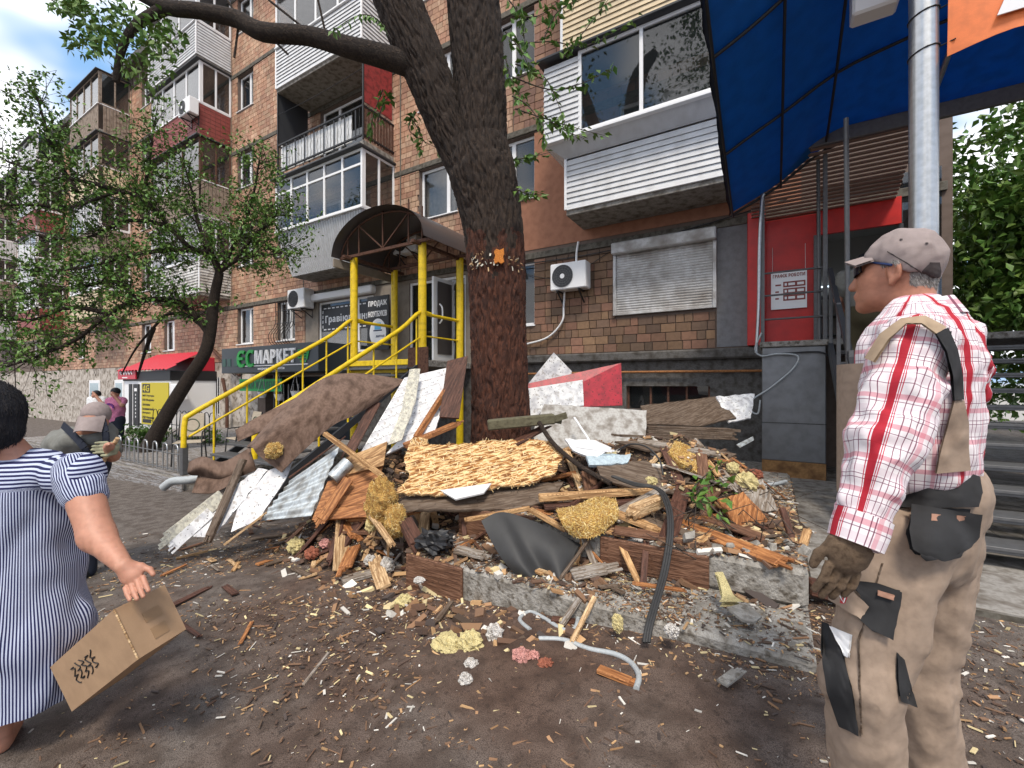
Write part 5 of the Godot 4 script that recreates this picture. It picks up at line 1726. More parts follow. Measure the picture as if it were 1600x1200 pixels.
func make_big_tree() -> void:
	var basep := at(782, 600, 4.9)
	basep.y = 0.1
	var o := thing("large_tree", "large old tree with dark furrowed bark and scarred trunk rising from the rubble", "tree", basep)
	var d := 4.9
	var tr := MB.new()
	var tp := [Vector3(basep.x, 0.0, basep.z), at(783, 690, d), at(781, 600, d), at(778, 500, d), at(776, 420, d), at(768, 340, d), at(754, 272, d), at(745, 225, d)]
	bark_tube(tr, smooth(tp, 5), lerp_list([0.4, 0.345, 0.325, 0.318, 0.33, 0.345, 0.38, 0.34], 5), 0.036)
	part("trunk", tr, M.bark, o)
	var l1 := MB.new()
	bark_tube(l1, smooth([at(742, 300, d), at(705, 210, d), at(662, 100, d - 0.05), at(621, 0, d - 0.1), at(580, -120, d - 0.1), at(560, -300, d), at(520, -480, d + 0.3)], 5), lerp_list([0.18, 0.23, 0.26, 0.262, 0.24, 0.18, 0.1], 5), 0.034)
	part("limb", l1, M.bark, o)
	var l2 := MB.new()
	bark_tube(l2, smooth([at(756, 290, d), at(752, 170, d), at(744, 60, d), at(737, -40, d), at(730, -200, d), at(760, -400, d), at(800, -560, d - 0.3)], 5), lerp_list([0.26, 0.29, 0.3, 0.3, 0.25, 0.2, 0.1], 5), 0.034)
	part("limb", l2, M.bark, o)
	var b1 := MB.new()
	b1.tube(smooth([at(650, 105, d - 0.1), at(605, 90, d - 0.15), at(545, 74, d - 0.2), at(480, 56, d - 0.2), at(410, 50, d - 0.25), at(370, 30, d - 0.25), at(310, 17, d - 0.3), at(262, 12, d - 0.3), at(220, -6, d - 0.3), at(150, -40, d - 0.3)], 4), lerp_list([0.13, 0.12, 0.105, 0.092, 0.092, 0.085, 0.075, 0.07, 0.05, 0.03], 4), 14)
	part("branch", b1, M.bark2, o)
	var b2 := MB.new()
	b2.tube(smooth([at(262, 12, d - 0.3), at(222, 32, d - 0.3), at(197, 60, d - 0.32), at(186, 95, d - 0.3), at(181, 128, d - 0.3)], 4), lerp_list([0.06, 0.05, 0.04, 0.035, 0.03], 4), 10)
	part("branch", b2, M.bark2, o)
	for q in [[[355, 0], [375, 32]], [[420, 0], [470, 40], [505, 58]], [[497, 0], [510, 58]], [[372, 25], [372, 45], [366, 90]], [[430, 65], [450, 85]]]:
		var pts := []
		for w in q: pts.append(at(w[0], w[1], d - 0.22))
		ptube("twig", pts, 0.012, M.bark2, o, 6)
	# stripped ring with fresh axe scar
	var sc := at(780, 402, d - 0.37)
	var sm := MB.new()
	var sp := []
	for q in [[772, 394], [776, 390], [781, 392], [787, 389], [788, 397], [786, 402], [788, 410], [783, 413], [779, 410], [773, 413], [772, 406], [774, 401]]: sp.append(at(q[0], q[1], d - 0.335))
	sm.slab(sp, 0.03)
	part("axe_scar", sm, mat(L(0.75, 0.3, 0.04), 0.8, 0, T.osb, 6.0), o)
	for i in 46:
		var a := rng.randf_range(-1.0, 1.0)
		var ctr := at(776, rng.randf_range(408, 430), d)
		var nd := (-FW * cos(a) + RT * sin(a)).normalized()
		var q := MB.new()
		var p := ctr + nd * 0.325
		q.bar(p, p + nd * 0.02 + Vector3(rng.randf_range(-0.02, 0.02), rng.randf_range(-0.05, 0.03), 0), rng.randf_range(0.006, 0.02), 0.004, nd)
		part("bark_shred", q, M.pinepale if rng.randf() < 0.5 else M.fleckcream, o)
	# leafy sprays in view and the crown above the frame
	var tw := MB.new()
	var lv := []
	for s in [[[795, 70], [860, 65], [920, 70], [1000, 25]], [[800, 120], [860, 140], [910, 130], [960, 105]], [[805, 170], [850, 185], [900, 200], [945, 212]], [[805, 100], [850, 120], [875, 170], [885, 205]], [[800, 25], [840, 25], [870, 5]], [[790, 50], [815, 80], [830, 115]], [[795, 0], [815, 30], [820, 70]], [[800, 150], [825, 165], [845, 195], [850, 225]], [[803, 250], [830, 245], [860, 238]], [[805, 295], [825, 303], [842, 305]], [[880, 90], [920, 40], [950, 0]], [[850, 60], [870, 20], [900, 0]], [[790, 90], [800, 130], [815, 150]], [[860, 190], [885, 205], [910, 215]]]:
		var pts := []
		var dd := rng.randf_range(4.3, 4.8)
		for q in s: pts.append(at(q[0], q[1], dd))
		spray(tw, lv, pts, 34, 0.085)
	for s in [[[598, 140], [585, 175], [575, 218]], [[650, 175], [640, 205], [690, 235]], [[590, 190], [600, 160], [610, 150]], [[640, 180], [660, 215], [655, 235]]]:
		var pts := []
		for q in s: pts.append(at(q[0], q[1], 5.1))
		spray(tw, lv, pts, 22, 0.09)
	var cl := smooth(pxs([[612, 62, 4.4], [590, 30, 4.35], [560, 24, 4.3], [520, 48, 4.3]]), 5)
	tw.tube(cl, 0.004, 5)
	for i in range(3, cl.size()):
		for sgn in [-1.0, 1.0]: lv.append([cl[i], Vector3(0, -1, 0) + FW * sgn * 0.5 + RT * sgn * 0.5, 0.085, Color(0.1, 0.2, 0.03)])
	for i in 1000:   # hanging foliage at the end of the long branch
		var c: Array = [[160, 25, 55, 30], [205, 40, 65, 40], [225, 95, 50, 45], [140, 60, 40, 28], [255, 60, 34, 34], [110, 8, 34, 12]][rng.randi() % 6]
		var a := rng.randf() * TAU
		var r := pow(rng.randf(), 0.6)
		lv.append([at(c[0] + cos(a) * c[2] * r, c[1] + sin(a) * c[3] * r, rng.randf_range(4.2, 5.0)), rdir() + Vector3(0, -0.5, 0), rng.randf_range(0.055, 0.1), green()])
	for c in 70:
		var ce := Vector3(-2.8, 11.5, 4.4) + rdir() * Vector3(3.6, 2.2, 3.6) * pow(rng.randf(), 0.4)
		if c < 34: ce = Vector3(rng.randf_range(-6, 2), rng.randf_range(9.2, 11.5), rng.randf_range(5.5, 10.0))
		for i in 90: lv.append([ce + rdir() * rng.randf() * 0.75, rdir() + Vector3(0, -0.4, 0), rng.randf_range(0.09, 0.15), green()])
	part("twigs", tw, M.twig, o)
	leaves("crown", o, lv)
func bark_tube(b: MB, pts: Array, rad: Array, deep: float) -> void:   # furrowed bark as real relief
	var fn := FastNoiseLite.new()
	fn.seed = 44
	fn.frequency = 1.0
	fn.fractal_octaves = 2
	var SEG := 170
	var P := []
	var Rr := []
	for i in pts.size() - 1:
		var n := maxi(1, int((pts[i] as Vector3).distance_to(pts[i + 1]) / 0.02))
		for k in n:
			P.append((pts[i] as Vector3).lerp(pts[i + 1], float(k) / n))
			Rr.append(lerpf(rad[i], rad[i + 1], float(k) / n))
	var x := Vector3.RIGHT
	var g := []
	var ln := 0.0
	for i in P.size():
		var d: Vector3 = (P[mini(i + 3, P.size() - 1)] - P[maxi(i - 3, 0)]).normalized()
		x = (x - d * x.dot(d)).normalized()
		var y := d.cross(x)
		if i > 0: ln += P[i].distance_to(P[i - 1])
		var line := []
		for k in SEG:
			var a := TAU * k / SEG
			var c := Vector3(cos(a), sin(a), 0)
			var q = c * Rr[i]
			var w := fn.get_noise_3d(q.x * 5.0, q.y * 5.0, ln * 2.0) * 0.5
			var r1 := absf(fn.get_noise_3d(q.x * 15.0 + w, q.y * 15.0 + w, ln * 2.6 + 9.0))
			var r2 := absf(fn.get_noise_3d(q.x * 30.0, q.y * 30.0 + w, ln * 6.0))
			var h := minf(r1 * 3.2, 1.0) * 0.75 + minf(r2 * 3.0, 1.0) * 0.25
			line.append(P[i] + (x * c.x + y * c.y) * (Rr[i] - deep * (1.0 - h)))
		g.append(line)
	b.colored = true
	var nm := []
	for i in P.size():
		var line := []
		for k in SEG: line.append(-(g[mini(i + 1, P.size() - 1)][k] - g[maxi(i - 1, 0)][k]).cross(g[i][(k + 1) % SEG] - g[i][(k + SEG - 1) % SEG]).normalized())
		nm.append(line)
	for i in P.size() - 1:
		for k in SEG:
			var e := (k + 1) % SEG
			var u0 := k * 0.013
			var v0 := i * 0.02
			var pm: Vector3 = g[i][k]
			b.col = Color(0.22, 0.095, 0.06) if pm.y + fn.get_noise_3dv(pm * 4.0) * 0.6 < 2.95 else Color(0.105, 0.085, 0.072)
			b.tri_n(g[i][k], g[i][e], g[i + 1][e], nm[i][k], nm[i][e], nm[i + 1][e], Vector2(u0, v0), Vector2(u0 + 0.013, v0), Vector2(u0 + 0.013, v0 + 0.02))
			b.tri_n(g[i][k], g[i + 1][e], g[i + 1][k], nm[i][k], nm[i + 1][e], nm[i + 1][k], Vector2(u0, v0), Vector2(u0 + 0.013, v0 + 0.02), Vector2(u0, v0 + 0.02))
func lerp_list(v: Array, n: int) -> Array:
	var out := []
	for i in v.size() - 1:
		for k in n: out.append(lerpf(v[i], v[i + 1], float(k) / n))
	out.append(v[v.size() - 1])
	return out

func make_leaning_tree() -> void:
	var d := 10.2
	var basep := at(228, 705, d)
	var o := thing("leaning_tree", "slender leaning tree with dark trunk and wide airy crown over the terrace", "tree", basep)
	var tr := MB.new()
	tr.tube(smooth(pxs([[222, 720, d], [240, 685, d], [268, 635, d], [296, 590, d], [320, 552, d], [329, 515, d], [334, 470, d], [343, 425, d]]), 5), lerp_list([0.2, 0.17, 0.15, 0.14, 0.132, 0.125, 0.11, 0.09], 5), 16)
	part("trunk", tr, M.bark2, o)
	var B := [
		[[343, 425, 10.2], [368, 408, 10.1], [400, 400, 10], [438, 396, 9.9]],
		[[343, 425, 10.2], [362, 390, 10.3], [384, 345, 10.3], [398, 295, 10.2], [405, 250, 10.1]],
		[[343, 425, 10.2], [330, 400, 10.1], [300, 391, 9.9], [250, 392, 9.6], [200, 400, 9.3], [130, 418, 9.0], [55, 425, 8.8]],
		[[326, 520, 10.2], [302, 490, 10.1], [270, 470, 9.9], [215, 470, 9.5], [170, 490, 9.2], [120, 530, 8.9], [60, 556, 8.6], [5, 575, 8.4]],
		[[320, 512, 10.2], [290, 492, 10.4], [260, 492, 10.5], [240, 512, 10.5], [212, 545, 10.4], [190, 585, 10.3]],
		[[300, 391, 9.9], [262, 352, 9.8], [238, 322, 9.7], [190, 300, 9.5], [115, 322, 9.2], [40, 320, 8.9], [0, 322, 8.8]],
		[[250, 340, 9.8], [228, 300, 9.9], [234, 250, 10.0], [240, 195, 10.0]],
		[[190, 300, 9.5], [140, 285, 9.4], [80, 275, 9.2], [5, 250, 9.0]],
		[[120, 300, 9.3], [90, 250, 9.3], [72, 200, 9.2], [58, 150, 9.2]],
		[[170, 490, 9.2], [110, 480, 9.0], [50, 500, 8.8], [0, 495, 8.6]],
		[[330, 400, 10.1], [310, 350, 10.2], [300, 300, 10.2], [285, 250, 10.2]],
		[[368, 408, 10.1], [395, 370, 10.0], [420, 350, 10.0], [435, 330, 9.9]],
		[[215, 470, 9.5], [180, 440, 9.5], [120, 450, 9.4], [40, 460, 9.3]],
		[[240, 512, 10.5], [225, 555, 10.4], [215, 590, 10.3]],
		[[262, 352, 9.8], [200, 345, 9.9], [140, 370, 9.9], [70, 375, 9.8]]]
	var tw := MB.new()
	var lv := []
	for bi in B.size():
		var s := smooth(pxs(B[bi]), 5)
		var rr := []
		var r0 := 0.085 if bi in [2, 3] else 0.055
		for i in s.size(): rr.append(lerpf(r0, 0.012, float(i) / s.size()))
		var b := MB.new()
		b.tube(s, rr, 8)
		part("branch", b, M.bark2, o)
		if bi in [4, 13]: continue
		for i in range(3, s.size()):
			for k in 4:
				var dir: Vector3 = (rdir() + Vector3(0, 0.35, 0) + (s[i] - s[maxi(i - 1, 0)]).normalized() * 0.6).normalized()
				var ln := rng.randf_range(0.35, 0.95)
				var p: Vector3 = s[i]
				var e := p + dir * ln + Vector3(0, -0.1 * ln, 0)
				var mid := p.lerp(e, 0.5) + rdir() * 0.08
				tw.tube([p, mid, e], [0.009, 0.006, 0.003], 4, false)
				for q in 3:
					var e2 := mid.lerp(e, q / 2.0) + rdir() * 0.3
					tw.tube([mid.lerp(e, q / 2.0), e2], [0.004, 0.002], 3, false)
					var m := 0 if rng.randf() < 0.15 else 9
					for w in m: lv.append([e2 + rdir() * rng.randf() * 0.2, rdir() + Vector3(0, -0.3, 0), rng.randf_range(0.065, 0.12), green()])
	part("twigs", tw, M.bark2, o)
	leaves("crown", o, lv)

func bush(label: String, c: Vector3, r: Vector3, n: int, size: float, called := "shrub") -> void:
	var o := thing(called, label, "shrub", c)
	var tw := MB.new()
	var lv := []
	for i in 26:
		var e := c + Vector3(rng.randf_range(-1, 1) * r.x, rng.randf() * r.y * 1.7, rng.randf_range(-1, 1) * r.z) * 0.85
		tw.tube([c + Vector3(rng.randf_range(-0.1, 0.1), 0, rng.randf_range(-0.1, 0.1)), c.lerp(e, 0.5) + rdir() * 0.06, e], [0.014, 0.009, 0.004], 5)
		for k in n / 26: lv.append([e + rdir() * rng.randf() * minf(r.x, r.y) * 0.5, rdir() + Vector3(0, 0.2, 0), size * rng.randf_range(0.7, 1.3), green()])
	part("stems", tw, M.twig, o)
	leaves("foliage", o, lv)

func make_far_plants() -> void:
	bush("leafy shrub at the foot of the leaning tree", Vector3(at(225, 700, 10.6).x, -0.08, at(225, 700, 10.6).z), Vector3(0.6, 0.42, 0.5), 1300, 0.08)
	bush("low shrub behind the pink-shirted man", Vector3(at(165, 710, 10.9).x, -0.3, at(165, 710, 10.9).z), Vector3(0.5, 0.3, 0.4), 700, 0.08)
	bush("low weeds behind the wire fence", Vector3(-13.4, -0.08, 2.6), Vector3(1.2, 0.25, 0.3), 700, 0.07)
	# tree beyond the end of the building
	for q in [["broad dark tree beyond the end of the apartment block", Vector3(4.6, 0, -3.4), 0.85], ["low bushy tree close behind the end of the shop", Vector3(4.0, 0, -1.9), 0.5], ["second tree standing further behind the shop end", Vector3(6.4, 0, -8.5), 1.35]]:
		var c: Vector3 = q[1]
		var o := thing("background_tree", q[0], "tree", c)
		var tr := MB.new()
		tr.tube(smooth([c, c + Vector3(0.1, 2.0, 0), c + Vector3(-0.1, 4.5, 0.1), c + Vector3(0, 8.0, 0)], 4), lerp_list([0.3, 0.24, 0.18, 0.06], 4), 12)
		part("trunk", tr, M.bark2, o)
		var lv := []
		for i in 190:
			var ce := c + Vector3(0, 4.0 - (0.6 if q[2] < 0.6 else 0.0), 0) + rdir() * Vector3(3.4, 3.6, 3.0) * pow(rng.randf(), 0.5) * (q[2] as float)
			if ce.x < 2.8: continue
			for k in 65: lv.append([ce + rdir() * rng.randf() * 0.7, rdir() + Vector3(0, -0.4, 0), rng.randf_range(0.12, 0.21), green()])
		leaves("crown", o, lv)

# ---------- the demolition heap
const OSBC := [Color(0.74, 0.54, 0.28), Color(0.66, 0.44, 0.2), Color(0.82, 0.66, 0.4), Color(0.54, 0.34, 0.15)]
const WOODS := [["pine", "pale pine"], ["pinepale", "whitish pine"], ["amber", "amber wood"], ["grimy", "grimy brown"], ["walnut", "walnut brown"], ["greywood", "weathered grey"], ["brownpaint", "dark red-brown"]]
func zone(p: Vector3) -> String:
	if p.x > -2.45 and p.z > 5.43: return "on the lower planter step"
	if p.x > -0.9: return "at the heap's end by the metal landing"
	if p.x > -2.45 and p.z > 4.6: return "on the heap before the strand board"
	if p.x > -2.6: return "on the heap behind the strand board"
	if p.z > 5.9: return "on the sawdust before the leaning panels"
	return "among the leaning panels"
const WOOLC := [Color(0.75, 0.55, 0.18), Color(0.62, 0.42, 0.12), Color(0.8, 0.66, 0.34), Color(0.4, 0.25, 0.1)]
func dslab(called: String, label: String, cat: String, pts: Array, th: float, m: Material, group := "", rag := 0.0) -> MeshInstance3D:
	var P := pxs(pts)
	if rag > 0.0:
		var R := []
		for i in P.size():
			var a: Vector3 = P[i]
			var c: Vector3 = P[(i + 1) % P.size()]
			var n := maxi(1, int(a.distance_to(c) / 0.05))
			for k in n:
				var w := a.lerp(c, float(k) / n)
				if k > 0: w += (c - a).cross(FW).normalized() * rng.randf_range(-rag, rag)
				R.append(w)
		P = R
	var b := MB.new()
	b.slab(P, th)
	var o := put(called, b.mesh(m))
	tag(o, label, cat, group)
	return o
func dplank(called: String, label: String, cat: String, a: Array, c: Array, w: float, th: float, m: Material, group := "", up := Vector3.UP) -> MeshInstance3D:
	var b := MB.new()
	splinter(b, at(a[0], a[1], a[2]), at(c[0], c[1], c[2]), w, th, up)
	var o := put(called, b.mesh(m))
	tag(o, label, cat, group)
	return o
func splinter(b: MB, p: Vector3, q: Vector3, w: float, th: float, up: Vector3) -> void:   # a board with a broken far end
	var d := q - p
	var s := d.cross(up).normalized()
	var u := s.cross(d).normalized()
	var n := 5
	b.bar(p, q, w, th, up, minf(w, th) * 0.12)
	for i in n:
		var o := s * w * ((i + 0.5) / n - 0.5)
		b.bar(q + o - d.normalized() * 0.01, q + o + d.normalized() * rng.randf() * w * 0.9 + u * th * rng.randf_range(-0.3, 0.3), w / n * 0.9, th * rng.randf_range(0.3, 0.8), up)
func strips(called: String, label: String, cat: String, A: Vector3, B: Vector3, C: Vector3, D: Vector3, n: int, th: float, m: Material) -> Node3D:   # a panel of boards: A-B top edge, D-C bottom edge
	var o := thing(called, label, cat, (A + B + C + D) * 0.25)
	for i in n:
		var t0 := float(i) / n
		var t1 := (i + 0.965) / n
		var b := MB.new()
		var j := rng.randf_range(-0.02, 0.02)
		b.slab([A.lerp(D, t0), A.lerp(D, t1), B.lerp(C, t1).lerp(A.lerp(D, t1), j), B.lerp(C, t0).lerp(A.lerp(D, t0), j)], th)
		part("board", b, m, o)
	return o
func blob(called: String, label: String, cat: String, c: Vector3, r: Vector3, m: Material, sd: int, group := "", rough := 0.5) -> MeshInstance3D:
	var fn := FastNoiseLite.new()
	fn.seed = sd
	fn.frequency = 1.3
	fn.fractal_octaves = 3
	var N := 16
	var P := []
	for i in N + 1:
		var line := []
		for j in N * 2 + 1:
			var th := PI * i / N
			var ps := TAU * (j % (N * 2)) / (N * 2)
			var d := Vector3(sin(th) * cos(ps), cos(th), sin(th) * sin(ps))
			line.append(c + d * r * (1.0 + rough * fn.get_noise_3dv(d * 1.5)) + d * 0.09 * r * fn.get_noise_3dv(d * 5.0))
		P.append(line)
	var b := MB.new()
	for i in N:
		for j in N * 2:
			b.quad(P[i + 1][j], P[i][j], P[i][j + 1], P[i + 1][j + 1])
	var o := put(called, b.mesh(m))
	tag(o, label, cat, group)
	return o
func dtube(called: String, label: String, cat: String, pts: Array, r: float, m: Material, n := 6) -> MeshInstance3D:
	var b := MB.new()
	var P := []
	for q in pts: P.append(onpile(q[0], q[1], r) if q[2] == 0 else at(q[0], q[1], q[2]))
	b.tube(smooth(P, n), r, 9)
	var o := put(called, b.mesh(m))
	tag(o, label, cat)
	return o
func dcloth(called: String, label: String, cat: String, rows: Array, m: Material, th := 0.006, fine := 6) -> MeshInstance3D:
	var net := []
	for r in rows: net.append(pxs(r))
	var b := MB.new()
	b.sheet(net, fine, th)
	var o := put(called, b.mesh(m))
	tag(o, label, cat)
	return o

func fuzz(o: MeshInstance3D, n: int, ln: float, wd: float, pal: Array, lift := 0.3, along := Vector3.ZERO, keep = null) -> void:   # loose fibres standing off a surface
	var a := o.mesh.surface_get_arrays(0)
	var V: PackedVector3Array = a[Mesh.ARRAY_VERTEX]
	if a[Mesh.ARRAY_INDEX] != null:
		var W := PackedVector3Array()
		for i in a[Mesh.ARRAY_INDEX]: W.append(V[i])
		V = W
	var mm := MultiMesh.new()
	mm.transform_format = MultiMesh.TRANSFORM_3D
	mm.use_colors = true
	var b := MB.new()
	b.colored = true
	b.box(Vector3.ZERO, Vector3(0.5, 0, 0), Vector3(0, 0.5, 0), Vector3(0, 0, 0.5))
	mm.mesh = b.mesh(M.chip)
	var list := []
	var area := 0.0
	var cum := PackedFloat32Array()
	for i in range(0, V.size(), 3):
		area += (V[i + 1] - V[i]).cross(V[i + 2] - V[i]).length()
		cum.append(area)
	for k in n:
		var i := cum.bsearch(rng.randf() * area) * 3
		if i + 2 >= V.size(): continue
		var r := rng.randf()
		var s := sqrt(rng.randf())
		var p := V[i] * (1.0 - s) + V[i + 1] * (s * (1.0 - r)) + V[i + 2] * (r * s)
		var nn := (V[i + 2] - V[i]).cross(V[i + 1] - V[i]).normalized()
		if keep != null and not keep.call(p): continue
		var d := rdir()
		if along != Vector3.ZERO: d = along + d * 0.3
		d = (d - nn * d.dot(nn) * (1.0 - lift) + nn * lift * rng.randf()).normalized()
		var x := d * ln * rng.randf_range(0.4, 1.2)
		var y := nn.cross(d).normalized()
		list.append([Transform3D(Basis(x, y * wd, x.cross(y).normalized() * wd * 0.5), p + nn * wd * 0.3), pal[rng.randi() % pal.size()] * rng.randf_range(0.7, 1.25)])
	mm.instance_count = list.size()
	for i in list.size():
		mm.set_instance_transform(i, list[i][0])
		mm.set_instance_color(i, list[i][1])
	var q := MultiMeshInstance3D.new()
	q.multimesh = mm
	q.name = "fibres"
	q.set_meta("kind", "stuff")
	o.add_child(q, true)
func make_planter() -> void:
	var o := thing("stepped_planter", "two-step concrete planter round the tree, partly faced with brown wood planks", "planter", Vector3(-1.2, 0.1, 5))
	var x0 := onz(635, 890, 6.0).x
	var x1 := 0.18
	var lo := MB.new()
	lo.abox(Vector3(x0 + 0.02, -0.2, 3.0), Vector3(x1, 0.195, 5.98), 0.02)
	part("lower_step", lo, M.concrete, o)
	var up := MB.new()
	up.abox(Vector3(x0 + 0.1, 0.19, 2.2), Vector3(x1, 0.42, 5.43), 0.03)
	part("upper_step", up, M.concrete, o)
	pbox("lower_facing", Vector3(x0, -0.1, 5.982), Vector3(onz(722, 900, 6.0).x, 0.2, 6.01), M.walnut, o, 0.006)
	pbox("end_facing", Vector3(x0 - 0.02, -0.1, 5.3), Vector3(x0 + 0.018, 0.2, 5.981), M.walnut, o, 0.006)
	pbox("upper_facing", Vector3(x0 + 0.08, 0.2, 5.432), Vector3(onz(790, 840, 5.45).x, 0.44, 5.46), M.walnut, o, 0.006)
	pbox("upper_facing", Vector3(onz(938, 880, 5.45).x, 0.2, 5.432), Vector3(onz(1108, 890, 5.45).x, 0.41, 5.46), M.walnut, o, 0.006)
	for i in 9:   # crumbled corner
		var c := Vector3(x1 - rng.randf() * 0.5, 0.42 + rng.randf() * 0.02, 5.0 + rng.randf() * 0.4)
		var b := MB.new()
		var rb := Basis(rdir(), rng.randf() * TAU)
		b.box(c, rb.x * rng.randf_range(0.02, 0.05), rb.y * 0.02, rb.z * 0.03, 0.008)
		part("crumbled_piece", b, M.concrete, o)

func make_heap() -> void:
	# rubble body
	var b := MB.new()
	var fn := FastNoiseLite.new()
	fn.seed = 31
	fn.frequency = 2.2
	fn.fractal_octaves = 4
	var nx := 130
	var nz := 110
	var P := []
	for i in nx + 1:
		var line := []
		for j in nz + 1:
			var x := lerpf(-5.2, 0.9, float(i) / nx)
			var z := lerpf(1.8, 6.5, float(j) / nz)
			var h := ph(x, z) + fn.get_noise_2d(x, z) * 0.12 + fn.get_noise_2d(x * 5.0, z * 5.0) * 0.035
			if z > 5.4 and x > -2.5: h = minf(h, 0.44 - (z - 5.4) * 0.5 + fn.get_noise_2d(x * 2.0, z * 2.0) * 0.05)
			line.append(Vector3(x, maxf(h, gy(x, z) - 0.1), z))
		P.append(line)
	for i in nx:
		for j in nz: b.quad(P[i][j + 1], P[i + 1][j + 1], P[i + 1][j], P[i][j])
	var heap := put("rubble_heap", b.mesh(M.soil))
	tag(heap, "dark heap of crushed bark, soil and splinters under the boards", "rubble")
	heap.set_meta("kind", "stuff")
	# leaning wall section, top right beside the trunk
	strips("grooved_panel", "white grooved wall panel leaning against the tree", "panel", at(632, 590, 4.72), at(701, 574, 4.82), at(688, 652, 4.5), at(558, 716, 4.3), 7, 0.03, M.fleck)
	strips("lower_white_sheet", "flecked white board panel below the grooved panel", "panel", at(655, 655, 4.44), at(688, 650, 4.46), at(678, 676, 4.36), at(600, 712, 4.26), 2, 0.03, M.fleck)
	dslab("rusty_strip", "brown painted board at the edge of the white panel beside the trunk", "board", [[699, 566, 4.76], [731, 558, 4.8], [717, 655, 4.46], [687, 653, 4.44]], 0.03, M.brownpaint)
	dslab("cream_strip", "cream flecked strip lying over the grooved panel", "strip", [[640, 578, 4.62], [657, 577, 4.64], [649, 630, 4.45], [628, 688, 4.24], [606, 696, 4.2], [628, 640, 4.42]], 0.012, M.fleckcream, "", 0.004)
	dplank("split_timber", "split amber timber under the white panel edge", "timber", [632, 697, 4.2], [712, 663, 4.45], 0.1, 0.05, M.amber)
	dplank("split_timber", "upper split amber timber beside the brown board", "timber", [650, 684, 4.3], [722, 570, 4.78], 0.05, 0.06, M.amber)
	dplank("brown_lath", "narrow brown painted lath left of the grooved panel", "lath", [588, 628, 4.55], [546, 706, 4.2], 0.1, 0.02, M.brownpaint, "", -FW)
	dcloth("brown_felt", "large sheet of brown roofing felt folded over the leaning panels", "felt", [
		[[385, 700, 4.4], [440, 642, 4.55], [505, 592, 4.72], [560, 584, 4.78], [634, 594, 4.82]],
		[[395, 700, 4.15], [450, 655, 4.2], [512, 612, 4.4], [572, 604, 4.55], [622, 603, 4.68]],
		[[405, 712, 4.15], [462, 672, 4.16], [520, 640, 4.28], [570, 626, 4.42], [606, 614, 4.6]],
		[[440, 738, 4.12], [470, 708, 4.14], [520, 665, 4.25], [556, 648, 4.36], [592, 626, 4.55]]], M.felt, 0.012)
	dcloth("brown_felt", "dark brown felt sheet behind the folded one, by the yellow rail", "felt", [
		[[368, 672, 4.7], [410, 648, 4.75], [470, 618, 4.85]], [[372, 690, 4.6], [420, 668, 4.6], [480, 632, 4.75]]], M.felt, 0.01)
	dcloth("curled_felt", "curled dark felt strip hanging at the left end of the heap", "felt", [
		[[296, 722, 4.6], [318, 714, 4.6], [348, 722, 4.55], [390, 700, 4.5]],
		[[294, 738, 4.5], [316, 728, 4.42], [350, 740, 4.4], [396, 720, 4.35]],
		[[300, 742, 4.6], [320, 744, 4.5], [350, 752, 4.45], [400, 735, 4.35]]], M.felt, 0.012)
	dcloth("curled_felt", "flat brown felt remnant near the grey drainpipe", "felt", [
		[[310, 742, 4.55], [345, 735, 4.5], [385, 722, 4.4]], [[300, 770, 4.4], [335, 770, 4.35], [372, 750, 4.3]]], M.felt, 0.01)
	dtube("drainpipe_elbow", "grey plastic drainpipe elbow lying at the terrace corner", "pipe", [[255, 762, 4.75], [270, 752, 4.75], [295, 750, 4.75], [325, 744, 4.8]], 0.045, M.conduit)
	dslab("white_sheet", "white painted sheet sliding down the left side of the heap", "sheet", [[372, 796, 4.02], [420, 736, 4.2], [458, 722, 4.25], [448, 748, 4.18], [405, 812, 3.98], [362, 832, 3.92]], 0.014, M.fleck, "", 0.004)
	dslab("white_sheet", "second white sheet with peeling edges near the ground", "sheet", [[352, 775, 4.15], [405, 732, 4.25], [420, 735, 4.22], [372, 795, 4.05], [332, 842, 3.95], [300, 838, 4.02]], 0.014, M.fleck, "", 0.01)
	dplank("dark_batten", "long dark batten crossing the white sheets", "batten", [380, 718, 4.25], [328, 838, 3.9], 0.075, 0.04, M.grimy)
	dplank("flaky_board", "board with flaking white paint at the left foot of the heap", "board", [348, 775, 4.1], [262, 842, 4.02], 0.13, 0.025, M.fleckcream, "", -FW)
	dplank("flaky_board", "peeling board half buried in the sawdust at the heap's left edge", "board", [330, 800, 4.05], [275, 850, 3.98], 0.1, 0.025, M.fleck, "", -FW)
	# corrugated sheet
	var cr := []
	var A := at(455, 750, 4.14); var B := at(532, 695, 4.3); var C := at(486, 806, 3.92); var D := at(405, 814, 3.9)
	var nn := (B - A).cross(D - A).normalized()
	for i in 25:
		var t := i / 24.0
		var line := []
		for k in 4: line.append(A.lerp(D, t).lerp(B.lerp(C, t), k / 3.0) - nn * 0.012 * sin(i * PI / 2.0) * (1.0 - 0.3 * k / 3.0))
		cr.append(line)
	var cm := MB.new()
	cm.sheet(cr, 2, 0.003)
	tag(put("corrugated_sheet", cm.mesh(M.zinc)), "pale corrugated metal sheet on the left of the heap", "sheet")
	dplank("brown_strip", "bent brown strip along the corrugated sheet", "strip", [452, 746, 4.14], [532, 688, 4.3], 0.07, 0.012, M.brownpaint)
	strips("lined_wall_piece", "panel of amber tongue-and-groove boards beside the corrugated sheet", "panel", at(512, 752, 4.05), at(598, 728, 4.2), at(573, 808, 3.86), at(487, 813, 3.84), 4, 0.025, M.amber)
	strips("lined_wall_piece", "upper panel of pale boards under the diagonal stick", "panel", at(540, 715, 4.15), at(604, 690, 4.26), at(598, 728, 4.15), at(530, 745, 4.06), 2, 0.025, M.pine)
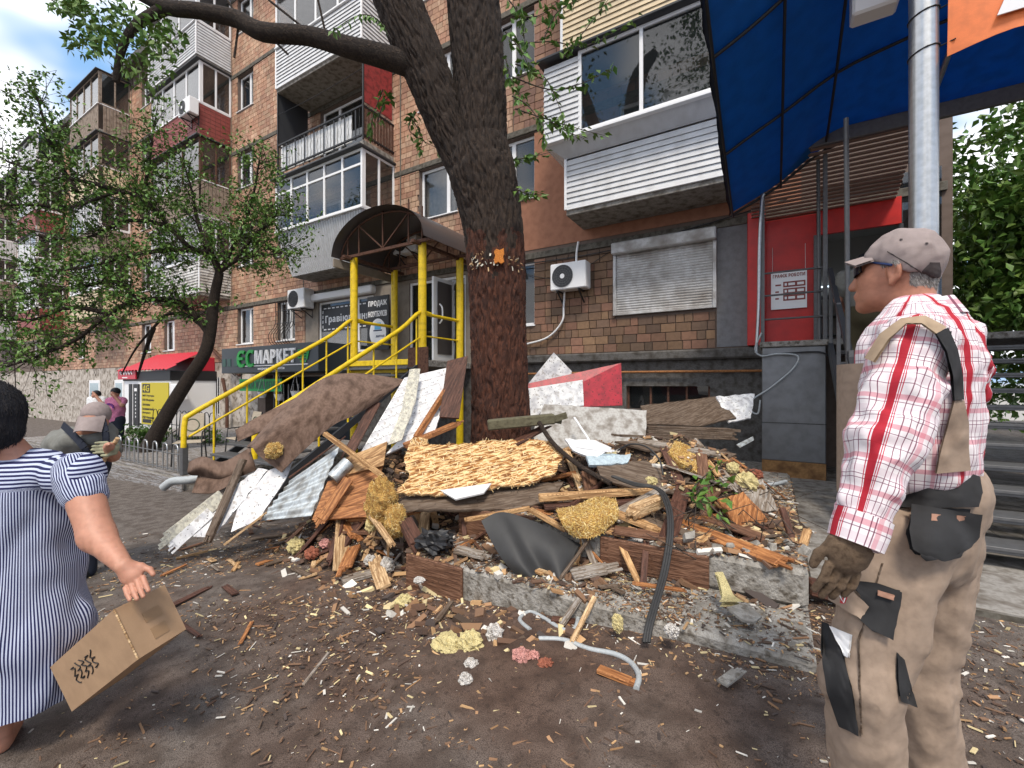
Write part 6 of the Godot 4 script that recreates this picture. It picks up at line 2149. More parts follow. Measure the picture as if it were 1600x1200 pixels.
	dplank("amber_batten", "glossy amber batten across the tongue-and-groove boards", "batten", [545, 748, 4.0], [502, 812, 3.8], 0.09, 0.03, M.amber, "", -FW)
	dplank("diagonal_stick", "pale square stick lying diagonally over the board panel", "stick", [507, 677, 4.12], [598, 744, 3.95], 0.045, 0.04, M.pine)
	dtube("metal_roll", "short grey metal tube end between the panels", "tube", [[520, 748, 4.02], [545, 722, 4.12]], 0.065, M.zinc)
	dplank("splintered_lath", "splintered pine lath at the foot of the white sheet", "lath", [352, 850, 3.85], [410, 806, 3.9], 0.06, 0.02, M.pinepale)
	# middle of the heap
	fuzz(dslab("fibre_board", "large torn yellow strand board lying on top of the heap", "board", [[620, 773, 3.72], [640, 748, 3.85], [632, 722, 4.0], [640, 696, 4.15], [700, 696, 4.16], [790, 690, 4.2], [862, 690, 4.22], [882, 706, 4.1], [866, 742, 3.92], [832, 756, 3.84], [760, 766, 3.78], [690, 776, 3.72]], 0.02, M.osb, "", 0.014), 1500, 0.05, 0.0045, OSBC, 0.07)
	fuzz(dslab("fibre_scrap", "upright scrap of torn strand board behind the large one", "scrap", [[640, 700, 4.18], [646, 684, 4.2], [668, 688, 4.22], [668, 720, 4.12], [642, 724, 4.1]], 0.03, M.osb, "", 0.01), 260, 0.04, 0.005, OSBC, 0.2)
	dslab("white_tile_board", "white board poking out under the strand board", "board", [[688, 768, 3.74], [768, 757, 3.8], [756, 772, 3.66], [712, 782, 3.62]], 0.014, M.white)
	dslab("weathered_board", "wide weathered grey-brown board under the strand board", "board", [[612, 800, 3.66], [640, 772, 3.85], [880, 756, 3.95], [866, 786, 3.74], [800, 800, 3.66], [700, 800, 3.62]], 0.025, M.grimy, "", 0.008)
	dplank("pine_beam", "long pale pine beam across the right half of the heap", "beam", [842, 778, 3.62], [1085, 762, 3.72], 0.07, 0.06, M.pine)
	dplank("brown_beam", "brown painted beam below the pale pine beam", "beam", [850, 792, 3.6], [1085, 778, 3.66], 0.1, 0.035, M.brownpaint)
	dplank("pine_splinter", "thin pine splinter above the black felt", "splinter", [828, 794, 3.4], [730, 812, 3.38], 0.04, 0.03, M.pine)
	dplank("pine_splinter", "pine stick slanting down to the yellow wool", "splinter", [828, 796, 3.4], [884, 828, 3.25], 0.045, 0.035, M.pine)
	dplank("red_brown_beam", "short reddish beam standing at the left end of the planter", "beam", [632, 812, 3.55], [652, 850, 3.4], 0.12, 0.05, M.brownpaint)
	dplank("walnut_board", "dark board tilted above the left planter end", "board", [612, 800, 3.62], [660, 790, 3.72], 0.16, 0.02, M.grimy)
	dplank("leaning_lath", "pale lath leaning at the left of the planter", "lath", [580, 805, 3.6], [612, 850, 3.42], 0.05, 0.025, M.pinepale)
	dcloth("black_felt", "black roofing felt hanging over the planter step", "felt", [
		[[752, 814, 3.2], [775, 802, 3.24], [800, 803, 3.26], [850, 822, 3.22], [908, 852, 3.15]],
		[[768, 846, 3.1], [798, 845, 3.06], [822, 848, 3.1], [862, 852, 3.06], [899, 862, 3.08]],
		[[790, 880, 3.0], [818, 884, 2.94], [843, 886, 3.02], [870, 885, 2.95], [892, 892, 2.98]],
		[[822, 912, 2.95], [842, 914, 2.9], [856, 912, 2.98], [876, 910, 2.88], [892, 942, 2.86]]], M.rubber, 0.008)
	dplank("weathered_plank", "short weathered grey plank on the lower step right of the felt", "plank", [893, 898, 2.92], [944, 888, 2.95], 0.14, 0.03, M.greywood)
	dplank("red_lath", "thin red-brown lath lying on the lower step", "lath", [988, 911, 2.72], [1066, 922, 2.62], 0.03, 0.015, M.amber)
	dplank("pine_block", "square pale pine block end in the right of the heap", "block", [1032, 782, 3.45], [990, 800, 3.2], 0.1, 0.09, M.pinepale)
	dplank("broken_board", "broken pale board with splintered end near the cable", "board", [962, 802, 3.3], [1024, 826, 3.1], 0.1, 0.03, M.pine)
	dplank("dark_plank", "long dark plank sloping to the planter's right side", "plank", [985, 806, 3.3], [1105, 846, 2.98], 0.11, 0.035, M.grimy)
	dplank("dark_plank", "lower dark plank under the sloping one", "plank", [960, 828, 3.1], [1088, 846, 2.95], 0.12, 0.03, M.walnut)
	dslab("board_end", "pale board end with nail beside the planter top", "board", [[1075, 848, 2.96], [1112, 836, 3.04], [1108, 846, 2.96], [1084, 862, 2.86]], 0.02, M.pine)
	dslab("concrete_chip", "small concrete lump on the pale board end", "lump", [[1066, 838, 2.92], [1082, 834, 2.95], [1082, 846, 2.9], [1068, 848, 2.88]], 0.04, M.concrete)
	dslab("brown_plate", "flat brown plate behind the yellow wool on the right", "plate", [[960, 692, 4.15], [1060, 690, 4.25], [1150, 712, 4.1], [1130, 722, 3.98], [1010, 706, 4.05]], 0.02, M.grimy)
	dplank("amber_lath", "bright amber lath under the flat brown plate", "lath", [1088, 716, 4.0], [1138, 721, 3.98], 0.05, 0.03, M.amber)
	dslab("pale_plate", "pale wooden plate in the middle right of the heap", "plate", [[930, 726, 3.9], [1010, 722, 3.95], [1075, 760, 3.72], [1000, 768, 3.66], [940, 752, 3.74]], 0.02, M.grimy)
	dslab("wood_sheet", "orange-brown sheet at the right edge of the heap", "sheet", [[1120, 782, 3.45], [1160, 770, 3.6], [1205, 820, 3.4], [1196, 832, 3.25], [1150, 826, 3.2]], 0.015, M.amber, "", 0.008)
	dslab("wood_sheet", "tan sheet leaning at the right edge below the leaves", "sheet", [[1150, 755, 3.75], [1190, 750, 3.85], [1215, 800, 3.6], [1180, 800, 3.5]], 0.015, M.greywood, "", 0.008)
	dplank("brown_post", "thin red-brown post leaning at the right side of the planter", "post", [1222, 795, 3.2], [1240, 850, 2.95], 0.04, 0.04, M.brownpaint)
	dplank("pale_post", "pale splintered stake at the right side of the planter", "stake", [1262, 828, 3.0], [1246, 880, 2.85], 0.05, 0.03, M.pine)
	dplank("red_beam_end", "reddish beam end behind the worker's leg", "beam", [1262, 915, 2.7], [1300, 925, 2.66], 0.12, 0.08, M.brownpaint)
	# boards behind the heap
	dslab("grey_sheet", "grey stained sheet standing behind the heap right of the trunk", "sheet", [[832, 676, 4.75], [850, 632, 4.95], [1010, 642, 4.95], [1008, 695, 4.7], [900, 700, 4.65], [840, 705, 4.62]], 0.012, M.greysheet, "", 0.004)
	dslab("red_board", "red sign board flecked with dirt behind the trunk", "board", [[825, 600, 5.5], [970, 568, 5.55], [972, 634, 5.4], [825, 640, 5.35]], 0.02, M.redboard)
	dslab("white_board", "white flecked board in front of the red one", "board", [[822, 608, 5.36], [910, 594, 5.4], [912, 634, 5.3], [848, 640, 5.28], [826, 668, 5.2]], 0.015, M.fleck)
	dslab("white_corner", "white board corner sticking up behind the red board", "board", [[865, 551, 5.62], [893, 580, 5.6], [890, 600, 5.58], [820, 606, 5.56]], 0.015, M.fleck)
	dslab("brown_sheet", "wide brown sheet lying behind the heap near the landing", "sheet", [[1000, 636, 5.3], [1118, 621, 5.6], [1150, 655, 5.2], [1090, 668, 5.0], [1008, 664, 4.9]], 0.02, M.grimy, "", 0.006)
	dslab("flaky_sheet", "sheet with flaking white paint beside the metal landing", "sheet", [[1118, 621, 5.55], [1178, 617, 5.6], [1172, 655, 5.3], [1138, 662, 5.15]], 0.02, M.fleck, "", 0.01)
	for k in 3: dplank("dark_beam", ["uppermost", "middle", "lowest"][k] + " dark beam stacked under the wide brown sheet", "beam", [1010, 668 + k * 6, 4.85 - k * 0.04], [1140, 672 + k * 6, 4.95 - k * 0.04], 0.12, 0.04, M.grimy, "beams stacked behind the heap")
	dplank("mossy_beam", "mossy grey beam lying before the trunk", "beam", [762, 664, 4.3], [866, 654, 4.35], 0.14, 0.1, mat(L(0.13, 0.12, 0.075), 0.95, 0, T.dirty, 3.0))
	dplank("brown_offcut", "flat brown offcut below the mossy beam", "offcut", [802, 694, 4.2], [842, 672, 4.35], 0.16, 0.02, M.brownpaint)
	dplank("white_lath", "thin white lath leaning on the grey sheet", "lath", [897, 652, 4.6], [922, 690, 4.4], 0.025, 0.012, M.pvc)
	dslab("plaster_board", "broken white plaster board right of the strand board", "plaster", [[882, 688, 4.1], [930, 690, 4.15], [955, 702, 4.05], [930, 720, 3.95], [895, 706, 4.0]], 0.02, M.white, "", 0.006)
	dplank("white_channel", "white plastic channel on the broken plaster", "channel", [895, 695, 4.05], [952, 704, 4.02], 0.06, 0.035, M.pvc)
	dslab("blue_crumple", "crumpled pale blue sheeting in the heap", "sheeting", [[915, 716, 3.95], [985, 712, 4.0], [980, 726, 3.9], [920, 730, 3.86]], 0.03, mat(L(0.45, 0.55, 0.6), 0.7, 0, T.fleck, 3.0), "", 0.015)
	dslab("bare_sheet", "metal flashing strip at the planter's far right", "flashing", [[1150, 695, 4.5], [1176, 682, 4.7], [1178, 688, 4.68], [1156, 700, 4.46]], 0.005, M.zinc)
	# wool, foam and lumps
	var wools := [[595, 785, 3.66, 0.13, 0.2, 0.12, "dirty yellow wool stuffed beside the amber boards"], [618, 815, 3.55, 0.09, 0.13, 0.08, "ragged wool under the strand board's left corner"], [428, 704, 4.1, 0.07, 0.07, 0.08, "brown wool tuft inside the folded felt"]]
	for w in wools: fuzz(blob("wool_tuft", w[6], "insulation", at(w[0], w[1], w[2]), Vector3(w[3], w[4], w[5]), M.wool, int(w[0]), "", 0.4), 900, 0.03, 0.0022, WOOLC, 0.6)
	fuzz(dslab("wool_batt", "thick yellow wool batt standing in the right of the heap", "insulation", [[1038, 716, 4.0], [1048, 700, 4.08], [1075, 712, 4.08], [1100, 735, 3.95], [1085, 752, 3.82], [1055, 735, 3.86]], 0.1, M.wool, "", 0.012), 1500, 0.035, 0.0024, WOOLC, 0.4)
	fuzz(dcloth("wool_sheet", "yellow wool piece drooping over the planter edge", "insulation", [
		[[868, 800, 3.3], [900, 795, 3.34], [930, 782, 3.38], [962, 784, 3.36]],
		[[880, 818, 3.18], [908, 812, 3.12], [936, 806, 3.14], [964, 800, 3.24]],
		[[898, 834, 3.14], [914, 840, 3.08], [934, 834, 3.1], [958, 812, 3.2]]], M.wool, 0.05, 5), 2200, 0.035, 0.0022, WOOLC, 0.45)
	var lumps := [[700, 858, 0.05, 0.07, "foam", "pale foam lump on the left end of the upper step"], [630, 945, 0.06, 0.05, "foam", "pale foam lump beside the lower wood facing"], [700, 1012, 0.085, 0.05, "foam", "large yellow foam lump with pits on the ground"], [735, 1012, 0.07, 0.06, "foam", "yellow foam lump joined to the pitted one"], [772, 1000, 0.05, 0.065, "foamwhite", "white crumbly lump with a leaf on it"], [730, 995, 0.03, 0.03, "foamwhite", "small white lump above the yellow foam"], [737, 1041, 0.04, 0.025, "foamwhite", "flat white lump below the yellow foam"], [728, 1068, 0.035, 0.035, "foamwhite", "white crumb near the ground chips"], [815, 1032, 0.05, 0.045, "pink", "pink torn foam lump"], [835, 1030, 0.03, 0.03, "pink", "small pink foam crumb"], [853, 1041, 0.04, 0.025, "brickred", "flat orange brick fragment"], [463, 857, 0.08, 0.07, "foam", "pale foam slab at the left of the sawdust"], [487, 868, 0.06, 0.05, "brickred", "red brick piece in the sawdust"], [508, 852, 0.05, 0.04, "pink", "pink lump beside the brick piece"], [578, 878, 0.05, 0.04, "foamwhite", "white lump left of the planter"], [605, 890, 0.06, 0.07, "foamwhite", "cream plaster lump leaning on the planter end"], [580, 825, 0.05, 0.07, "foam", "cream foam piece under the ragged wool"], [660, 967, 0.05, 0.02, "foamwhite", "flat white chip on the sawdust"], [655, 908, 0.04, 0.02, "foamwhite", "white scrap under the lower facing"], [965, 980, 0.03, 0.05, "foam", "pale foam shred near the cable foot"], [1050, 990, 0.035, 0.035, "foamwhite", "white lump right of the cable foot"], [1100, 745, 0.05, 0.05, "foam", "pale foam lump beside the leaves"], [1165, 760, 0.09, 0.08, "foam", "cream foam lump at the right edge of the heap"], [1145, 735, 0.05, 0.05, "foam", "small cream lump above the leaves"], [1018, 755, 0.05, 0.04, "foam", "cream lump beside the black cable"], [955, 712, 0.05, 0.04, "foam", "cream lump near the blue sheeting"], [1180, 745, 0.06, 0.05, "brickred", "brick lump near the metal landing"], [880, 708, 0.06, 0.05, "wool", "brown wool scrap at the strand board's right corner"]]
	for q in lumps:
		var p := onpile(q[0], q[1], 0.04) if q[1] < 900 else ongr(q[0], q[1])
		if q[1] > 840 and q[1] < 1000 and q[0] > 640: p = onz(q[0], q[1], 5.6 if q[1] < 900 else 6.1)
		blob("lump", q[5], "lump", p + Vector3(0, q[3] * 0.4, 0), Vector3(q[2], q[3], q[2] * 0.9), M[q[4]], int(q[0] * 3 + q[1]), "", 0.45)
	blob("black_bag", "crumpled black plastic bag on the upper step", "bag", at(680, 845, 3.35), Vector3(0.16, 0.07, 0.1), M.black, 77, "", 0.8)
	dplank("grey_slab_piece", "small grey plank piece behind the pale foam lump", "plank", [712, 858, 3.28], [755, 868, 3.2], 0.08, 0.04, M.greywood)
	dcloth("foam_drip", "yellow foam strand stuck to the concrete corner block", "foam", [[[1118, 894, 2.56], [1128, 894, 2.56]], [[1124, 915, 2.52], [1138, 915, 2.52]], [[1128, 935, 2.46], [1146, 932, 2.47]], [[1124, 944, 2.4], [1162, 944, 2.38]]], M.foam, 0.025, 5)
	dslab("stone_plate", "worn grey plate lying on the lower step", "plate", [[1135, 952, 2.36], [1165, 944, 2.42], [1190, 966, 2.3], [1178, 976, 2.25], [1160, 972, 2.26]], 0.012, M.concrete)
	# cables and conduits
	var bc := thing("black_cable", "flat black cable of three strands hanging from the heap to the ground", "cable", at(1040, 850, 2.9))
	for k in 3: ptube("strand", smooth(pxs([[955 + k * 2, 744, 3.65], [990, 758 - k * 2, 3.6], [1025 + k * 3, 764, 3.5], [1040 + k * 3.5, 790, 3.2], [1044 + k * 3.5, 830, 2.95], [1035 + k * 4, 890, 2.72], [1018 + k * 4, 950, 2.44], [1010 + k * 4, 980, 2.33], [1006 + k * 4, 1004, 2.27]])), 0.009, M.rubber, bc, 8)
	dtube("thin_cable", "thin black cable arching over the right of the heap", "cable", [[965, 704, 4.0], [985, 694, 3.95], [1010, 698, 3.9], [1030, 718, 3.8], [1036, 742, 3.7]], 0.008, M.black)
	dtube("grey_conduit", "grey corrugated conduit curled on the ground near the step", "conduit", [[828, 984, 0], [812, 968, 0], [828, 956, 0], [850, 966, 0], [880, 984, 0], [898, 982, 0], [903, 966, 0]], 0.013, M.conduit)
	dtube("grey_conduit", "long grey corrugated conduit snaking across the sawdust", "conduit", [[842, 998, 0], [880, 1000, 0], [920, 1014, 0], [960, 1022, 0], [985, 1035, 0], [998, 1055, 0], [994, 1076, 0]], 0.014, M.conduit)
	dtube("dead_branch", "dark dead branch lying over the heap from the trunk", "branch", [[842, 660, 4.25], [862, 690, 4.12], [885, 712, 4.0], [912, 732, 3.88], [955, 756, 3.7]], 0.022, M.bark2)
	dtube("bent_rod", "bent grey rod on the pavement beside the planter", "rod", [[1190, 758, 4.6], [1212, 756, 4.6], [1228, 752, 4.65]], 0.02, M.conduit)
	# green sprig
	var sg := thing("leafy_sprig", "fresh green leafy sprig caught in the right of the heap", "branch", at(1110, 780, 3.3))
	var tw := MB.new()
	var lv := []
	for s in [[[1085, 760, 3.5], [1105, 740, 3.5], [1125, 725, 3.55]], [[1090, 768, 3.45], [1120, 755, 3.4], [1140, 750, 3.4]], [[1095, 770, 3.4], [1110, 780, 3.3], [1140, 772, 3.3]], [[1110, 790, 3.2], [1130, 808, 3.15], [1150, 818, 3.12]], [[1085, 775, 3.4], [1090, 770, 3.35], [1100, 760, 3.35]]]:
		spray(tw, lv, pxs(s), 13, 0.085)
	for i in 46:
		var p := onpile(rng.randf_range(1050, 1240), rng.randf_range(770, 850), 0.05)
		tw.tube([p, p + rdir() * 0.12, p + Vector3(rng.randf_range(-0.3, 0.3), rng.randf_range(-0.02, 0.2), rng.randf_range(-0.3, 0.3))], [0.005, 0.004, 0.002], 4)
	part("twigs", tw, M.twig, sg)
	leaves("foliage", sg, lv)
	# loose laths and splinters: countable larger ones
	for i in 230:
		var px := rng.randf_range(250, 1230)
		var py := rng.randf_range(700, 980)
		if i < 130: px = rng.randf_range(620, 1200); py = rng.randf_range(690, 860)
		elif i < 190: px = rng.randf_range(290, 660); py = rng.randf_range(790, 900)
		if px > 1000 and py > 880: continue
		var p := onpile(px, py, 0.03)
		var l := rng.randf_range(0.07, 0.3) * (1.5 if i < 60 else 1.0)
		var a := rng.randf() * TAU
		var e := p + Vector3(cos(a) * l, 0, sin(a) * l)
		e.y = hs(e.x, e.z) + 0.02
		var bb := MB.new()
		splinter(bb, p, e, rng.randf_range(0.015, 0.06), rng.randf_range(0.008, 0.02), Vector3.UP)
		var wd: Array = WOODS[rng.randi() % 7]
		var zn := zone(p)
		tag(put("wood_splinter", bb.mesh(M[wd[0]])), "loose %s splinter %s" % [wd[1], zn], "splinter", "%s splinters %s" % [wd[1], zn])
	for i in 200:   # broken planks bedded in the heap
		var c := Vector3(rng.randf_range(-4.5, -0.1), 0, rng.randf_range(3.3, 6.4))
		if Vector2((c.x + 2.1) / 2.3, (c.z - 4.9) / 1.2).length() > 1.05 or (c.z > 5.3 and c.x > -2.55): continue
		var l := rng.randf_range(0.25, 0.85)
		var a := rng.randf() * TAU
		var dv := Vector3(cos(a), 0, sin(a)) * l * 0.5
		var p := c - dv
		var e := c + dv
		p.y = hs(p.x, p.z) + 0.02
		e.y = hs(e.x, e.z) + rng.randf_range(0.02, 0.1)
		var bb := MB.new()
		splinter(bb, p, e, rng.randf_range(0.05, 0.15), rng.randf_range(0.015, 0.04), (Vector3.UP + rdir() * 0.4).normalized())
		var wd: Array = WOODS[rng.randi() % 7]
		var zn := zone(c)
		tag(put("broken_plank", bb.mesh(M[wd[0]])), "broken %s plank bedded %s" % [wd[1], zn], "plank", "%s planks %s" % [wd[1], zn])
	dplank("white_stick", "straight pale stick lying alone on the asphalt", "stick", [474, 1070, 2.0], [513, 1020, 2.25], 0.014, 0.008, M.greywood)
	dplank("concrete_shard", "flat grey shard on the sawdust below the steps", "shard", [1128, 1068, 1.93], [1152, 1050, 2.0], 0.05, 0.012, M.concrete)
	dplank("orange_bark", "orange-brown bark piece inside the conduit curve", "bark", [935, 1045, 2.12], [985, 1065, 2.03], 0.05, 0.02, M.amber)
	# crumbs and chips: nobody could count them
	var mm := MultiMesh.new()
	mm.transform_format = MultiMesh.TRANSFORM_3D
	mm.use_colors = true
	var cb := MB.new()
	cb.colored = true
	cb.box(Vector3.ZERO, Vector3(0.5, 0, 0.06), Vector3(0.03, 0.5, 0), Vector3(0, 0.1, 0.5))
	mm.mesh = cb.mesh(M.chip)
	var pal := [L(0.42, 0.26, 0.13), L(0.07, 0.045, 0.03), L(0.09, 0.055, 0.04), L(0.15, 0.085, 0.05), L(0.3, 0.17, 0.08), L(0.12, 0.065, 0.04), L(0.2, 0.11, 0.06), L(0.085, 0.05, 0.035), L(0.1, 0.06, 0.04), L(0.6, 0.57, 0.52), L(0.55, 0.45, 0.25), L(0.3, 0.17, 0.09), L(0.06, 0.045, 0.04)]
	var list := []
	var tries := 0
	while list.size() < 85000 and tries < 330000:
		tries += 1
		var x := rng.randf_range(-6.5, 1.6)
		var z := rng.randf_range(2.2, 8.6)
		var y := hs(x, z)
		var f := 1.0
		var inside := z < 6.02 and z > 3.0 and x > -2.45 and x < 0.18
		if inside:
			f = 0.9 if x < -0.4 or z < 5.2 else 0.45
		else:
			var dd := Vector2(maxf(absf(x + 2.0) - 1.9, 0.0), maxf(absf(z - 5.2) - 0.7, 0.0)).length()
			f = exp(-dd * 1.25) + 0.004
			if x > -0.5 and z > 6.1: f *= 0.35
		if f < 0.22: f *= clampf(0.5 + 1.9 * hn.get_noise_2d(x * 0.55 + 30.0, z * 0.55), 0.1, 1.3)
		if rng.randf() > f: continue
		var s := 0.0028 + 0.012 * pow(rng.randf(), 4.0)
		var lng := rng.randf_range(1.0, 3.5) * (2.2 if rng.randf() < 0.15 else 1.0)
		var bs := Basis(Vector3.UP, rng.randf() * TAU) * Basis(Vector3.RIGHT, rng.randf_range(-0.4, 0.4)) * Basis.from_scale(Vector3(s * lng, s * 0.4, s * rng.randf_range(0.35, 1.0)))
		list.append([Transform3D(bs, Vector3(x, y + s * 0.2 + 0.004, z)), pal[rng.randi() % pal.size()] * rng.randf_range(0.7, 1.3)])
	for i in 7500:   # shards among the boards
		var x := rng.randf_range(-4.6, 0.15)
		var z := rng.randf_range(2.8, 6.6)
		var y := hs(x, z)
		var dd := Vector2((x + 1.9) / 2.3, (z - 4.9) / 1.15).length()
		if dd > 1.0 + rng.randf() * 0.45 or (x > -0.9 and z > 5.5): continue
		var s := 0.012 + 0.035 * pow(rng.randf(), 2.0)
		var bs := Basis(Vector3.UP, rng.randf() * TAU) * Basis(Vector3.RIGHT, rng.randf_range(-0.6, 0.6)) * Basis(Vector3.BACK, rng.randf_range(-0.5, 0.5)) * Basis.from_scale(Vector3(s * rng.randf_range(1.0, 4.0), s * rng.randf_range(0.25, 0.8), s * rng.randf_range(0.6, 1.5)))
		list.append([Transform3D(bs, Vector3(x, y + s * 0.3, z)), pal[rng.randi() % pal.size()] * rng.randf_range(0.8, 1.3)])
	mm.instance_count = list.size()
	for i in list.size():
		mm.set_instance_transform(i, list[i][0])
		mm.set_instance_color(i, list[i][1])
	var cm2 := MultiMeshInstance3D.new()
	cm2.multimesh = mm
	cm2.name = "wood_chips"
	add_child(cm2, true)
	tag(cm2, "scattered wood chips, crumbs and plaster grains round the heap", "wood chips")
	cm2.set_meta("kind", "stuff")

# ---------- people
func join(a: ArrayMesh, b: ArrayMesh) -> ArrayMesh:
	for i in b.get_surface_count():
		a.add_surface_from_arrays(Mesh.PRIMITIVE_TRIANGLES, b.surface_get_arrays(i))
		a.surface_set_material(a.get_surface_count() - 1, b.surface_get_material(i))
	return a
func val(s: Sdf, p: Vector3) -> float:
	var q := (p - s.o) / s.cs
	var i := int(q.x); var j := int(q.y); var k := int(q.z)
	if i < 0 or j < 0 or k < 0 or i >= s.nx - 1 or j >= s.ny - 1 or k >= s.nz - 1: return 0.3
	var fx := q.x - i; var fy := q.y - j; var fz := q.z - k
	var b := (k * s.ny + j) * s.nx + i
	var n := s.nx * s.ny
	var f := s.f
	var c0 := lerpf(lerpf(f[b], f[b + 1], fx), lerpf(f[b + s.nx], f[b + s.nx + 1], fx), fy)
	var c1 := lerpf(lerpf(f[b + n], f[b + n + 1], fx), lerpf(f[b + n + s.nx], f[b + n + s.nx + 1], fx), fy)
	return lerpf(c0, c1, fz)
func hit(s: Sdf, px: float, py: float, out := 0.005) -> Vector3:   # where the body's surface lies along a direction
	var r := ray(px, py)
	var t := 0.75
	var best := 9.0
	var bt := 1.2
	while t < 1.75:
		var v := val(s, CAM + r * t)
		if v < best:
			best = v
			bt = t
		if v < 0.0: break
		t += 0.003
	return CAM + r * bt - r.normalized() * out
func drape(called: String, s: Sdf, rows: Array, m: Material, parent: Node3D, out := 0.006, th := 0.006, fine := 5) -> MeshInstance3D:
	var net := []
	var far := []
	for i in (rows.size() - 1) * fine + 1:
		var a := mini(i / fine, rows.size() - 2)
		var tv := float(i) / fine - a
		var line := []
		var fl := []
		var n: int = rows[0].size()
		for j in (n - 1) * fine + 1:
			var c := mini(j / fine, n - 2)
			var tu := float(j) / fine - c
			var p0 := Vector2(rows[a][c][0], rows[a][c][1]).lerp(Vector2(rows[a][c + 1][0], rows[a][c + 1][1]), tu)
			var p1 := Vector2(rows[a + 1][c][0], rows[a + 1][c][1]).lerp(Vector2(rows[a + 1][c + 1][0], rows[a + 1][c + 1][1]), tu)
			var p := p0.lerp(p1, tv)
			line.append(ray(p.x, p.y))
			fl.append((hit(s, p.x, p.y, out) - CAM).length() / ray(p.x, p.y).length())
		net.append(line)
		far.append(fl)
	for pass_no in 3:   # cloth spans small dents
		var old := far.duplicate(true)
		for i in far.size():
			for j in far[0].size():
				var sum := 0.0
				for e in [[-1, 0], [1, 0], [0, -1], [0, 1], [0, 0]]: sum += old[clampi(i + e[0], 0, far.size() - 1)][clampi(j + e[1], 0, far[0].size() - 1)]
				far[i][j] = minf(sum / 5.0, old[i][j])
	for i in far.size():
		for j in far[0].size(): net[i][j] = CAM + net[i][j] * far[i][j]
	var b := MB.new()
	b.sheet(net, 1, th)
	return part(called, b, m, parent)
func cyl_uv(a: Vector3, e: Vector3, rr: float, sc: float) -> Callable:   # coordinates round a bone
	var ax := (e - a).normalized()
	var x := ax.cross(Vector3(0.3, 0.1, 1.0)).normalized()
	var y := ax.cross(x)
	return func(p: Vector3, _n: Vector3) -> Vector2:
		var q := p - a
		return Vector2(atan2(q.dot(y), q.dot(x)) * rr / sc, q.dot(ax) / sc)
func fingers(s: Sdf, palm: Vector3, down: Vector3, side: Vector3, nrm: Vector3, k := 1.0, curl := 0.5) -> void:   # four fingers and a thumb
	for i in 4:
		var o := side * (i - 1.5) * 0.021 * k
		var ln: float = [0.07, 0.08, 0.075, 0.06][i] * k
		var a := palm + o + down * 0.035 * k
		var b := a + down * ln * 0.5 + nrm * ln * 0.18 * curl
		var c := b + (down * (1.0 - curl * 0.7) + nrm * curl).normalized() * ln * 0.45
		s.cap(a, b, 0.0094 * k, 0.009 * k, 0.004)
		s.cap(b, c, 0.009 * k, 0.0078 * k, 0.003)
	var t0 := palm - side * 0.035 * k - down * 0.015 * k
	var t1 := t0 - side * 0.014 * k + down * 0.035 * k + nrm * 0.014 * k
	s.cap(palm - down * 0.02 * k, t0, 0.016 * k, 0.014 * k, 0.01)
	s.cap(t0, t1, 0.0125 * k, 0.011 * k, 0.006)
	s.cap(t1, t1 + down * 0.028 * k + nrm * 0.008 * k, 0.011 * k, 0.009 * k, 0.004)

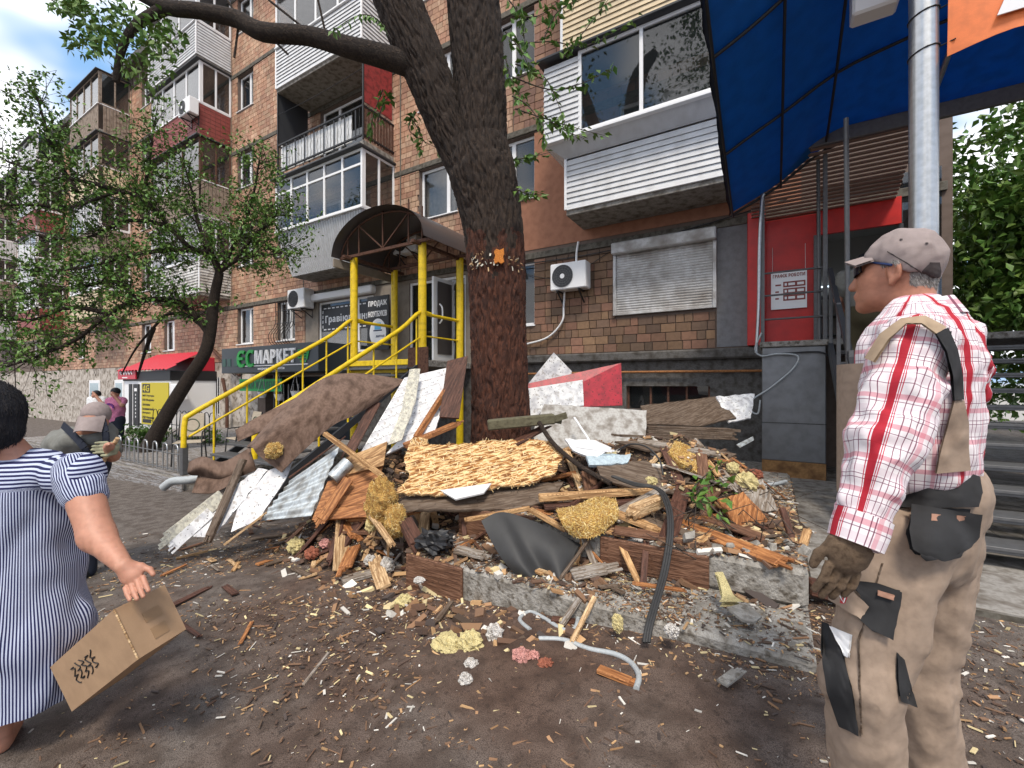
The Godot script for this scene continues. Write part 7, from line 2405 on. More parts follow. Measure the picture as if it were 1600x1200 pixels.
func make_worker() -> void:
	var foot := at(1415, 600, 1.3)
	foot.y = gy(foot.x, foot.z)
	var o := thing("person", "man in red checked shirt, beige work overalls, glove and faded cap, standing beside the heap", "person", foot)
	var cb := deg_to_rad(35)
	var f := -RT * cos(cb) + FW * sin(cb)
	var l := Vector3.UP.cross(f)
	var bs := Basis(f, Vector3.UP, -l)
	var ch := at(1428, 600, 1.29)
	var ab := at(1424, 705, 1.29)
	var pv := at(1450, 822, 1.29)
	var shl := at(1425, 540, 1.17)
	var ell_ := at(1386, 690, 1.11)
	var wrl := at(1344, 822, 1.09)
	var shr := at(1480, 535, 1.37)
	var elr := at(1496, 605, 1.48)
	var wrr := at(1470, 700, 1.42)
	var hl := at(1410, 850, 1.21); var kl := at(1347, 1070, 1.18); var al := at(1360, 1295, 1.2)
	var hr := at(1462, 850, 1.35); var kr := at(1440, 1075, 1.37); var ar := at(1452, 1300, 1.38)
	al.y = foot.y + 0.1; ar.y = foot.y + 0.1
	# body
	var B := Sdf.new(foot + Vector3(-0.5, -0.05, -0.5), foot + Vector3(0.5, 1.65, 0.5), 0.022)
	B.ell(ch, Vector3(0.12, 0.22, 0.17), bs); B.ell(ab, Vector3(0.11, 0.18, 0.15), bs); B.ell(pv, Vector3(0.09, 0.13, 0.115), bs)
	for q in [[shl, ell_, wrl], [shr, elr, wrr]]:
		B.cap(q[0], q[1], 0.055, 0.042); B.cap(q[1], q[2], 0.042, 0.028)
	for q in [[hl, kl, al], [hr, kr, ar]]:
		B.cap(q[0], q[1], 0.07, 0.05); B.cap(q[1], q[2], 0.05, 0.038); B.cap(q[2] - Vector3(0, 0.05, 0), q[2] - Vector3(0, 0.06, 0) + f * 0.16, 0.04, 0.036)
	B.cap(at(1432, 490, 1.36), ch, 0.05, 0.08)
	# head
	var ca := deg_to_rad(58)
	var hf := -RT * cos(ca) + FW * sin(ca)
	var hlft := Vector3.UP.cross(hf)
	var hb := Basis(hf, Vector3.UP, -hlft)
	var sk := at(1409, 416, 1.39)
	var H := Sdf.new(sk + Vector3(-0.17, -0.24, -0.17), sk + Vector3(0.17, 0.14, 0.17), 0.005)
	H.ell(sk, Vector3(0.095, 0.108, 0.074), hb, 0.02)
	H.ell(sk + hf * 0.055 - Vector3(0, 0.05, 0), Vector3(0.062, 0.075, 0.062), hb, 0.03)
	H.ell(sk + hf * 0.05 - Vector3(0, 0.1, 0), Vector3(0.062, 0.032, 0.052), hb, 0.03)
	H.ell(sk + hf * 0.098 - Vector3(0, 0.118, 0), Vector3(0.022, 0.02, 0.028), hb, 0.02)
	H.cap(sk + hf * 0.108 - Vector3(0, 0.005, 0), sk + hf * 0.13 - Vector3(0, 0.045, 0), 0.01, 0.014, 0.014)
	H.cap(sk + hf * 0.108 + hlft * 0.022 - Vector3(0, 0.082, 0), sk + hf * 0.108 - hlft * 0.022 - Vector3(0, 0.082, 0), 0.012, 0.012, 0.012)
	H.cap(sk + hf * 0.1 + hlft * 0.04 + Vector3(0, 0.018, 0), sk + hf * 0.104 - hlft * 0.04 + Vector3(0, 0.018, 0), 0.012, 0.012, 0.014)
	H.cap(sk - hf * 0.02 - Vector3(0, 0.09, 0), at(1448, 530, 1.32), 0.054, 0.062, 0.04)
	for s in [1.0, -1.0]:
		var e: Vector3 = sk - hf * 0.005 + hlft * 0.08 * s - Vector3(0, 0.028, 0)
		H.ell(e, Vector3(0.022, 0.034, 0.011), hb * Basis(Vector3.UP, -0.35 * s), 0.006)
		H.ell(e + hlft * 0.011 * s + hf * 0.003, Vector3(0.011, 0.019, 0.008), hb, 0.005, true)
		H.cap(e - Vector3(0, 0.03, 0) + hf * 0.006, e - Vector3(0, 0.036, 0) + hf * 0.008, 0.009, 0.008, 0.006)
	var hairn := FastNoiseLite.new()
	hairn.frequency = 60.0
	var skc := func(p: Vector3, _n: Vector3) -> Color:
		var q := p - sk
		var x := q.dot(hf)
		var y := q.y
		var nz: float = hairn.get_noise_3dv(p * Vector3(1, 0.3, 1)) * 0.5
		var edge := -0.005 + nz * 0.012
		var hair := x < -0.03 + edge and y > -0.072 + edge - maxf(0.0, -x - 0.05) * 0.35
		hair = hair or (x < 0.035 + edge and y > -0.004 + edge) or y > 0.045
		if hair: return Color(0.2, 0.185, 0.175)
		return Color(0.43, 0.185, 0.115)
	var skinv := mat(L(1, 1, 1), 0.5, 0, T.mottle, 8.0, true, T.n3, 0.1)
	skinv.vertex_color_use_as_albedo = true
	skinv.subsurf_scatter_enabled = true
	skinv.subsurf_scatter_strength = 0.05
	var hm := H.mesh(skinv, null, 0.0, skc)
	put("body", join(B.mesh(M.skintan), hm), o)
	var hcol := MeshInstance3D.new()
	hcol.mesh = hm
	var hair := Node3D.new()
	hair.name = "hair"
	o.add_child(hair, true)
	hair.position = -o.position
	var hk := func(p: Vector3) -> bool:
		var c: Color = skc.call(p, Vector3.UP)
		return c.r < 0.3 and p.y < sk.y + 0.05
	fuzz(hcol, 9000, 0.014, 0.0011, [Color(0.2, 0.19, 0.18), Color(0.32, 0.3, 0.29), Color(0.1, 0.09, 0.085)], 0.25, Vector3.DOWN - hf * 0.4, hk)
	for c in hcol.get_children():
		hcol.remove_child(c)
		hair.add_child(c, true)
	hcol.free()
	# shirt
	var S := Sdf.new(ch + Vector3(-0.36, -0.42, -0.36), ch + Vector3(0.36, 0.26, 0.36), 0.0105)
	S.ell(ch, Vector3(0.145, 0.26, 0.185), bs, 0.05)
	S.ell(ab, Vector3(0.142, 0.17, 0.165), bs, 0.06)
	S.cap(shl.lerp(shr, 0.12), shl.lerp(shr, 0.88), 0.075, 0.075, 0.05)
	S.cap(at(1436, 505, 1.3), at(1445, 540, 1.3), 0.066, 0.09, 0.05)
	S.wrinkle(0.014, 12.0, 3, Vector3(1, 0.9, 1))
	S.wrinkle(0.014, 6.0, 33, Vector3(1.3, 0.4, 1.3))
	put("shirt", S.mesh(M.plaid, cyl_uv(ab - Vector3(0, 0.3, 0), ch + Vector3(0, 0.3, 0), 0.18, 0.165), TAU * 0.18 / 0.165), o)
	var cuffm: StandardMaterial3D = M.plaid.duplicate()
	cuffm.uv1_scale = Vector3(5, 5, 5)
	for q in [[shl, ell_, wrl, 11], [shr, elr, wrr, 12]]:
		var A: Vector3 = q[0]
		var E: Vector3 = q[1]
		var Wr: Vector3 = q[2]
		var lo := A.min(E).min(Wr) - Vector3.ONE * 0.13
		var hi := A.max(E).max(Wr) + Vector3.ONE * 0.13
		var L2 := Sdf.new(lo, hi, 0.008)
		L2.cap(A, A.lerp(E, 0.5), 0.082, 0.078, 0.03); L2.cap(A.lerp(E, 0.5), E, 0.078, 0.072, 0.03); L2.cap(E, Wr, 0.072, 0.054, 0.03)
		L2.wrinkle(0.014, 13.0, q[3], Vector3(1, 0.9, 1))
		L2.wrinkle(0.012, 7.0, q[3] + 40, Vector3(1.3, 0.4, 1.3))
		put("sleeve", L2.mesh(M.plaid, cyl_uv(A, Wr, 0.085, 0.165), TAU * 0.085 / 0.165), o)
		var cu := MB.new()
		var dn := (Wr - E).normalized()
		cu.tube([Wr - dn * 0.03, Wr + dn * 0.01, Wr + dn * 0.045], [0.06, 0.061, 0.058], 24)
		part("cuff", cu, cuffm, o)
	for q in [[shl, ell_], [shr, elr]]: S.cap(q[0], q[1], 0.092, 0.08, 0.02)
	# trousers of the overalls
	var Tr := Sdf.new(foot + Vector3(-0.36, 0.02, -0.36), Vector3(foot.x + 0.36, pv.y + 0.26, foot.z + 0.36), 0.0105)
	Tr.ell(pv, Vector3(0.118, 0.17, 0.135), bs, 0.05)
	Tr.ell(pv + Vector3(0, 0.11, 0), Vector3(0.134, 0.12, 0.155), bs, 0.05)
	for q in [[hl, kl, al], [hr, kr, ar]]:
		Tr.cap(q[0], q[1], 0.104, 0.084, 0.05); Tr.cap(q[1], q[2], 0.082, 0.09, 0.03)
	Tr.wrinkle(0.008, 12.0, 6, Vector3(0.9, 1.1, 0.9))
	Tr.wrinkle(0.016, 7.0, 26, Vector3(1.2, 0.35, 1.2))
	put("trousers", Tr.mesh(M.khaki), o)
	# bib, straps and pockets of the overalls lie on the cloth
	var bib := []
	for i in 5:
		var line := []
		for k in 7:
			var a := lerpf(-1.15, 1.15, k / 6.0)
			var y := lerpf(ab.y - 0.14, ch.y + 0.06, i / 4.0)
			var w := 1.0 - 0.12 * i / 4.0
			line.append(Vector3(ab.x, y, ab.z) + f * cos(a) * 0.175 + l * sin(a) * 0.2 * w)
		bib.append(line)
	var bm := MB.new()
	bm.sheet(bib, 3, 0.006)
	part("bib", bm, M.khaki, o)
	var strapmat := mat(L(0.38, 0.28, 0.19), 0.9, 0, T.mottle, 6.0)
	drape("strap", S, [[[1352, 560], [1366, 566]], [[1375, 522], [1390, 530]], [[1408, 498], [1416, 506]], [[1445, 494], [1440, 506]], [[1478, 512], [1462, 522]]], strapmat, o, 0.02)
	drape("elastic_strap", S, [[[1480, 512], [1462, 522]], [[1494, 545], [1478, 550]], [[1503, 585], [1487, 588]], [[1505, 625], [1490, 626]]], M.clothblack, o, 0.02)
	drape("back_panel", S, [[[1505, 625], [1490, 626]], [[1512, 660], [1480, 665]], [[1512, 700], [1470, 700]], [[1515, 735], [1462, 740]]], M.khaki, o, 0.014)
	drape("waistband", Tr, [[[1408, 742], [1450, 736], [1500, 734], [1530, 745]], [[1400, 768], [1450, 770], [1500, 768], [1534, 770]], [[1398, 792], [1450, 794], [1500, 792], [1528, 792]]], M.clothblack, o, 0.016)
	var pouch := drape("tool_pouch", Tr, [[[1425, 792], [1470, 795], [1526, 800]], [[1418, 830], [1470, 832], [1520, 835]], [[1424, 858], [1465, 862], [1502, 856]], [[1440, 868], [1465, 874], [1490, 866]]], M.clothblack, o, 0.03, 0.03)
	for q in [[1455, 808], [1494, 810]]: drape("leather_tab", Tr, [[[q[0], q[1] - 5], [q[0] + 20, q[1] - 4]], [[q[0], q[1] + 6], [q[0] + 20, q[1] + 7]]], mat(L(0.3, 0.16, 0.11), 0.8), o, 0.05, 0.004)
	drape("thigh_pocket", Tr, [[[1322, 906], [1370, 912], [1408, 924]], [[1345, 930], [1380, 945], [1402, 960]], [[1340, 965], [1362, 985], [1392, 998]]], M.clothblack, o, 0.018, 0.015)
	drape("leather_tab", Tr, [[[1372, 922], [1398, 930]], [[1371, 930], [1396, 938]]], mat(L(0.3, 0.16, 0.11), 0.8), o, 0.032, 0.004)
	drape("pocket_flap", Tr, [[[1298, 900], [1320, 908], [1360, 948]], [[1294, 935], [1318, 950], [1345, 968]]], M.khaki, o, 0.026, 0.012)
	drape("red_badge", Tr, [[[1309, 929], [1325, 933]], [[1306, 941], [1321, 944]]], mat(L(0.5, 0.02, 0.04), 0.7), o, 0.036, 0.003)
	drape("badge_stroke", Tr, [[[1310, 941], [1311.5, 941]], [[1312, 931], [1313.5, 931]]], M.pvc, o, 0.04, 0.002, 2)
	drape("badge_stroke", Tr, [[[1312, 931], [1313.5, 931]], [[1317.5, 942], [1319, 942]]], M.pvc, o, 0.04, 0.002, 2)
	drape("badge_stroke", Tr, [[[1317.5, 942], [1319, 942]], [[1320, 933], [1321.5, 933]]], M.pvc, o, 0.04, 0.002, 2)
	drape("knee_pad", Tr, [[[1284, 972], [1292, 974], [1298, 980]], [[1284, 1020], [1302, 1022], [1318, 1026]], [[1292, 1080], [1316, 1080], [1332, 1082]], [[1312, 1135], [1328, 1142], [1342, 1150]]], M.clothblack, o, 0.007)
	drape("reflector", Tr, [[[1297, 978], [1330, 992]], [[1308, 1002], [1328, 1012]], [[1320, 1024], [1326, 1028]]], M.pvc, o, 0.008)
	drape("knee_pad", Tr, [[[1402, 1020], [1412, 1030]], [[1402, 1060], [1422, 1070]], [[1406, 1095], [1432, 1105]]], M.clothblack, o, 0.007)
	drape("side_seam", Tr, [[[1378, 880], [1380, 880]], [[1340, 1000], [1342, 1000]], [[1345, 1150], [1347, 1150]]], M.grimy, o, 0.003, 0.003, 8)
	# collar
	var col := MB.new()
	var nb := at(1440, 495, 1.3)
	var c0 := []
	var c1 := []
	for k in 15:
		var a := lerpf(-2.5, 2.5, k / 14.0)
		var dr := -f * cos(a) + l * sin(a)
		c0.append(nb + dr * 0.078 + Vector3(0, 0.035 + 0.018 * cos(a), 0) + f * 0.012)
		c1.append(nb + dr * 0.108 + Vector3(0, -0.012 + 0.012 * cos(a), 0) + f * 0.012)
	col.sheet([c0, c1], 3, 0.006)
	var colm = M.plaid.duplicate()
	colm.uv1_scale = Vector3(5, 5, 5)
	part("collar", col, colm, o)
	# cap
	var K := Sdf.new(sk + Vector3(-0.17, -0.1, -0.17), sk + Vector3(0.17, 0.17, 0.17), 0.006)
	var kc := sk + Vector3(0, 0.012, 0) - hf * 0.004
	K.ell(kc, Vector3(0.105, 0.105, 0.084), hb, 0.02)
	var pn := (Vector3.UP - hf * 0.5).normalized()
	for i in K.f.size():
		var p := K.o + Vector3(i % K.nx, (i / K.nx) % K.ny, i / (K.nx * K.ny)) * K.cs
		K.f[i] = maxf(K.f[i], -(p - kc + Vector3(0, 0.027, 0)).dot(pn))
	K.wrinkle(0.008, 14.0, 9)
	put("cap", K.mesh(M.cap), o)
	var br := []
	for i in 4:
		var line := []
		for k in 9:
			var s := lerpf(-1.0, 1.0, k / 8.0)
			var fw := 0.08 + 0.075 * (i / 3.0) * (1.0 - 0.35 * s * s) - 0.03 * s * s
			line.append(kc + hf * fw + hlft * s * 0.078 + Vector3(0, 0.04 - 0.034 * s * s - 0.008 * i / 3.0, 0))
		br.append(line)
	var brm := MB.new()
	brm.sheet(br, 3, 0.007)
	part("cap_brim", brm, M.cap, o)
	drape("cap_opening", K, [[[1440, 424], [1454, 410], [1468, 410]], [[1442, 436], [1458, 428], [1470, 424]], [[1444, 441], [1460, 437], [1469, 432]]], M.capdark, o, 0.003, 0.003)
	for q in [[1408, 374], [1448, 380]]: drape("eyelet", K, [[[q[0] - 2, q[1] - 1], [q[0] + 2, q[1] - 1]], [[q[0] - 2, q[1] + 1.5], [q[0] + 2, q[1] + 1.5]]], M.capdark, o, 0.003, 0.002, 2)
	drape("cap_seam", K, [[[1386, 392], [1386, 394]], [[1420, 412], [1420, 414]], [[1452, 434], [1452, 436]]], M.capdark, o, 0.002, 0.002, 8)
	# sunglasses
	var gl := []
	for q in [[1393, 414], [1378, 412], [1362, 410], [1350, 408]]: gl.append(hit(H, q[0], q[1], 0.006))
	ptube("glasses_temple", gl, 0.004, M.bluedark, o, 6)
	var ln := MB.new()
	var g0 := sk + hf * 0.116 + Vector3(0, 0.005, 0)
	ln.sheet([[g0 + hlft * 0.062 - hf * 0.03 + Vector3(0, 0.014, 0), g0 + hlft * 0.03 + Vector3(0, 0.017, 0), g0 - hlft * 0.03 + Vector3(0, 0.017, 0), g0 - hlft * 0.062 - hf * 0.03 + Vector3(0, 0.014, 0)], [g0 + hlft * 0.06 - hf * 0.03 - Vector3(0, 0.014, 0), g0 + hlft * 0.03 - Vector3(0, 0.02, 0), g0 - hlft * 0.03 - Vector3(0, 0.02, 0), g0 - hlft * 0.06 - hf * 0.03 - Vector3(0, 0.014, 0)]], 4, 0.004)
	part("sunglasses", ln, mat(L(0.01, 0.01, 0.02), 0.1), o)
	# gloved hand
	var gh := at(1326, 862, 1.09)
	var G := Sdf.new(gh + Vector3(-0.13, -0.16, -0.13), gh + Vector3(0.13, 0.16, 0.13), 0.0045)
	var dn2 := (at(1316, 905, 1.09) - at(1340, 830, 1.09)).normalized()
	var sd := (RT * 0.75 + FW * 0.55).normalized()
	sd = (sd - dn2 * sd.dot(dn2)).normalized()
	var nr := (FW - dn2 * FW.dot(dn2)).normalized()
	sd = nr.cross(dn2)
	if sd.dot(RT) > 0.0: sd = -sd
	G.cap(wrl, gh - dn2 * 0.02, 0.04, 0.042, 0.02)
	G.ell(gh, Vector3(0.052, 0.055, 0.034), Basis(sd, dn2, nr), 0.02)
	fingers(G, gh + dn2 * 0.006, dn2, -sd, nr, 1.15, 0.35)
	G.wrinkle(0.002, 40.0, 4)
	put("glove", G.mesh(M.glove), o)
	# shoes
	for a in [al, ar]:
		var sh := Sdf.new(a + Vector3(-0.3, -0.13, -0.3), a + Vector3(0.3, 0.12, 0.3), 0.012)
		sh.cap(a - Vector3(0, 0.045, 0) - f * 0.05, a - Vector3(0, 0.055, 0) + f * 0.18, 0.052, 0.045, 0.03)
		sh.cap(a - Vector3(0, 0.04, 0), a + Vector3(0, 0.05, 0), 0.058, 0.056, 0.03)
		put("shoe", sh.mesh(M.clothblack), o)

func make_woman() -> void:
	var foot := at(40, 600, 1.9)
	foot.y = gy(foot.x, foot.z)
	var o := thing("person", "woman with black hair in navy striped dress walking away with a carton", "person", foot)
	var f := (-RT * 0.55 + FW * 0.83).normalized()
	var l := Vector3.UP.cross(f)
	var bs := Basis(f, Vector3.UP, -l)
	var hd := at(-16, 648, 1.82)
	var ch := at(45, 790, 1.9)
	var wa := at(38, 890, 1.9)
	var hp := at(38, 985, 1.9)
	var shr := at(122, 742, 1.8); var elr := at(152, 838, 1.72); var wrr := at(193, 884, 1.655)
	var shl := at(-45, 745, 2.02); var ell_ := at(-90, 850, 2.0); var wll := at(-100, 950, 1.95)
	var al := at(0, 1200, 1.85)
	al.y = foot.y + 0.09
	var ar := foot + f * 0.32 - l * 0.1 + Vector3(0, 0.09, 0)
	var kl := hp.lerp(al, 0.52) + f * 0.03 + l * 0.03
	var kr := hp.lerp(ar, 0.5) + f * 0.06 - l * 0.02
	var B := Sdf.new(foot + Vector3(-0.7, -0.05, -0.75), foot + Vector3(0.75, 1.72, 0.7), 0.016)
	B.ell(ch, Vector3(0.11, 0.2, 0.17), bs); B.ell(wa, Vector3(0.11, 0.17, 0.16), bs); B.ell(hp, Vector3(0.13, 0.16, 0.18), bs)
	B.ell(hd, Vector3(0.095, 0.12, 0.08), bs, 0.02)
	B.cap(hd - Vector3(0, 0.06, 0), at(25, 720, 1.88), 0.056, 0.07, 0.04)
	B.cap(shr, elr, 0.068, 0.056); B.cap(elr, wrr, 0.055, 0.031); B.cap(shl, ell_, 0.062, 0.05); B.cap(ell_, wll, 0.05, 0.03)
	B.cap(wll, wll - Vector3(0, 0.1, 0), 0.035, 0.025)
	for q in [[hp + l * 0.09, kl, al], [hp - l * 0.09, kr, ar]]:
		B.cap(q[0], q[1], 0.09, 0.062); B.cap(q[1], q[1].lerp(q[2], 0.35), 0.06, 0.058); B.cap(q[1].lerp(q[2], 0.35), q[2], 0.058, 0.036); B.cap(q[2] - Vector3(0, 0.05, 0), q[2] - Vector3(0, 0.06, 0) + f * 0.15, 0.04, 0.032)
	# hand laid over the carton's upper edge
	var hc := at(206, 896, 1.66)
	var G := Sdf.new(hc + Vector3(-0.14, -0.14, -0.14), hc + Vector3(0.14, 0.14, 0.14), 0.0036)
	var dn := (at(206, 921, 1.6) - at(196, 884, 1.65)).normalized()
	var sd := (RT + dn * -RT.dot(dn)).normalized()
	var nr := sd.cross(dn)
	G.cap(wrr, hc, 0.03, 0.03, 0.02)
	G.ell(hc, Vector3(0.038, 0.042, 0.02), Basis(sd, dn, nr), 0.02)
	fingers(G, hc + dn * 0.008, dn, -sd, FW, 0.95, 0.12)
	put("body", join(B.mesh(M.skin), G.mesh(M.skin)), o)
	# dress: upright stripes, a yoke of level ones
	var D := Sdf.new(foot + Vector3(-0.5, 0.2, -0.5), Vector3(foot.x + 0.5, ch.y + 0.32, foot.z + 0.5), 0.012)
	D.ell(ch, Vector3(0.15, 0.24, 0.21), bs, 0.06)
	D.cap(shr, shl, 0.078, 0.078, 0.05)
	D.ell(wa, Vector3(0.16, 0.22, 0.195), bs, 0.07)
	D.ell(hp, Vector3(0.19, 0.24, 0.225), bs, 0.08)
	D.cap(hp - Vector3(0, 0.05, 0), hp - Vector3(0, 0.33, 0), 0.195, 0.19, 0.06)
	D.wrinkle(0.026, 6.0, 14, Vector3(1, 0.45, 1))
	var yk := at(60, 765, 1.8).y
	var ax := Vector3(wa.x, 0, wa.z)
	var uvf := func(p: Vector3, _n: Vector3) -> Vector2:
		if p.y > yk: return Vector2(p.y / 0.032 + 40.0, 0.0)
		var q := p - ax
		return Vector2(atan2(q.dot(l), q.dot(-f)) * 0.2 / 0.021, p.y)
	put("dress", D.mesh(M.stripe, uvf, TAU * 0.2 / 0.021), o)
	var Sl := Sdf.new(shr.min(elr) - Vector3.ONE * 0.12, shr.max(elr) + Vector3.ONE * 0.12, 0.009)
	Sl.cap(shr - (elr - shr) * 0.05, shr.lerp(elr, 0.3), 0.078, 0.076, 0.03)
	Sl.wrinkle(0.01, 12.0, 15)
	put("sleeve", Sl.mesh(M.stripe, cyl_uv(shr, elr, 0.09, 0.024), TAU * 0.09 / 0.024), o)
	var Hs := Sdf.new(hd + Vector3(-0.2, -0.22, -0.2), hd + Vector3(0.2, 0.2, 0.2), 0.008)
	Hs.ell(hd - f * 0.018 + Vector3(0, 0.01, 0), Vector3(0.112, 0.135, 0.108), bs, 0.03)
	Hs.ell(hd - f * 0.035 - Vector3(0, 0.075, 0), Vector3(0.085, 0.07, 0.1), bs, 0.04)
	Hs.wrinkle(0.008, 18.0, 16, Vector3(1, 0.15, 1))
	fuzz(put("hair", Hs.mesh(M.hairblack), o), 8000, 0.06, 0.0013, [Color(0.006, 0.007, 0.011), Color(0.012, 0.012, 0.017), Color(0.02, 0.017, 0.018)], 0.08, Vector3.DOWN)
	# the carton she carries
	var O := at(216, 1030, 1.6)
	var A := at(178, 952, BXA); var Bq := at(291, 983, BXB); var C := at(112, 1112, BXC)
	var e1 := A - O
	var e2 := Bq - O
	var e3 := C - O
	var bx := thing("cardboard_box", "brown cardboard carton with tape and scribbles in the woman's hand", "box", O)
	var ce := O + e1 * 0.5 + e2 * 0.5 + e3 * 0.5
	var cbm := MB.new()
	cbm.box(ce, e1 * 0.5, e2 * 0.5, e3 * 0.5)
	part("carton", cbm, M.cardboard, bx)
	var n12 := -e3.normalized() * 0.002
	var n13 := -e2.normalized() * 0.002
	for q in [[0.4, 0.15, 0.3, 0.22], [0.38, 0.5, 0.34, 0.2]]:
		var tp := MB.new()
		var s: Vector3 = O + e2 * q[0] + e1 * q[1] + n12
		tp.slab([s, s + e2 * q[2], s + e2 * q[2] + e1 * q[3], s + e1 * q[3]], 0.001)
		part("tape", tp, mat(L(0.33, 0.21, 0.12), 0.3), bx)
	for k in 5:
		var pts := []
		for i in 9: pts.append(O + e3 * (0.45 + 0.07 * k + 0.03 * sin(i * 2.3 + k)) + e1 * (0.35 + 0.045 * i + 0.03 * cos(i * 1.7 + k * 2.0)) + n13)
		ptube("scribble", smooth(pts, 3), 0.0022, M.black, bx, 4)
	ptube("edge_fold", [O + (n12 + n13) * 0.5, A + (n12 + n13) * 0.5], 0.0035, M.pinepale, bx, 5)
const BXA := 1.6
const BXB := 1.8
const BXC := 1.8

func figure(label: String, J: Dictionary, mt: Dictionary, cell := 0.02) -> Node3D:
	var o := thing("person", label, "person", Vector3(J.pelvis.x, minf(J.ftl.y, J.ftr.y) - 0.06, J.pelvis.z))
	var lo: Vector3 = J.head
	var hi: Vector3 = J.head
	for k in J:
		if J[k] is Vector3 and k != "f":
			lo = lo.min(J[k])
			hi = hi.max(J[k])
	lo -= Vector3.ONE * 0.26
	hi += Vector3.ONE * 0.26
	var f: Vector3 = J.f
	var l := Vector3.UP.cross(f).normalized()
	var B := Sdf.new(lo, hi, cell)
	var sp: Vector3 = (J.chest - J.pelvis).normalized()
	var bs := Basis(l.cross(sp).normalized(), sp, -l).orthonormalized()
	B.ell(J.head, Vector3(0.095, 0.115, 0.08), Basis(f, Vector3.UP, -l), 0.02)
	B.cap(J.head + f * 0.09 - Vector3(0, 0.01, 0), J.head + f * 0.1 - Vector3(0, 0.035, 0), 0.012, 0.016, 0.015)
	B.cap(J.head - Vector3(0, 0.06, 0), J.chest + sp * 0.2, 0.055, 0.07, 0.04)
	B.ell(J.chest, Vector3(0.11, 0.2, 0.17), bs, 0.05)
	B.ell(J.pelvis, Vector3(0.12, 0.16, 0.16), bs, 0.05)
	B.cap(J.chest, J.pelvis, 0.12, 0.13, 0.05)
	for s in ["l", "r"]:
		B.cap(J["sh" + s], J["el" + s], 0.055, 0.045); B.cap(J["el" + s], J["ha" + s], 0.045, 0.032)
		var hd: Vector3 = (J["ha" + s] - J["el" + s]).normalized()
		B.cap(J["ha" + s], J["ha" + s] + hd * 0.08, 0.035, 0.03)
		B.cap(J["ha" + s] + hd * 0.08, J["ha" + s] + hd * 0.14, 0.026, 0.018)
		B.cap(J["kn" + s], J.pelvis + l * (0.09 if s == "l" else -0.09), 0.06, 0.085); B.cap(J["kn" + s], J["ft" + s], 0.055, 0.04)
		B.cap(J["ft" + s], J["ft" + s] + f * 0.15 - Vector3(0, 0.02, 0), 0.04, 0.035)
	put("body", B.mesh(M.skin), o)
	var S := Sdf.new(lo, hi, cell)
	S.ell(J.chest, Vector3(0.145, 0.24, 0.21), bs, 0.05)
	S.cap(J.chest, J.pelvis, 0.16, 0.165, 0.05)
	S.cap(J.shl, J.shr, 0.085, 0.085, 0.05)
	S.cap(J.chest, J.chest + sp * 0.2, 0.13, 0.09, 0.05)
	S.cap(J.chest + sp * 0.15, J.head - Vector3(0, 0.16, 0), 0.1, 0.075, 0.05)
	var sl: float = mt.get("sleeve", 0.7)
	for s in ["l", "r"]: S.cap(J["sh" + s], J["sh" + s].lerp(J["el" + s], sl), 0.075, 0.07, 0.04)
	S.wrinkle(0.02, 7.0, 3)
	put("shirt", S.mesh(mt.shirt), o)
	var P := Sdf.new(lo, hi, cell)
	var tl: float = mt.get("leg", 1.0)
	P.ell(J.pelvis - sp * 0.03, Vector3(0.16, 0.15, 0.19), bs, 0.05)
	for s in ["l", "r"]:
		P.cap(J.pelvis + l * (0.09 if s == "l" else -0.09), J["kn" + s], 0.11, 0.085, 0.05)
		if tl > 0.5: P.cap(J["kn" + s], J["kn" + s].lerp(J["ft" + s], (tl - 0.5) * 2.0), 0.08, 0.075, 0.03)
	put("trousers", P.mesh(mt.legs), o)
	for s in ["l", "r"]:
		var sh := Sdf.new(J["ft" + s] - Vector3.ONE * 0.26, J["ft" + s] + Vector3.ONE * 0.26, 0.02)
		sh.cap(J["ft" + s] - Vector3(0, 0.01, 0), J["ft" + s] + f * 0.16 - Vector3(0, 0.02, 0), 0.055, 0.048)
		put("shoe", sh.mesh(mt.get("shoe", M.pvc)), o)
	var Hh := Sdf.new(J.head - Vector3.ONE * 0.2, J.head + Vector3.ONE * 0.2, 0.012)
	Hh.ell(J.head - f * 0.012 + Vector3(0, 0.035, 0), Vector3(0.105, 0.1, 0.09), Basis(f, Vector3.UP, -l), 0.02)
	Hh.ell(J.head + f * 0.13 - Vector3(0, 0.06, 0), Vector3(0.12, 0.09, 0.12), Basis(), 0.01, true)
	put("cap" if mt.has("cap") else "hair", Hh.mesh(mt.get("cap", M.hairblack)), o)
	if mt.has("cap"):
		var br := MB.new()
		var rows := []
		for i in 3:
			var line := []
			for k in 7:
				var s := lerpf(-1.0, 1.0, k / 6.0)
				line.append(J.head + f * (0.07 + 0.1 * i / 2.0 * (1.0 - 0.4 * s * s) - 0.03 * s * s) + l * s * 0.085 + Vector3(0, 0.04 - mt.get("nod", 0.03) * i / 2.0 - 0.02 * s * s, 0))
			rows.append(line)
		br.sheet(rows, 3, 0.008)
		part("cap_brim", br, mt.cap, o)
	return o

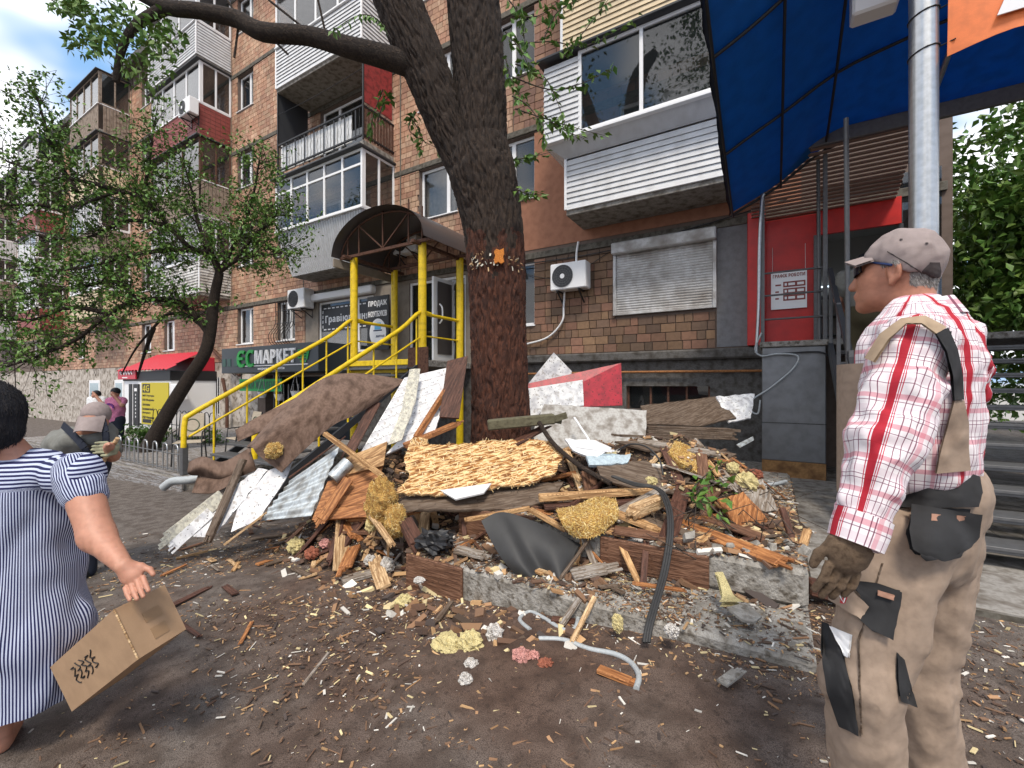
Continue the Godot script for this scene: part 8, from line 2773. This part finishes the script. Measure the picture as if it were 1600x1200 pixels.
func make_people() -> void:
	make_worker()
	make_woman()
	# man stooping with a broomstick behind the woman
	var g := Vector3(0, 0, 0)
	var pv := at(128, 752, 3.9)
	pv.y = 0.78
	var fl := gy(pv.x, pv.z)
	var J := {"head": at(149, 654, 3.45), "chest": at(122, 700, 3.62), "pelvis": pv, "f": (-FW * 0.92 + RT * 0.3).normalized(), "shl": at(163, 676, 3.55), "ell": at(176, 712, 3.5), "hal": at(172, 702, 3.35), "shr": at(90, 690, 3.6), "elr": at(86, 735, 3.5), "har": at(130, 742, 3.4), "knl": pv + Vector3(0.1, -0.38, 0.0), "knr": pv + Vector3(-0.12, -0.36, 0.1), "ftl": Vector3(pv.x + 0.1, fl + 0.06, pv.z), "ftr": Vector3(pv.x - 0.14, fl + 0.06, pv.z + 0.1)}
	var w := figure("man in grey shirt and dark overalls stooping over a stick in a faded cap", J, {"shirt": M.greyshirt, "legs": M.navy, "cap": M.cap, "nod": 0.12, "sleeve": 0.8, "shoe": M.clothblack}, 0.016)
	for q in [[[98, 664, 3.42], [115, 680, 3.36], [132, 700, 3.34], [142, 720, 3.4]], [[160, 655, 3.45], [165, 675, 3.4], [166, 700, 3.42]]]:
		var sb := MB.new()
		var pts := smooth(pxs(q), 3)
		for i in pts.size() - 1: sb.bar(pts[i], pts[i + 1], 0.05, 0.01, -FW)
		part("strap", sb, M.navy, w)
	var bibm := MB.new()
	bibm.sheet([pxs([[112, 706, 3.36], [140, 705, 3.32], [168, 700, 3.38]]), pxs([[108, 730, 3.42], [140, 732, 3.4], [164, 728, 3.44]]), pxs([[112, 760, 3.6], [140, 762, 3.6], [162, 758, 3.6]])], 4, 0.01)
	part("bib", bibm, M.navy, w)
	var gl := at(176, 699, 3.34)
	var G := Sdf.new(gl - Vector3.ONE * 0.14, gl + Vector3.ONE * 0.14, 0.008)
	G.ell(gl, Vector3(0.05, 0.045, 0.04), Basis(), 0.02)
	fingers(G, gl, -RT, Vector3.UP, -FW, 1.2, 0.7)
	put("glove", G.mesh(mat(L(0.3, 0.3, 0.2), 0.9)), w)
	var st := thing("broomstick", "pale wooden stick held by the stooping man", "stick", at(150, 760, 3.4))
	var q0 := at(178, 694, 3.32)
	var q1 := at(146, 746, 3.36)
	var dd := (q1 - q0).normalized()
	ptube("shaft", [q0 - dd * 0.06, q1, q0 + dd * ((q0.y - gy(q0.x, q0.z)) / absf(dd.y) - 0.02)], 0.014, M.pinepale, st, 8)
	# onlookers on the terrace
	for n in 2:
		var d := 10.8 if n == 0 else 11.6
		var c := at(182 if n == 0 else 152, 600, d)
		var y := -0.3
		var f := (-FW * 0.95 - RT * 0.2).normalized()
		var l := Vector3.UP.cross(f)
		var b := Vector3(c.x, y, c.z)
		var JJ := {"head": b + Vector3(0, 1.58 if n == 0 else 1.5, 0) + f * 0.03, "chest": b + Vector3(0, 1.22, 0), "pelvis": b + Vector3(0, 0.92, 0), "f": f, "shl": b + l * 0.2 + Vector3(0, 1.38, 0), "ell": b + l * 0.34 + Vector3(0, 1.28, 0) + f * 0.12, "hal": b + l * 0.14 + Vector3(0, 1.5, 0) + f * 0.14, "shr": b - l * 0.2 + Vector3(0, 1.38, 0), "elr": b - l * 0.24 + Vector3(0, 1.1, 0) + f * 0.05, "har": b + Vector3(0, 1.12, 0) + f * 0.22, "knl": b + l * 0.12 + Vector3(0, 0.48, 0) + f * 0.02, "knr": b - l * 0.12 + Vector3(0, 0.48, 0) + f * 0.02, "ftl": b + l * 0.14 + Vector3(0, 0.06, 0), "ftr": b - l * 0.14 + Vector3(0, 0.06, 0)}
		if n == 0:
			var pk := figure("man in pink printed shirt and dark shorts holding a phone to his face", JJ, {"shirt": M.pinkshirt, "legs": M.navy, "leg": 0.55, "sleeve": 0.75}, 0.02)
			var pr := MB.new()
			for k in 9:
				var a := lerpf(0.2, 2.9, k / 8.0)
				pr.box(JJ.chest + f * 0.165 + l * cos(a) * 0.13 + Vector3(0, sin(a) * 0.1 - 0.01, 0), l * 0.025, Vector3(0, 0.022, 0), f * 0.006)
			part("shirt_print", pr, M.purple, pk)
		else: figure("bearded man in white shirt standing behind the pink-shirted man", JJ, {"shirt": M.white, "legs": M.navy}, 0.025)
	# shopper on the stairs under the awning
	var b := Vector3(0.95, 1.55, 1.85)
	var f := Vector3(0.1, 0, -1).normalized()
	var l := Vector3.UP.cross(f)
	figure("shopper in grey shirt and olive trousers climbing the shop stairs", {"head": b + Vector3(0, 1.42, 0) + f * 0.22, "chest": b + Vector3(0, 1.1, 0) + f * 0.08, "pelvis": b + Vector3(0, 0.8, 0), "f": f, "shl": b + l * 0.2 + Vector3(0, 1.26, 0) + f * 0.1, "ell": b + l * 0.26 + Vector3(0, 1.0, 0) + f * 0.12, "hal": b + l * 0.2 + Vector3(0, 0.9, 0) + f * 0.32, "shr": b - l * 0.2 + Vector3(0, 1.26, 0) + f * 0.1, "elr": b - l * 0.26 + Vector3(0, 1.0, 0) + f * 0.1, "har": b - l * 0.22 + Vector3(0, 0.9, 0) + f * 0.3, "knl": b + l * 0.1 + Vector3(0, 0.42, 0) + f * 0.12, "knr": b - l * 0.1 + Vector3(0, 0.4, 0), "ftl": b + l * 0.1 + Vector3(0, 0.08, 0), "ftr": b - l * 0.1 + Vector3(0, -0.08, 0.2)}, {"shirt": M.greyshirt, "legs": mat(L(0.06, 0.05, 0.025), 0.9), "shoe": M.clothblack}, 0.022)

func _ready() -> void:
	make_world()
	make_materials()
	make_leaf_mesh()
	make_ground()
	make_building()
	make_facade_things()
	make_porch()
	make_left()
	make_right()
	make_planter()
	make_heap()
	make_big_tree()
	make_leaning_tree()
	make_far_plants()
	make_people()
